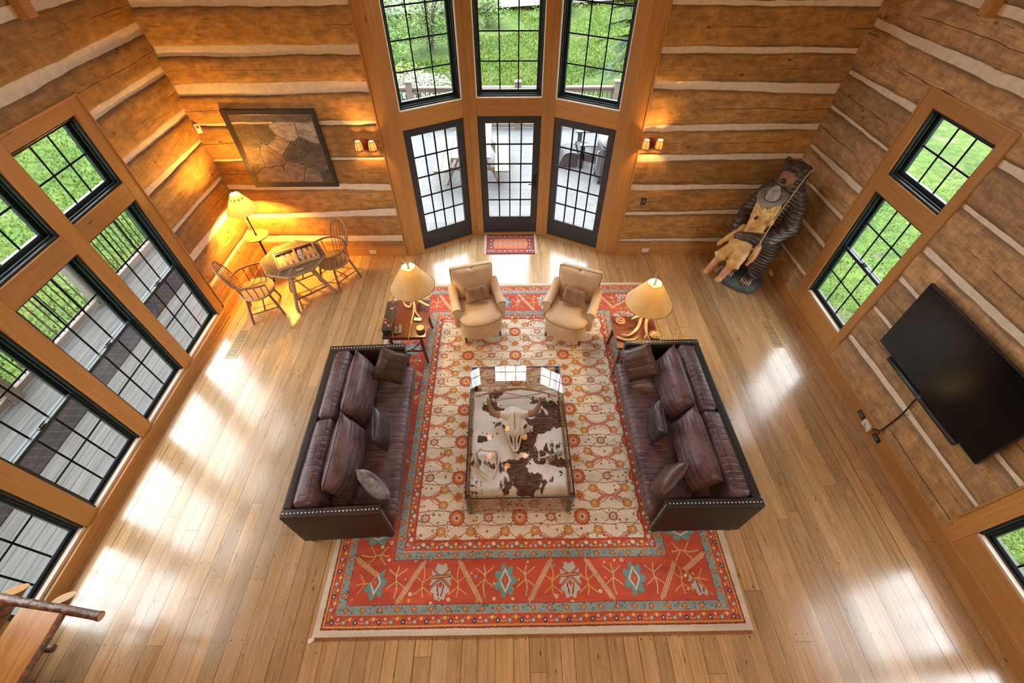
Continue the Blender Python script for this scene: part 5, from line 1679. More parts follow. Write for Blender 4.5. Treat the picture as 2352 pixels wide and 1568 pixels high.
for k in range(8):
    a, b = oc[k], oc[(k+1) % 8]
    mb = MB(); mb.tube([(a[0], a[1], 0.722), ((a[0]+b[0])/2, (a[1]+b[1])/2, 0.722), (b[0], b[1], 0.722)], 0.017, 8); mb.build('edge_twig', M_TWIGL, t, smooth=60)
FT = [(-0.07, -0.37), (0.40, 0.03), (0.06, 0.36), (-0.33, 0.10)]
for i, (x, y) in enumerate(FT):
    mb = MB(); q = bez([(x*0.45, y*0.45, 0.70), (x*0.62, y*0.62, 0.40), (x*0.95, y*0.95, 0.10), (x, y, 0.012)], 5)
    mb.tube(q, rads([0.028, 0.026, 0.024, 0.027], len(q)), 10); mb.build('leg', M_TWIGL, t, smooth=60)
    x2, y2 = FT[(i+1) % 4]
    mb = MB(); mb.tube([(x*0.86, y*0.86, 0.18), ((x+x2)*0.42, (y+y2)*0.42, 0.17), (x2*0.86, y2*0.86, 0.18)], 0.016, 8); mb.build('stretcher', M_TWIG, t, smooth=60)
    mb = MB(); mb.tube([((x+x2)*0.42, (y+y2)*0.42, 0.18), (x*0.55, y*0.55, 0.58)], 0.012, 7); mb.build('brace', M_TWIGL, t, smooth=60)
def m_bgfield():
    g = G('backgammon_field')
    x, y, z = g.xyz('Object')
    cx = g.cen(g.abs(x)-0.1275, 0.0400, 0.02)
    h = g.abs(y)
    tri = g.lt(g.abs(cx), (h-0.025)*0.15)*g.gt(h, 0.03)
    idx = g.floor((x+0.4)/0.040)
    alt = g.gt(g.mod(idx, 2.0), 0.5)
    n = g.noise(g.vec(x*9, y*120), 1.0, 3)
    c = g.mix(g.st(n, 0.3, 0.7), (0.52, 0.33, 0.15), (0.62, 0.42, 0.20))
    c = g.mix(tri, c, g.mix(alt, (0.13, 0.055, 0.03), (0.72, 0.52, 0.28)))
    return g.done(c, 0.4)
BG, BGR = (-3.155, 5.19), rad(32)
t = thing('backgammon_set', 'open wooden backgammon board on the twig game table', 'board game', (BG[0], BG[1], 0.742), BGR)
mb = MB(); ring(mb, -0.29, 0.29, 0, 0, 0, 0, 0) if False else None
mb = MB()
for lo, hi in (((-0.295, -0.215, 0), (0.295, -0.19, 0.042)), ((-0.295, 0.19, 0), (0.295, 0.215, 0.042)), ((-0.295, -0.19, 0), (-0.27, 0.19, 0.042)), ((0.27, -0.19, 0), (0.295, 0.19, 0.042)), ((-0.0125, -0.19, 0), (0.0125, 0.19, 0.036))): mb.box(lo, hi)
mb.build('board_frame', M_LWOOD, t, bevel=0.003)
mb = MB(); mb.box((-0.27, -0.19, 0.0), (0.27, 0.19, 0.012)); mb.build('playing_field', m_bgfield(), t)
for s in (-1, 1):
    mb = MB(); mb.box((s*0.14-0.125, 0.155, 0.0125), (s*0.14+0.125, 0.186, 0.034)); mb.build('checker_row', M_DARKW, t)
MG = Matrix.Translation((BG[0], BG[1], 0.7545)) @ Matrix.Rotation(BGR, 4, 'Z')
for k, (x, y, ht) in enumerate(((0.075, 0.055, 0.055), (0.05, -0.075, 0.05))):
    p = MG @ Vector((x, y, 0))
    t = thing('dice_cup', 'small white dice cup on the backgammon board, nearer the %s side' % ('wall' if k == 0 else 'camera'), 'cup', p, 0, 'dice cups on the backgammon board')
    mb = MB(); mb.lathe([(0.0, 0.0), (0.020, 0.0), (0.025, ht), (0.021, ht), (0.017, 0.008), (0, 0.008)], 18, cap=False); mb.build('cup_body', M_CREAM, t, smooth=40)
    mb = MB(); mb.ell((0, 0, 0.02), (0.013, 0.013, 0.011), None, 8, 6); mb.build('dice', plain('green_dice', (0.05, 0.22, 0.08), 0.5), t)
p = MG @ Vector((-0.10, -0.27, 0))
mb = MB(); mb.rbox((0.10, 0.035, 0.02), 0.006, None, n=2); o = mb.build('board_clasp', M_LWOOD, None, smooth=50); o.location = (p.x+0.09, p.y-0.02, 0.752); o.rotation_euler = (0, 0, BGR); tag(o, 'small pale wooden block on the twig table in front of the backgammon board', 'block')

def m_weave():
    g = G('cane_weave')
    x, y, z = g.xyz('Object')
    k = 0.022
    a, b = g.fract((x+y)/k), g.fract((x-y)/k)
    ia, ib = g.floor((x+y)/k), g.floor((x-y)/k)
    par = g.gt(g.mod(ia+ib, 2.0), 0.5)
    wa, wb = g.sin(a*PI), g.sin(b*PI)
    h = g.mix(par, wa, wb)
    hs = g.sep(h)[0]
    n = g.noise(g.vec(x*60, y*60), 1.0, 2)
    c = g.mix(g.st(hs, 0.15, 0.75), (0.11, 0.062, 0.028), (0.52, 0.36, 0.18))
    c = g.scale(c, g.st(n, 0.3, 0.7, 0.85, 1.12))
    return g.done(c, 0.6, hs, 0.9, 0.008, 0.3)
M_WEAVE = m_weave()
def make_hoop_chair(label, loc, face_deg):
    t = thing('hoop_chair', label, 'chair', (loc[0], loc[1], 0), rad(face_deg), 'hoop-back chairs at the game table')
    # local +x is the front
    def seat_o(k=1.0): return [((0.235*math.cos(a)+0.012)*k, 0.245*math.sin(a)*(1+0.06*math.cos(a))*k) for a in [2*PI*i/36 for i in range(36)]]
    mb = MB(); mb.prism(seat_o(), 0.405, 0.435); mb.build('seat', M_WEAVE, t, bevel=0.008)
    mb = MB(); mb.tube([(x, y, 0.42) for x, y in seat_o(1.02)], 0.016, 8, closed=True); mb.build('seat_rim', M_TWIGL, t, smooth=60)
    for sx_ in (-1, 1):
        for sy in (-1, 1):
            mb = MB(); mb.tube([(sx_*0.15, sy*0.16, 0.41), (sx_*0.19, sy*0.20, 0.2), (sx_*0.225, sy*0.235, 0.0)], [0.017, 0.019, 0.016], 8); mb.build('leg', M_TWIG, t, smooth=60)
    for sy in (-1, 1):
        mb = MB(); mb.tube([(-0.20, sy*0.212, 0.16), (0.20, sy*0.212, 0.16)], 0.010, 7); mb.build('stretcher', M_TWIG, t, smooth=60)
    mb = MB(); mb.tube([(0, -0.212, 0.16), (0, 0.212, 0.16)], 0.010, 7); mb.build('stretcher', M_TWIG, t, smooth=60)
    arm = [(0.20-0.0, -0.285, 0.655), (0.05, -0.285, 0.66), (-0.12, -0.235, 0.665), (-0.215, -0.12, 0.67), (-0.24, 0, 0.67), (-0.215, 0.12, 0.67), (-0.12, 0.235, 0.665), (0.05, 0.285, 0.66), (0.20, 0.285, 0.655)]
    q = bez(arm, 6); mb = MB(); mb.tube(q, 0.014, 8); mb.build('arm_rail', M_TWIG, t, smooth=60)
    hp = [(-0.20, -0.185, 0.66), (-0.245, -0.19, 0.80), (-0.295, -0.13, 0.95), (-0.315, 0, 1.005), (-0.295, 0.13, 0.95), (-0.245, 0.19, 0.80), (-0.20, 0.185, 0.66)]
    q2 = bez(hp, 6); mb = MB(); mb.tube(q2, 0.014, 8); mb.build('back_hoop', M_TWIGL, t, smooth=60)
    for k in range(-3, 4):
        y = k*0.052
        top = min(q2[6:-6], key=lambda p: abs(p.y-y*1.25)); 
        if k in (-3, 3): top = Vector((-0.262, 0.165*k/3, 0.87))
        mb = MB(); mb.tube([(-0.19+0.006*k*k*0.6, y, 0.43), (-0.235+0.004*k*k, y*1.12, 0.67), top], 0.0065, 6); mb.build('spindle', M_TWIG, t, smooth=60)
    for sy in (-1, 1):
        for x in (-0.06, 0.03, 0.12, 0.19):
            mb = MB(); mb.tube([(x*0.9, sy*math.sqrt(max(0.01, 1-(x/0.26)**2))*0.235, 0.43), (x, sy*(0.262+0.024*min(1, max(0, x+0.1)*8)), 0.657)], 0.007, 6); mb.build('spindle', M_TWIG, t, smooth=60)
    return t
make_hoop_chair('hoop-back cane chair on the window side of the game table', (-3.77, 4.835), 27)
make_hoop_chair('hoop-back cane chair between the game table and the back wall', (-2.80, 5.55), 236)
# ================================================================ carved bear hugging a cowboy
def m_bear():
    g = G('carved_fur')
    p = g.coord('Object'); x, y, z = g.sep(p)
    n = g.noise(p, 6, 3); n2 = g.noise(p, 30, 3)
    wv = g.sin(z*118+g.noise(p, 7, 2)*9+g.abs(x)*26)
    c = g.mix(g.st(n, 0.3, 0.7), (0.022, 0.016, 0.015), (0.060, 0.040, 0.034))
    c = g.mix(g.st(wv, 0.2, 1.0, 0.0, 0.6), c, (0.15, 0.115, 0.11))  # paler rings paint highlights onto the carved ridges
    c = g.scale(c, g.st(n2, 0.3, 0.7, 0.75, 1.2))
    return g.done(c, 0.42, wv*0.6+n2*0.3, 0.7, 0.012, 0.5)
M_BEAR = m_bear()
M_MUZ = m_bone('carved_muzzle', (0.19, 0.085, 0.045), (0.30, 0.15, 0.085), (0.07, 0.03, 0.02))
def m_pine():
    g = G('carved_pine')
    p = g.coord('Object'); x, y, z = g.sep(p)
    n = g.noise(p, 9, 4); f = g.noise(g.vec(x*40, y*40, z*160), 1.0, 3)
    c = g.mix(g.st(n, 0.3, 0.7), (0.48, 0.26, 0.075), (0.66, 0.43, 0.165))
    c = g.mix(g.st(f, 0.58, 0.75, 0, 0.5), c, (0.22, 0.09, 0.03))
    return g.done(c, 0.42, f*0.6+n*0.4, 0.35, 0.008, 0.45)
M_PINE = m_pine()
M_SKINW = m_bone('carved_boot', (0.42, 0.20, 0.10), (0.56, 0.31, 0.17), (0.22, 0.09, 0.05))
M_SLATE = m_bone('slate_paint', (0.055, 0.075, 0.085), (0.11, 0.14, 0.15), (0.025, 0.03, 0.035))
M_HATG = m_bone('grey_hat', (0.25, 0.22, 0.20), (0.37, 0.34, 0.31), (0.14, 0.12, 0.11))
M_CLAW = plain('claw', (0.42, 0.30, 0.19), 0.5, 0.2)
BP, BR_ = (3.865, 5.475, 0.0), rad(-49)
t = thing('bear_statue', 'carved dark bear statue hugging a cowboy in the corner by the right window', 'statue', BP, BR_)
# rock base
mb = MB()
nseg = 40
def basef(u, v):
    a = 2*PI*u
    rx, ry = 0.335, 0.275
    k = 1.0+0.05*mnoise.noise(Vector((math.cos(a)*1.4, math.sin(a)*1.4, 2)))
    sup = (abs(math.cos(a))**3+abs(math.sin(a))**3)**(-1/3)
    r = (0.93+0.07*math.sin(PI*min(1, v*1.0)))*k*sup if v < 0.999 else 0.90*k*sup
    z = 0.135*v
    return (rx*r*math.cos(a), -0.06+ry*r*math.sin(a), z+0.008*mnoise.noise(Vector((a*3, v*3, 1))) if v > 0.01 else 0.0)
V = mb.grid(nseg, 6, basef, cu=True)
mb.face([V[i][0] for i in reversed(range(nseg))]); mb.face([V[i][6] for i in range(nseg)])
mb.build('rock_base', M_SLATE, t, smooth=50)
P = []
P += [('c', (0, 0.05, 0.72), 0.225, (0, 0.03, 1.10), 0.235), ('c', (0, 0.03, 1.10), 0.235, (0, 0.0, 1.50), 0.215), ('c', (0, 0.0, 1.50), 0.215, (0, -0.02, 1.76), 0.19),
      ('e', (0, -0.03, 1.865), (0.185, 0.19, 0.165)), ('c', (0, -0.13, 1.86), 0.125, (0, -0.25, 1.84), 0.088),
      ('e', (0, 0.16, 0.80), (0.18, 0.14, 0.16)), ('e', (-0.085, -0.155, 1.945), (0.06, 0.05, 0.03)), ('e', (0.085, -0.155, 1.945), (0.06, 0.05, 0.03))]
for s in (-1, 1):
    P += [('e', (s*0.148, 0.0, 1.985), (0.050, 0.036, 0.052)), ('c', (s*0.12, 0.0, 1.90), 0.075, (s*0.145, 0.0, 1.97), 0.04),
          ('c', (s*0.135, 0.05, 0.74), 0.175, (s*0.155, 0.0, 0.42), 0.135), ('c', (s*0.155, 0.0, 0.42), 0.135, (s*0.155, 0.0, 0.22), 0.108),
          ('e', (s*0.155, -0.10, 0.195), (0.098, 0.165, 0.066)),
          ('c', (s*0.14, 0.0, 1.60), 0.13, (s*0.22, -0.01, 1.48), 0.13), ('c', (s*0.22, -0.01, 1.48), 0.13, (s*0.315, -0.11, 1.20), 0.115)]
P += [('c', (0.315, -0.11, 1.20), 0.115, (0.19, -0.44, 1.08), 0.098), ('c', (0.19, -0.44, 1.08), 0.098, (-0.07, -0.575, 1.06), 0.088), ('e', (-0.12, -0.58, 1.05), (0.095, 0.07, 0.08)),
      ('c', (-0.315, -0.11, 1.20), 0.115, (-0.27, -0.40, 1.09), 0.10), ('e', (-0.23, -0.47, 1.05), (0.085, 0.09, 0.08))]
def bearmat(c):
    if c.y < -0.165 and 1.74 < c.z < 1.945 and abs(c.x) < 0.10: return 1
    return 0
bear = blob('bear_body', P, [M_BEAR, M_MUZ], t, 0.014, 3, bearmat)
mb = MB(); mb.ell((0, -0.330, 1.865), (0.045, 0.026, 0.034), None, 14, 10); mb.build('nose', M_BLACKP, t, smooth=180)
mb = MB(); mb.tube(bez([(-0.068, -0.298, 1.805), (0, -0.335, 1.795), (0.068, -0.298, 1.805)], 4), 0.006, 6); mb.build('mouth_line', M_SOCK, t)
for s in (-1, 1):
    mb = MB(); mb.ell((s*0.085, -0.205, 1.935), (0.017, 0.012, 0.017), None, 10, 8); mb.build('eye', M_BLACKP, t, smooth=180)
    mb = MB(); mb.ell((s*0.150, -0.03, 1.985), (0.030, 0.014, 0.038), None, 12, 8); mb.build('inner_ear', M_SOCK, t, smooth=180)
    for k in range(5):
        x = s*0.155+(k-2)*0.034
        mb = MB(); mb.tube([(x, -0.235+0.012*abs(k-2), 0.20), (x, -0.275+0.012*abs(k-2), 0.185), (x, -0.29+0.012*abs(k-2), 0.150)], [0.014, 0.013, 0.005], 7); mb.build('claw', M_CLAW, t, smooth=60)
# cowboy held against the chest, legs dangling forward
CBp = [('c', (-0.02, -0.32, 1.36), 0.115, (-0.03, -0.40, 1.10), 0.115), ('c', (-0.03, -0.40, 1.10), 0.115, (-0.045, -0.55, 0.95), 0.13), ('e', (-0.05, -0.625, 0.945), (0.170, 0.125, 0.115)),
       # head with cheeks, brows, nose, moustache and a long pointed beard
       ('e', (-0.02, -0.40, 1.53), (0.125, 0.115, 0.125)), ('e', (-0.085, -0.475, 1.515), (0.045, 0.035, 0.036)), ('e', (0.045, -0.475, 1.515), (0.045, 0.035, 0.036)),
       ('c', (-0.02, -0.50, 1.555), 0.020, (-0.02, -0.545, 1.505), 0.030), ('c', (-0.095, -0.485, 1.575), 0.018, (-0.035, -0.505, 1.568), 0.016), ('c', (0.055, -0.485, 1.575), 0.018, (-0.005, -0.505, 1.568), 0.016),
       ('c', (-0.025, -0.525, 1.475), 0.028, (-0.13, -0.50, 1.395), 0.018), ('c', (-0.015, -0.525, 1.475), 0.028, (0.09, -0.50, 1.395), 0.018),
       ('c', (-0.02, -0.45, 1.42), 0.125, (-0.05, -0.545, 1.29), 0.075), ('c', (-0.05, -0.545, 1.29), 0.075, (-0.085, -0.60, 1.185), 0.022),
       ('c', (-0.13, -0.38, 1.55), 0.05, (-0.125, -0.42, 1.40), 0.045), ('c', (0.095, -0.38, 1.55), 0.05, (0.095, -0.42, 1.40), 0.045),
       # flared chaps
       ('c', (-0.125, -0.66, 0.90), 0.095, (-0.185, -0.80, 0.80), 0.092), ('c', (0.035, -0.66, 0.90), 0.095, (0.02, -0.82, 0.78), 0.095),
       # arm that pokes out under the paw
       ('c', (-0.17, -0.44, 1.12), 0.05, (-0.235, -0.58, 1.02), 0.046), ('c', (-0.235, -0.58, 1.02), 0.046, (-0.30, -0.69, 0.925), 0.034), ('e', (-0.31, -0.725, 0.90), (0.034, 0.04, 0.03)),
       ('c', (0.12, -0.42, 1.12), 0.05, (0.155, -0.54, 0.98), 0.045),
       ('c', (-0.13, -0.36, 1.30), 0.06, (0.09, -0.36, 1.30), 0.06)]
t2 = thing('cowboy_figure', None, None)
bpy.data.objects.remove(t2)
cb = blob('cowboy_body', CBp, [M_PINE], t, 0.0095, 2)
for nm, a, b, c in (('left', (-0.185, -0.79, 0.80), (-0.215, -0.90, 0.66), (-0.225, -0.935, 0.60)), ('right', (0.02, -0.80, 0.78), (-0.015, -0.90, 0.62), (-0.025, -0.93, 0.56))):
    bo = blob('boot', [('c', a, 0.062, b, 0.050), ('c', b, 0.050, c, 0.048), ('e', (c[0]-0.008, c[1]-0.04, c[2]-0.025), (0.048, 0.080, 0.045))], [M_SKINW], cb, 0.009, 2)
    dv = (Vector(b)-Vector(a)).normalized()
    mb = MB(); mb.tube([Vector(a)-dv*0.01, Vector(a)+dv*0.03, Vector(a)+dv*0.045], [0.098, 0.108, 0.104], 18, cap=False)
    mb.build('trouser_cuff', M_PINE, cb, smooth=60)
    mb = MB(); mb.tube([(c[0]-0.05, c[1]-0.02, c[2]-0.055), (c[0]+0.035, c[1]-0.02, c[2]-0.055)], 0.02, 8, flat=(0.4, 1.6)); mb.build('boot_sole', M_CLAW, bo)
for s in (-1, 1):
    mb = MB(); mb.ell((-0.02+s*0.042, -0.508, 1.548), (0.015, 0.008, 0.007), None, 8, 6); mb.build('eye', M_SOCK, cb)
mb = MB(); mb.ell((-0.035, -0.592, 1.41), (0.020, 0.022, 0.034), Matrix.Rotation(0.4, 3, 'Y'), 10, 8); mb.build('open_mouth', M_SOCK, cb, smooth=180)
mb = MB(); mb.tube([(0.035, -0.70, 0.985), (0.115, -0.64, 0.985), (0.145, -0.55, 0.985)], 0.014, 8); mb.build('belt', M_SKINW, cb, smooth=60)
mb = MB(); q = bez([(0.15, -0.56, 1.00), (0.17, -0.62, 0.90), (0.15, -0.66, 0.75)], 5); mb.tube(q, rads([0.055, 0.065, 0.038], len(q)), 12, flat=(1.0, 0.6)); mb.build('holster', M_PINE, cb, smooth=60)
mb = MB()
mh = Matrix.Translation((-0.02, -0.385, 1.635)) @ Matrix.Rotation(0.22, 4, 'X')
def brim(u, v):
    a = 2*PI*u; r = lerp(0.085, 0.195, v)
    return mh @ Vector((r*math.cos(a)*0.92, r*math.sin(a)*1.05, 0.045*v*v*abs(math.cos(a))**2-0.01*v))
V = mb.grid(32, 5, brim, cu=True)
def crown(u, v):
    a = 2*PI*u; r = lerp(0.100, 0.066, v)*(1 if v < 0.95 else 0.95)
    return mh @ Vector((r*math.cos(a)*0.9, r*math.sin(a)*1.12, 0.135*v+(0.02*math.sin(a)**2 if v > 0.6 else 0)))
V2 = mb.grid(32, 6, crown, cu=True)
c0 = mb.bm.verts.new(mh @ Vector((0, 0, 0.10)))
for i in range(32): mb.face([V2[i][6], V2[(i+1) % 32][6], c0])
ho = mb.build('cowboy_hat', M_HATG, cb, smooth=60); sd = ho.modifiers.new('thick', 'SOLIDIFY'); sd.thickness = 0.008
mb = MB(); mb.tube([tuple(crown(k/24, 0.12) + (mh.to_3x3() @ Vector((0.003*math.cos(2*PI*k/24), 0.003*math.sin(2*PI*k/24), 0)))) for k in range(24)], 0.006, 6, closed=True); mb.build('hat_band', M_SOCK, ho)
# lasso rope from the ear down to the holster
M_ROPE = plain('rope', (0.52, 0.36, 0.19), 0.8, 0.3, 200)
mb = MB()
mb.tube(bez([(0.19, -0.06, 2.0), (0.18, -0.16, 1.90), (0.17, -0.44, 1.52), (0.165, -0.60, 1.12), (0.17, -0.66, 0.95)], 8), 0.0065, 7)
mb.tube(bez([(0.165, -0.60, 1.14), (0.215, -0.61, 1.0), (0.20, -0.66, 0.82), (0.15, -0.70, 0.88), (0.17, -0.66, 1.02)], 8), 0.0055, 7)
mb.tube(bez([(0.12, -0.01, 2.035), (0.19, -0.045, 2.03), (0.205, -0.05, 1.96)], 5), 0.0065, 7)
mb.build('lasso_rope', M_ROPE, t, smooth=60)
mb = MB(); mb.tube(bez([(-0.16, -0.86, 0.70), (-0.12, -0.96, 0.62), (-0.07, -0.95, 0.74), (-0.05, -0.92, 0.66), (0.0, -0.90, 0.65)], 6), 0.0035, 6); mb.build('spur_strap', M_ROPE, cb)
# ================================================================ things fixed to the walls
t = thing('television', 'large black flat television on the right log wall', 'television', (XR, 2.485, 1.41), 0)
M_SCREEN = G('tv_screen').done((0.003, 0.003, 0.005), 0.16, spec=0.25)
# tip the top a little towards the room; panel faces -x
Mt = Matrix.Rotation(rad(-3.0), 4, 'Y')
mb = MB(); mb.box((-0.120, -0.765, -0.44), (-0.085, 0.765, 0.44), Mt); mb.build('tv_panel', M_BLACKP, t, bevel=0.004)
mb = MB(); mb.box((-0.1225, -0.755, -0.425), (-0.1195, 0.755, 0.432), Mt); mb.build('screen', M_SCREEN, t)
mb = MB(); mb.rbox((0.05, 1.0, 0.5), 0.02, Mt @ Matrix.Translation((-0.062, 0, -0.05)), n=2); mb.build('back_housing', M_BLACKP, t, smooth=50)
mb = MB(); mb.box((-0.055, -0.25, -0.15), (0.015, 0.25, 0.15)); mb.build('wall_mount', M_BLACKM, t)
t = thing('soundbar', 'long black soundbar fixed under the television', 'soundbar', (XR-0.10, 2.48, 0.935), 0)
mb = MB(); mb.tube([(0, -0.535, 0), (0, -0.53, 0), (0, 0.53, 0), (0, 0.535, 0)], [0.026, 0.030, 0.030, 0.026], 16); mb.build('bar_body', M_BLACKP, t, smooth=50)
mb = MB(); mb.tube([(0, -0.012, 0), (0, 0.012, 0)], 0.0305, 16); mb.build('badge_band', M_GREYP, t, smooth=50)
for y in (-0.35, 0.35):
    mb = MB(); mb.box((0.0, y-0.015, -0.005), (0.115, y+0.015, 0.02)); mb.build('bracket', M_BLACKM, t)
mb = MB(); mb.tube(bez([(4.36, 2.53, 0.90), (4.36, 2.525, 0.80), (4.37, 2.50, 0.58), (4.365, 2.495, 0.28), (4.35, 2.50, 0.22), (4.345, 2.58, 0.13)], 6), 0.009, 7)
mb.tube(bez([(4.36, 2.50, 0.22), (4.335, 2.47, 0.19), (4.345, 2.46, 0.13)], 5), 0.006, 6)
o = mb.build('power_cable', M_BLACKP, None, smooth=60); tag(o, 'black power cable hanging from the soundbar down to the wall socket', 'cable')
def plate(name, label, cat, loc, rz, w_, h_, matl, group=None, slots=True, thick=0.008, m2=None):
    t = thing(name, label, cat, loc, rz, group)
    mb = MB(); mb.box((-w_/2, -thick, -h_/2), (w_/2, 0.004, h_/2)); mb.build('cover_plate', matl, t, bevel=0.003)
    if slots:
        mb = MB(); mb.box((-w_*0.30, -thick-0.002, -h_*0.26), (w_*0.30, -thick+0.001, h_*0.26)); mb.build('socket_face', m2 or M_CREAM, t)
    return t
BBX = 0.030
plate('wall_socket', 'black wall socket on the right baseboard, nearest the right window', 'socket', (XR-BBX, 2.785, 0.105), -PI/2, 0.115, 0.07, M_BLACKP, 'wall sockets', m2=M_GREYP)
plate('wall_socket', 'black wall socket on the right baseboard where the power cable ends', 'socket', (XR-BBX, 2.465, 0.105), -PI/2, 0.115, 0.07, M_BLACKP, 'wall sockets', m2=M_GREYP)
t = thing('plug_adapter', 'white plug-in adapter box between the two black sockets under the television', 'adapter', (XR-BBX, 2.635, 0.10), -PI/2)
mb = MB(); mb.rbox((0.135, 0.035, 0.085), 0.008, Matrix.Translation((0, -0.018, 0)), n=2); mb.build('adapter_body', M_CREAM, t, smooth=50)
mb = MB(); mb.tube(bez([(-0.02, -0.037, 0.03), (0.0, -0.042, -0.02), (0.05, -0.03, -0.03)], 5), 0.003, 6); mb.build('lead', M_BLACKP, t)
plate('wall_socket', 'white wall socket on the back baseboard left of the bay', 'socket', (-2.385, YB-BBX, 0.085), 0, 0.115, 0.075, M_CREAM, 'wall sockets')
plate('wall_socket', 'white wall socket on the back baseboard right of the bay', 'socket', (2.415, YB-BBX, 0.085), 0, 0.115, 0.075, M_CREAM, 'wall sockets')
plate('wall_socket', 'white wall socket on the right baseboard behind the bear statue', 'socket', (XR-BBX, 5.52, 0.095), -PI/2, 0.115, 0.075, M_CREAM, 'wall sockets')
plate('dark_switch', 'black square switch plate on the back log wall right of the bay', 'switch', (2.166, YB-0.018, 1.03), 0, 0.085, 0.115, M_BLACKP, m2=M_GREYP)
t = thing('wall_sensor', 'small white sensor box in the left corner above the picture\'s left edge', 'sensor', (-4.295, YB-0.015, 2.19), 0.5)
mb = MB(); mb.rbox((0.07, 0.035, 0.13), 0.008, None, n=2); mb.build('sensor_body', M_CREAM, t, smooth=50)
mb = MB(); mb.ell((0, -0.018, 0.02), (0.018, 0.006, 0.018), None, 12, 8); mb.build('sensor_lens', M_GREYP, t, smooth=180)

# framed glass: a reflection of stonework painted into the panel colour
def m_stones():
    g = G('stone_reflection')
    x, y, z = g.xyz('Object')
    n = g.noise(g.vec(x*7, z*14), 1.0, 5, 0.65); f = g.noise(g.vec(x*70, z*30), 1.0, 3)
    wx = x+(g.noise(g.vec(x*5, z*5, 1), 1.0, 4)-0.5)*0.12
    wz = z+(g.noise(g.vec(x*5, z*5, 9), 1.0, 4)-0.5)*0.12
    cells = [(-0.42, 0.20, (0.105, 0.080, 0.055)), (-0.16, 0.22, (0.085, 0.066, 0.050)), (0.12, 0.27, (0.37, 0.33, 0.30)), (0.44, 0.25, (0.33, 0.32, 0.32)), (-0.03, 0.09, (0.34, 0.245, 0.185)),
             (0.14, -0.03, (0.085, 0.078, 0.075)), (0.36, 0.03, (0.075, 0.072, 0.072)), (0.44, -0.18, (0.105, 0.100, 0.082)), (-0.24, -0.10, (0.27, 0.175, 0.115)), (-0.44, -0.08, (0.20, 0.13, 0.085)),
             (-0.22, -0.38, (0.29, 0.195, 0.125)), (0.06, -0.34, (0.25, 0.175, 0.125)), (0.30, -0.42, (0.22, 0.18, 0.155)), (0.53, -0.43, (0.06, 0.058, 0.062))]
    d1 = d2 = c = None
    for (cx_, cz_, col) in cells:
        d = g.hyp(wx-cx_, (wz-cz_)*1.15)
        if d1 is None: d1, d2, c = d, d*0.0+9.0, g.mix(0.0, col, col); continue
        near = g.lt(d, d1)
        c = g.mix(near, c, col)
        d2 = g.min(d2, g.max(d, d1)); d1 = g.min(d1, d)
    e = d2-d1
    c = g.scale(c, g.st(n, 0.28, 0.72, 0.6, 1.5)); c = g.scale(c, g.st(f, 0.3, 0.7, 0.88, 1.1))
    c = g.mix(g.band(e+(f-0.5)*0.012, 0.014, 0.030)*0.4, c, (0.40, 0.30, 0.22))
    c = g.mix(g.st(e+(f-0.5)*0.012, 0.006, 0.016, 0.85, 0.0), c, (0.030, 0.024, 0.022))
    zz = z+(g.noise(g.vec(x*4, 0.2), 1.0, 2)-0.5)*0.03
    c = g.mix(g.gt(zz, 0.385), c, g.scale((0.115, 0.098, 0.102), g.st(n, 0.3, 0.7, 0.6, 1.4)))
    c = g.mix(g.band(zz, 0.368, 0.392)*g.lt(x, 0.0), c, (0.60, 0.45, 0.30))
    return g.done(c, 0.5, n, 0.15, 0.006, 0.35)
PXc, PZc, PW, PH = -3.235, 1.885, 1.27, 1.115
t = thing('framed_picture', 'black-framed picture with a painted reflection of stonework on the back log wall', 'picture', (PXc, YB-0.022, PZc), 0)
mb = MB(); ring(mb, -PW/2, PW/2, -PH/2, PH/2, 0.068, -0.032, 0.004, tone=0.5); fo = mb.build('picture_frame', m_trim('ebony_frame', (0.018, 0.016, 0.017), (0.040, 0.036, 0.036), 0.35), t, bevel=0.004)
mb = MB(); ring(mb, -PW/2+0.068, PW/2-0.068, -PH/2+0.068, PH/2-0.068, 0.007, -0.024, 0.003, tone=0.5); mb.build('inner_fillet', M_BRASS, fo)
mb = MB(); mb.box((-PW/2+0.07, -0.014, -PH/2+0.07), (PW/2-0.07, 0.002, PH/2-0.07)); mb.build('picture_panel', m_stones(), t)

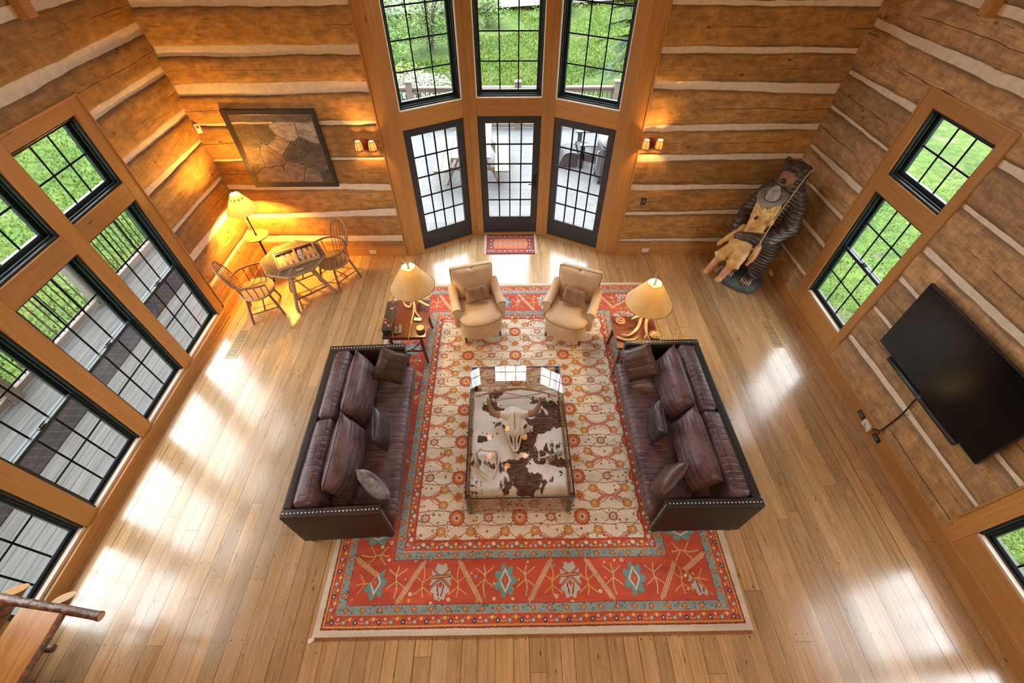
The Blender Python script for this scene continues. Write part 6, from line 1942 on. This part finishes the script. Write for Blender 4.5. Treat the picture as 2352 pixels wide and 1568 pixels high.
# wall sconces: two small hide shades each
M_SCSH = m_shade('sconce_shade', (0.92, 0.82, 0.64), (1.0, 0.92, 0.75), 0.65)
M_COPPER = plain('dark_copper', (0.16, 0.045, 0.02), 0.4, 0.3, 40, metal=0.7)
def sconce(label, loc):
    t = thing('wall_sconce', label, 'wall light', loc, 0, 'twin-shade wall sconces')
    mb = MB(); mb.lathe([(0.0, -0.035), (0.045, -0.032), (0.072, -0.012), (0.075, 0.02), (0, 0.02)], 24, TR((0, 0, 0), rx=PI/2) @ Matrix.Scale(-1, 4, (0, 0, 1)) if False else TR((0, -0.005, -0.02), rx=PI/2), cap=False)
    mb.fixn = True
    mb.build('backplate', M_COPPER, t, smooth=50)
    for s in (-1, 1):
        mb = MB(); q = bez([(0, -0.03, -0.02), (s*0.05, -0.08, -0.06), (s*0.095, -0.11, -0.075), (s*0.095, -0.115, -0.03)], 5); mb.tube(q, 0.007, 7)
        mb.ell((s*0.095, -0.115, -0.03), (0.016, 0.016, 0.016), None, 10, 8); ar = mb.build('arm', M_COPPER, t, smooth=60)
        mb = MB(); mb.lathe([(0.056, -0.045), (0.050, 0.02), (0.038, 0.075), (0.036, 0.075), (0.048, 0.02), (0.054, -0.045), (0.056, -0.045)], 24, TR((s*0.095, -0.115, 0)), cap=False); mb.build('shade', M_SCSH, t, smooth=60)
        mb = MB()
        for k in range(6):
            a = 2*PI*k/6+0.3; mb.tube([(s*0.095+0.058*math.cos(a), -0.115+0.058*math.sin(a), -0.045), (s*0.095+0.052*math.cos(a), -0.115+0.052*math.sin(a), 0.02), (s*0.095+0.040*math.cos(a), -0.115+0.040*math.sin(a), 0.075)], 0.003, 5)
        for r, z in ((0.057, -0.045), (0.039, 0.075)): mb.tube([(s*0.095+r*math.cos(2*PI*k/20), -0.115+r*math.sin(2*PI*k/20), z) for k in range(20)], 0.004, 5, closed=True)
        mb.build('shade_frame', M_SOCK, t)
        mb = MB(); mb.ell((s*0.095, -0.115, 0.012), (0.012, 0.012, 0.022), None, 10, 8); mb.build('bulb', M_BULB, ar, smooth=180)
        l = light('sconce_light', 'POINT', (s*0.095, -0.115, 0.02), 32.0, (1.0, 0.47, 0.10), 0.02); l.parent = t
sconce('twin-shade wall sconce left of the bay, beside the framed picture', (-2.005, YB-0.02, 1.975))
sconce('twin-shade wall sconce right of the bay', (2.055, YB-0.02, 1.975))

# hexagonal chandelier above the table: its six amber globes are seen mirrored in the table glass
M_AMB = m_emit('amber_globe', (1.0, 0.36, 0.05), 6.5)
CHc = (-0.06, 4.28, 4.40)
t = thing('chandelier', 'iron ring chandelier with six amber globes hung above the carpet', 'chandelier', CHc, 0)
mb = MB(); mb.tube([(0.43*math.cos(2*PI*k/36), 0.43*math.sin(2*PI*k/36), 0.10) for k in range(36)], 0.018, 8, closed=True); mb.build('iron_ring', M_BLACKM, t, smooth=60)
mb = MB(); mb.tube([(0, 0, 0.75), (0, 0, 2.88)], 0.012, 8); mb.build('hanging_rod', M_BLACKM, t)
for k in range(6):
    a = PI/2+PI/3*k; x, y = 0.43*math.cos(a), 0.43*math.sin(a)
    mb = MB(); mb.tube([(x, y, 0.10), (x*0.3, y*0.3, 0.62), (0, 0, 0.76)], 0.007, 6); mb.build('stay', M_BLACKM, t)
    mb = MB(); mb.ell((x, y, 0.0), (0.055, 0.055, 0.06), None, 20, 14); mb.build('globe', M_AMB, t, smooth=180)

# ================================================================ log bench at the lower left corner
def m_glog():
    g = G('honey_slab')
    u, v, _ = g.xyz('UV')
    x, y, z = g.xyz('Object')
    n = g.noise(g.vec(x*22, y*2.2, z*22), 1.0, 4, 0.6, 0.8)
    c = g.mix(g.st(n, 0.3, 0.7), (0.36, 0.145, 0.030), (0.52, 0.26, 0.075))
    return g.done(c, 0.35, n, 0.1, 0.004, 0.5)
def m_bark2():
    g = G('varnished_bark')
    p = g.coord('Object'); n = g.noise(p, 26, 5, 0.65)
    c = g.mix(g.st(n, 0.35, 0.65), (0.035, 0.014, 0.010), (0.22, 0.085, 0.035))
    return g.done(c, 0.3, n, 0.9, 0.012, 0.5, coat=0.3)
M_SLAB, M_BARK2 = m_glog(), m_bark2()
t = thing('log_armchair', 'varnished log seat with broad slab arm by the windows in the lower left corner', 'armchair', (-3.85, 0.30, 0), 0)
ox, oy = -3.85, 0.30
mb = MB()
q = [(-3.875, 0.70), (-3.53, 0.655), (-3.54, 0.42), (-3.56, 0.15), (-3.57, -0.15), (-3.58, -0.45), (-3.90, -0.45)]
mb.prism([(a-ox, b-oy) for a, b in reversed(q)], 0.735, 0.785); mb.build('arm_slab', M_SLAB, t, bevel=0.006)
mb = MB(); e = bez([(-3.525, 0.655, 0.76), (-3.535, 0.42, 0.76), (-3.555, 0.15, 0.76), (-3.565, -0.15, 0.76), (-3.575, -0.45, 0.76)], 8)
mb.tube([(p.x-ox+0.010*mnoise.noise(p*9), p.y-oy, p.z) for p in e], [0.027+0.008*mnoise.noise(p*14) for p in e], 9, flat=(0.7, 1.0)); mb.build('bark_edge', M_BARK2, t, smooth=60)
mb = MB(); e = bez([(-4.28, 0.80, 0.755), (-3.9, 0.735, 0.765), (-3.55, 0.685, 0.76), (-3.23, 0.637, 0.745)], 9)
mb.tube([(p.x-ox, p.y-oy, p.z+0.006*mnoise.noise(p*8)) for p in e], [0.034+0.006*mnoise.noise(p*13) for p in e], 12); mb.build('cross_pole', M_BARK2, t, smooth=60)
mb = MB(); mb.tube([(-3.23-ox, 0.637-oy, 0.745), (-3.226-ox, 0.6365-oy, 0.745)], 0.029, 12); mb.build('pole_end_grain', M_LWOOD, t)
for nm, px_, ye, r in (('a', -4.13, 0.91, 0.068), ('b', -3.685, 0.845, 0.060)):
    # a stringer log along the wall, its end sawn to a slope that shows from above
    mb = MB(); mb.tube([(px_-ox, -0.45-oy, 0.66), (px_-ox, 0.2-oy, 0.66), (px_-ox, ye-0.12-oy, 0.66)], r, 16, cap=False)
    rings = []
    for k in (0, 1):
        rings.append([mb.bm.verts.new((px_-ox+r*math.cos(2*PI*i/20), (ye-0.12 if k == 0 else ye-1.0*(r*math.sin(2*PI*i/20)+r))-oy, 0.66+r*math.sin(2*PI*i/20))) for i in range(20)])
    for i in range(20): mb.face([rings[0][i], rings[0][(i+1) % 20], rings[1][(i+1) % 20], rings[1][i]], 0)
    mb.face(rings[1], 1)
    mb.fixn = True
    mb.build('stringer_log', [M_BARK2, M_LWOOD if nm == 'b' else M_SLAB], t, smooth=35)
    mb = MB(); mb.box((px_-ox-r*1.3, ye-0.19-oy, 0.715), (px_-ox+r*0.6, ye-0.13-oy, 0.755)); mb.build('wedge_block', M_SLAB, t, bevel=0.005)
for (lx, ly, hh) in ((-4.13, 0.25, 0.66), (-3.72, 0.20, 0.66), (-4.13, -0.38, 0.66), (-3.72, -0.38, 0.66)):
    mb = MB(); mb.tube([(lx-ox, ly-oy, 0), (lx-ox, ly-oy, hh)], 0.045, 10); mb.build('leg', M_BARK2, t, smooth=50)
mb = MB(); mb.box((-4.25-ox, -0.45-oy, 0.42), (-3.93-ox, 0.50-oy, 0.45)); mb.build('woven_seat', M_WEAVE, t, bevel=0.008)
for y_ in (-0.42, 0.47):
    mb = MB(); mb.tube([(-4.25-ox, y_-oy, 0.40), (-3.76-ox, y_-oy, 0.40)], 0.03, 10); mb.build('seat_rail', M_BARK2, t, smooth=50)
# ================================================================ outside: deck, patio, railings, meadow
def m_deck():
    g = G('weathered_deck')
    x, y, z = g.xyz('Object')
    b = g.floor(x/0.14); f = g.fract(x/0.14)
    gr = g.noise(g.vec(x*40+b*3, y*1.6), 1.0, 4)
    c = g.mix(g.st(gr, 0.3, 0.7), (0.050, 0.049, 0.048), (0.078, 0.075, 0.072))
    c = g.scale(c, g.st(g.white(g.vec(b, 1.0, 0.0)), 0, 1, 0.82, 1.12))
    c = g.mix(g.st(g.min(f, 1.0-f), 0.02, 0.05, 0.9, 0.0), c, (0.015, 0.014, 0.014))
    return g.done(c, 0.8, gr, 0.2, 0.005, 0.2)
def m_patio():
    g = G('patio_slabs')
    x, y, z = g.xyz('Object')
    r = g.floor(y/0.62); fy = g.fract(y/0.62)
    xo = x/0.93+g.mod(r, 2.0)*0.5+g.white(g.vec(r, 3, 1))*0.3
    k = g.floor(xo); fx = g.fract(xo)
    t = g.white(g.vec(r, k, 2.0))
    n = g.noise(g.vec(x*3, y*3), 1.0, 4)
    c = g.mix(t, (0.078, 0.084, 0.092), (0.104, 0.108, 0.112))
    c = g.scale(c, g.st(n, 0.3, 0.7, 0.9, 1.08))
    e = g.min(g.min(fx, 1.0-fx)*0.93, g.min(fy, 1.0-fy)*0.62)
    c = g.mix(g.st(e, 0.004, 0.010, 0.55, 0.0), c, (0.035, 0.036, 0.038))
    return g.done(c, 0.7, n, 0.1, 0.005)
mb = MB(); mb.box((-6.75, -3.5, -0.16), (-4.62, 6.9, -0.10)); struct(mb, 'deck_floor', m_deck())
mb = MB(); mb.box((-6.85, 6.48, -0.25), (4.75, 12.05, -0.15)); struct(mb, 'patio_floor', m_patio())
mb = MB(); mb.box((-6.85, 12.0, -0.25), (4.75, 12.30, -0.08)); struct(mb, 'patio_kerb', plain('kerb_stone', (0.11, 0.115, 0.12), 0.8))
M_GRATE = plain('steel_grating', (0.012, 0.013, 0.016), 0.4, 0.1, metal=0.5)
def m_grate():
    g = G('bar_grating')
    x, y, z = g.xyz('Object')
    f = g.fract(x/0.034); f2 = g.fract(y/0.115)
    b = g.max(g.lt(f, 0.2), g.lt(f2, 0.10))
    c = g.mix(b, (0.003, 0.003, 0.004), (0.016, 0.018, 0.022))
    return g.done(c, 0.9, None, spec=0.05)
mb = MB(); mb.box((-5.88, 0.3, -0.099), (-5.52, 6.3, -0.088)); o = mb.build('deck_grating', m_grate()); tag(o, 'long dark steel grating let into the deck outside the left windows', 'grating')
M_POST = m_trim('cedar_post', (0.085, 0.066, 0.052), (0.12, 0.096, 0.078), 0.7)
M_BAL = plain('black_baluster', (0.008, 0.010, 0.010), 0.4)
def railing(label, p0, p1, z0, nb, posts, mul=1.0):
    """straight railing between two points"""
    d = Vector((p1[0]-p0[0], p1[1]-p0[1], 0)); L = d.length
    t = thing('deck_railing', label, 'railing', (p0[0], p0[1], z0), math.atan2(d.y, d.x))
    mb = MB(); mb.box((0, -0.07, 0.98), (L, 0.07, 1.02)); mb.build('handrail', M_POST, t, bevel=0.004)
    mb = MB(); mb.box((0, -0.03, 0.90), (L, 0.03, 0.98)); mb.build('top_rail', M_POST, t, bevel=0.004)
    mb = MB(); mb.box((0, -0.06, 0.06), (L, 0.06, 0.15)); mb.build('bottom_rail', M_POST, t, bevel=0.004)
    for x in posts:
        mb = MB(); mb.box((x-0.075, -0.078, 0), (x+0.075, 0.078, 1.12)); mb.box((x-0.09, -0.09, 1.12), (x+0.09, 0.09, 1.15)); mb.build('post', M_POST, t, bevel=0.006)
    for k in range(nb):
        x = (k+0.5)*L/nb
        if min(abs(x-q) for q in posts) < 0.08: continue
        mb = MB(); mb.tube([(x, 0, 0.10), (x, 0, 0.93)], 0.011, 6); mb.build('baluster', M_BAL, t)
    return t
railing('deck railing with black balusters outside the left windows', (-6.58, -0.6), (-6.58, 7.0), -0.10, 68, [0.05, 2.0, 3.86, 5.72, 7.5])
railing('patio railing with black balusters beyond the glass doors', (-4.6, 11.85), (4.6, 11.85), -0.15, 78, [0.08, 2.15, 4.87, 7.35, 9.1])

# picnic table, adirondack chair with footrest, grill
M_TEAK = m_trim('bleached_teak', (0.16, 0.125, 0.095), (0.20, 0.165, 0.13), 0.6)
t = thing('picnic_table', 'pale wooden picnic table with two benches on the patio', 'picnic table', (-0.765, 9.50, -0.15), rad(0.3))
for k in range(5):
    mb = MB(); x = -0.40+k*0.162; mb.box((x, -0.88, 0.715), (x+0.154, 0.88, 0.75)); mb.build('top_board', M_TEAK, t, bevel=0.003)
for s in (-1, 1):
    for k in range(2):
        mb = MB(); x = s*0.65-0.165+k*0.167; mb.box((x, -0.85, 0.415), (x+0.16, 0.85, 0.45)); mb.build('bench_board', M_TEAK, t, bevel=0.003)
    for y in (-0.55, 0.55):
        mb = MB(); mb.tube([(s*0.25, y, 0.715), (s*0.60, y, 0.0)], 0.045, 4); mb.build('leg', M_TEAK, t)
for y in (-0.59, 0.59):
    mb = MB(); mb.box((-0.80, y-0.02, 0.34), (0.80, y+0.02, 0.415)); mb.box((-0.36, y-0.02, 0.64), (0.36, y+0.02, 0.715)); mb.build('crossbar', M_TEAK, t)
M_ADI = plain('charcoal_poly', (0.030, 0.034, 0.042), 0.5, 0.1)
t = thing('adirondack_chair', 'dark grey slatted chair outside the right glass door', 'chair', (1.95, 9.95, -0.15), 0)
for k in range(5):
    mb = MB(); y = -0.27+k*0.11
    mb.tube(bez([(-0.32, y+0.05, 0.33), (-0.26, y+0.05, 0.375), (-0.05, y+0.05, 0.345), (0.16, y+0.05, 0.27)], 5), 0.049, 4, flat=(0.22, 1.0)); mb.build('seat_slat', M_ADI, t)
    mb = MB(); mb.tube([(0.14, y+0.05, 0.24), (0.46, y*1.15+0.055, 1.0+0.06*(1-abs(k-2)/2))], 0.05, 4, flat=(0.22, 1.0)); mb.build('back_slat', M_ADI, t)
for s in (-1, 1):
    mb = MB(); mb.box((-0.30, s*0.30-0.02, 0.0), (-0.20, s*0.30+0.02, 0.55)); mb.build('leg', M_ADI, t)
    mb = MB(); mb.prism([(-0.34, 0.22), (0.45, 0.0), (0.55, 0.0), (0.10, 0.30), (-0.34, 0.36)], s*0.30-0.02, s*0.30+0.02, Matrix.Rotation(PI/2, 4, 'X')); mb.build('side_panel', M_ADI, t)
    mb = MB(); mb.box((-0.34, s*0.36-0.07, 0.55), (0.36, s*0.36+0.07, 0.575)); mb.build('arm', M_ADI, t, bevel=0.004)
t = thing('footrest', 'dark grey slatted footrest in front of the slatted chair', 'footrest', (1.42, 9.95, -0.15), 0)
for k in range(5):
    mb = MB(); y = -0.22+k*0.11
    mb.tube(bez([(-0.20, y, 0.14), (-0.12, y, 0.30), (0.0, y, 0.345), (0.17, y, 0.33)], 5), 0.049, 4, flat=(0.22, 1.0)); mb.build('slat', M_ADI, t)
for s in (-1, 1):
    mb = MB(); mb.prism([(-0.26, 0.0), (0.20, 0.0), (0.20, 0.31), (-0.05, 0.32), (-0.17, 0.22)], s*0.25-0.02, s*0.25+0.02, Matrix.Rotation(PI/2, 4, 'X')); mb.build('side_panel', M_ADI, t)
t = thing('barbecue_grill', 'black barbecue cart with bright rounded lid outside the right glass door', 'grill', (2.26, 9.12, -0.15), rad(4))
M_LID = plain('brushed_lid', (0.50, 0.50, 0.50), 0.35, 0.05, metal=0.4)
mb = MB(); mb.box((-0.30, -0.24, 0.10), (0.30, 0.24, 0.80)); mb.build('cabinet', M_ADI, t, bevel=0.02)
mb = MB(); mb.rbox((0.62, 0.50, 0.30), 0.13, Matrix.Translation((0, 0, 0.93)), n=6); mb.build('lid', M_LID, t, smooth=60)
mb = MB(); mb.tube([(-0.32, -0.10, 0.30), (-0.35, -0.10, 0.32), (-0.35, -0.10, 0.68), (-0.32, -0.10, 0.70)], 0.014, 8); mb.build('door_handle', M_NAIL, t, smooth=60)
for sx_ in (-1, 1):
    for sy in (-1, 1):
        mb = MB(); mb.lathe([(0, -0.02), (0.05, -0.02), (0.05, 0.02), (0, 0.02)], 14, TR((sx_*0.25, sy*0.19, 0.05), rx=PI/2), cap=False); mb.build('caster', M_BLACKP, t, smooth=40)

def m_grass():
    g = G('meadow')
    x, y, z = g.xyz('Object')
    n = g.noise(g.vec(x, y), 0.55, 5, 0.6); f = g.noise(g.vec(x, y), 5.0, 4, 0.65); ff = g.noise(g.vec(x, y), 34.0, 3, 0.6)
    c = g.mix(g.st(n, 0.35, 0.65), (0.040, 0.090, 0.010), (0.075, 0.130, 0.018))
    c = g.mix(g.st(f, 0.55, 0.75, 0, 0.55), c, (0.120, 0.150, 0.035))
    c = g.scale(c, g.st(ff, 0.3, 0.7, 0.4, 1.55)); c = g.scale(c, g.st(f, 0.3, 0.7, 0.65, 1.3))
    # bare and dry patches on the mown side
    dry = g.noise(g.vec(x, y), 1.3, 4, 0.6)
    c = g.mix(g.st(dry, 0.54, 0.70, 0, 0.8)*g.gt(x, 4.0), c, (0.13, 0.115, 0.07))
    return g.done(c, 0.9, ff*0.7+f*0.6, 1.0, 0.10, 0.2)
mb = MB()
def terr(u, v):
    x, y = lerp(-60, 60, u), lerp(-40, 75, v)
    hz = -0.55+0.12*mnoise.noise(Vector((x*0.15, y*0.15, 3)))
    if y > 14: hz += (y-14)*0.012
    if y > 30: hz += (y-30)*0.05
    if x > 4.7 and y < 13: hz = -0.45
    if -7 < x < 4.7 and y < 12.5: hz = -0.6
    return (x, y, hz)
mb.grid(120, 115, terr)
struct(mb, 'ground_meadow', m_grass(), smooth=60)
# gravel road beyond the meadow
mb = MB()
def road(u, v):
    x = lerp(-12, 30, u); yc = 29.6+0.45*x*0.55
    y = yc+lerp(-3.6, 3.6, v)
    return (x, y, -0.52+max(0, y-14)*0.012+max(0, y-30)*0.05+0.16)
mb.grid(40, 4, road)
o = struct(mb, 'ground_road', plain('gravel', (0.085, 0.079, 0.077), 0.95, 0.2, 4), smooth=60)
# grass blades and blossoms: uncountable, one object per meadow
M_BLADE = G('grass_blade'); 
_t = M_BLADE.attr('tone')
M_BLADE = M_BLADE.done(M_BLADE.ramp(_t, [(0, (0.040, 0.095, 0.010)), (0.45, (0.085, 0.150, 0.018)), (0.8, (0.135, 0.175, 0.036)), (1, (0.19, 0.19, 0.10))]), 0.7, spec=0.25)
M_PETAL = plain('white_blossom', (0.16, 0.155, 0.165), 0.7, 0.1)
def blades(name, label, n, area, h, w_=0.014, seed=1, avoid=None):
    r = random.Random(seed); mb = MB(); bm = mb.bm
    for _ in range(n):
        x, y = area(r)
        if avoid and avoid(x, y): continue
        z = terr((x+60)/120, (y+40)/115)[2]
        tone = min(1, max(0, 0.45+0.5*mnoise.noise(Vector((x*0.8, y*0.8, 1)))+r.uniform(-.3, .3)))
        hh = h*r.uniform(0.5, 1.3)
        for k in range(3):
            a = r.uniform(0, 6.28); b = r.uniform(0.15, 0.6)*hh
            dx, dy = math.cos(a), math.sin(a)
            ww = w_*r.uniform(0.7, 1.4)
            p = [(x-dy*ww, y+dx*ww, z), (x+dy*ww, y-dx*ww, z), (x+dx*b*0.5+dy*ww*0.7, y+dy*b*0.5-dx*ww*0.7, z+hh*0.65), (x+dx*b, y+dy*b, z+hh)]
            mb.face([bm.verts.new(q) for q in p], 0, None, tone)
    o = mb.build(name, [M_BLADE]); tag(o, label, 'grass', kind='stuff'); return o
BUSH = [(-4.6,17.2,.3),(-3.0,20.2,1.5),(-7.2,21.4,.4),(-3.4,27.5,.5),(-3.3,15.2,.9),(-2.9,13.9,1.5),(-0.9,23.8,1.7),(2.6,26,1.5),(3.85,15.6,1.6)]
AV = lambda x, y: any((x-a)**2+(y-b)**2 < c*c for a, b, c in BUSH)
blades('meadow_grass', 'long meadow grass beyond the patio railing', 34000, lambda r: (r.uniform(-6, 7), 12.4+16*r.random()**1.35), 0.10, 0.012, 1, AV)
blades('bank_grass', 'grass below the deck outside the left windows', 32000, lambda r: (-7.0-14*r.random()**1.4, r.uniform(-1, 14)), 0.065, 0.011, 2)
blades('lawn_grass', 'thin lawn outside the right windows', 12000, lambda r: (4.9+12*r.random()**1.5, r.uniform(-2, 10)), 0.03, 0.007, 3)
# leafy shrubs, flowering bushes and a spruce
def m_leaf(name, c0, c1):
    g = G(name); t_ = g.attr('tone')
    return g.done(g.mix(t_, c0, c1), 0.6, spec=0.3)
M_LEAF = m_leaf('leaf_green', (0.022, 0.065, 0.008), (0.095, 0.155, 0.022))
M_LEAFY = m_leaf('leaf_yellow', (0.08, 0.12, 0.012), (0.17, 0.19, 0.03))
M_FLOW = m_leaf('bush_flower', (0.07, 0.11, 0.035), (0.30, 0.27, 0.29))
M_SPR = m_leaf('spruce_needle', (0.010, 0.030, 0.014), (0.030, 0.065, 0.028))
M_TRUNK = plain('grey_trunk', (0.075, 0.065, 0.055), 0.9, 0.4, 20)
def leafmesh(mb, c, r, n, s, rr):
    for _ in range(n):
        d = Vector((rr.gauss(0, 1), rr.gauss(0, 1), rr.gauss(0, 1))).normalized()
        k = rr.random()**0.35
        p = Vector(c)+Vector((d.x*r[0], d.y*r[1], d.z*r[2]))*k
        a = Vector((rr.uniform(-1, 1), rr.uniform(-1, 1), rr.uniform(-.5, .5))).normalized()
        b = a.cross(Vector((rr.uniform(-.5, .5), rr.uniform(-.5, .5), 1))).normalized()
        l = s*rr.uniform(0.6, 1.4)
        tone = max(0, min(1, 0.5+rr.uniform(-.45, .45)))
        mb.face([mb.bm.verts.new(q) for q in (p-a*l, p-b*l*0.5, p+a*l, p+b*l*0.5)], 0, None, tone)
def shrub(name, label, cat, loc, h, w_, n, matl, seed, s=0.055, group='trees and shrubs beyond the patio'):
    rr = random.Random(seed)
    z0 = terr((loc[0]+60)/120, (loc[1]+40)/115)[2]
    t = thing(name, label, cat, (loc[0], loc[1], z0), 0, group)
    mb = MB()
    for k in range(9):
        a = rr.uniform(0, 6.28); q = rr.uniform(0, 0.55)*w_
        leafmesh(mb, (q*math.cos(a), q*math.sin(a), h*rr.uniform(0.22, 0.8)), (w_*0.42, w_*0.42, h*0.24), n*2//9, s, rr)
    mb.build('foliage', matl, t)
    mb = MB()
    for k in range(4):
        a = rr.uniform(0, 6.28); mb.tube([(0, 0, -0.1), (0.1*w_*math.cos(a), 0.1*w_*math.sin(a), h*0.4), (0.35*w_*math.cos(a), 0.35*w_*math.sin(a), h*0.8)], [0.05, 0.035, 0.012], 6)
    mb.build('trunk', M_TRUNK, t)
shrub('leafy_tree', 'leafy green tree nearest the left window of the bay', 'tree', (-4.6, 17.2), 3.6, 2.6, 2600, M_LEAF, 1)
shrub('leafy_tree', 'leafy green tree behind the white-flowered bush', 'tree', (-3.0, 20.2), 3.3, 2.6, 2400, M_LEAF, 2)
shrub('leafy_tree', 'tall leafy tree at the left edge of the meadow', 'tree', (-7.2, 21.4), 4.2, 3.0, 2600, M_LEAF, 3)
shrub('leafy_tree', 'leafy tree beside the gravel road', 'tree', (-3.4, 27.5), 4.0, 3.2, 2400, M_LEAF, 4)
shrub('leafy_bush', 'yellow-green bush below the leafy trees', 'bush', (-3.3, 15.2), 1.1, 1.2, 900, M_LEAFY, 5, 0.045)
shrub('flowering_bush', 'white-flowered bush just beyond the patio railing', 'bush', (-2.9, 13.9), 1.15, 2.1, 2200, M_FLOW, 6, 0.04)
shrub('leafy_bush', 'green bush at the meadow edge left of the road', 'bush', (-0.9, 23.8), 1.3, 1.6, 1100, M_LEAF, 7)
shrub('leafy_bush', 'green bush at the right side of the gravel road', 'bush', (2.6, 26.0), 1.3, 2.6, 1300, M_LEAF, 8)
t = thing('spruce_tree', 'dark spruce tree with drooping boughs by the right corner of the patio', 'tree', (3.85, 15.6, -0.55), 0, 'trees and shrubs beyond the patio')
rr = random.Random(12)
mb = MB(); mb.tube([(0, 0, 0), (0, 0, 5.5)], [0.11, 0.02], 8); mb.build('trunk', M_TRUNK, t)
mb = MB()
for lv in range(13):
    z = 0.35+lv*0.40; R0 = 1.45*(1-lv/14.0)
    for k in range(9):
        a = rr.uniform(0, 6.28); L = R0*rr.uniform(0.75, 1.1)
        for j in range(34):
            q = (j+rr.random())/34; w2 = 0.26*(1-q)+0.07
            p = Vector((math.cos(a)*L*q, math.sin(a)*L*q, z-0.30*q*q*L+0.08*q))
            sd_ = rr.uniform(-1, 1)*w2; p += Vector((-math.sin(a)*sd_, math.cos(a)*sd_, -abs(sd_)*0.35))
            d = Vector((math.cos(a+sd_*2), math.sin(a+sd_*2), -0.35))*0.11; n_ = Vector((-math.sin(a), math.cos(a), 0.3))*0.022
            mb.face([mb.bm.verts.new(x) for x in (p-d-n_, p+d-n_*0.4, p+d+n_*0.4, p-d+n_)], 0, None, rr.random())
mb.build('boughs', M_SPR, t)
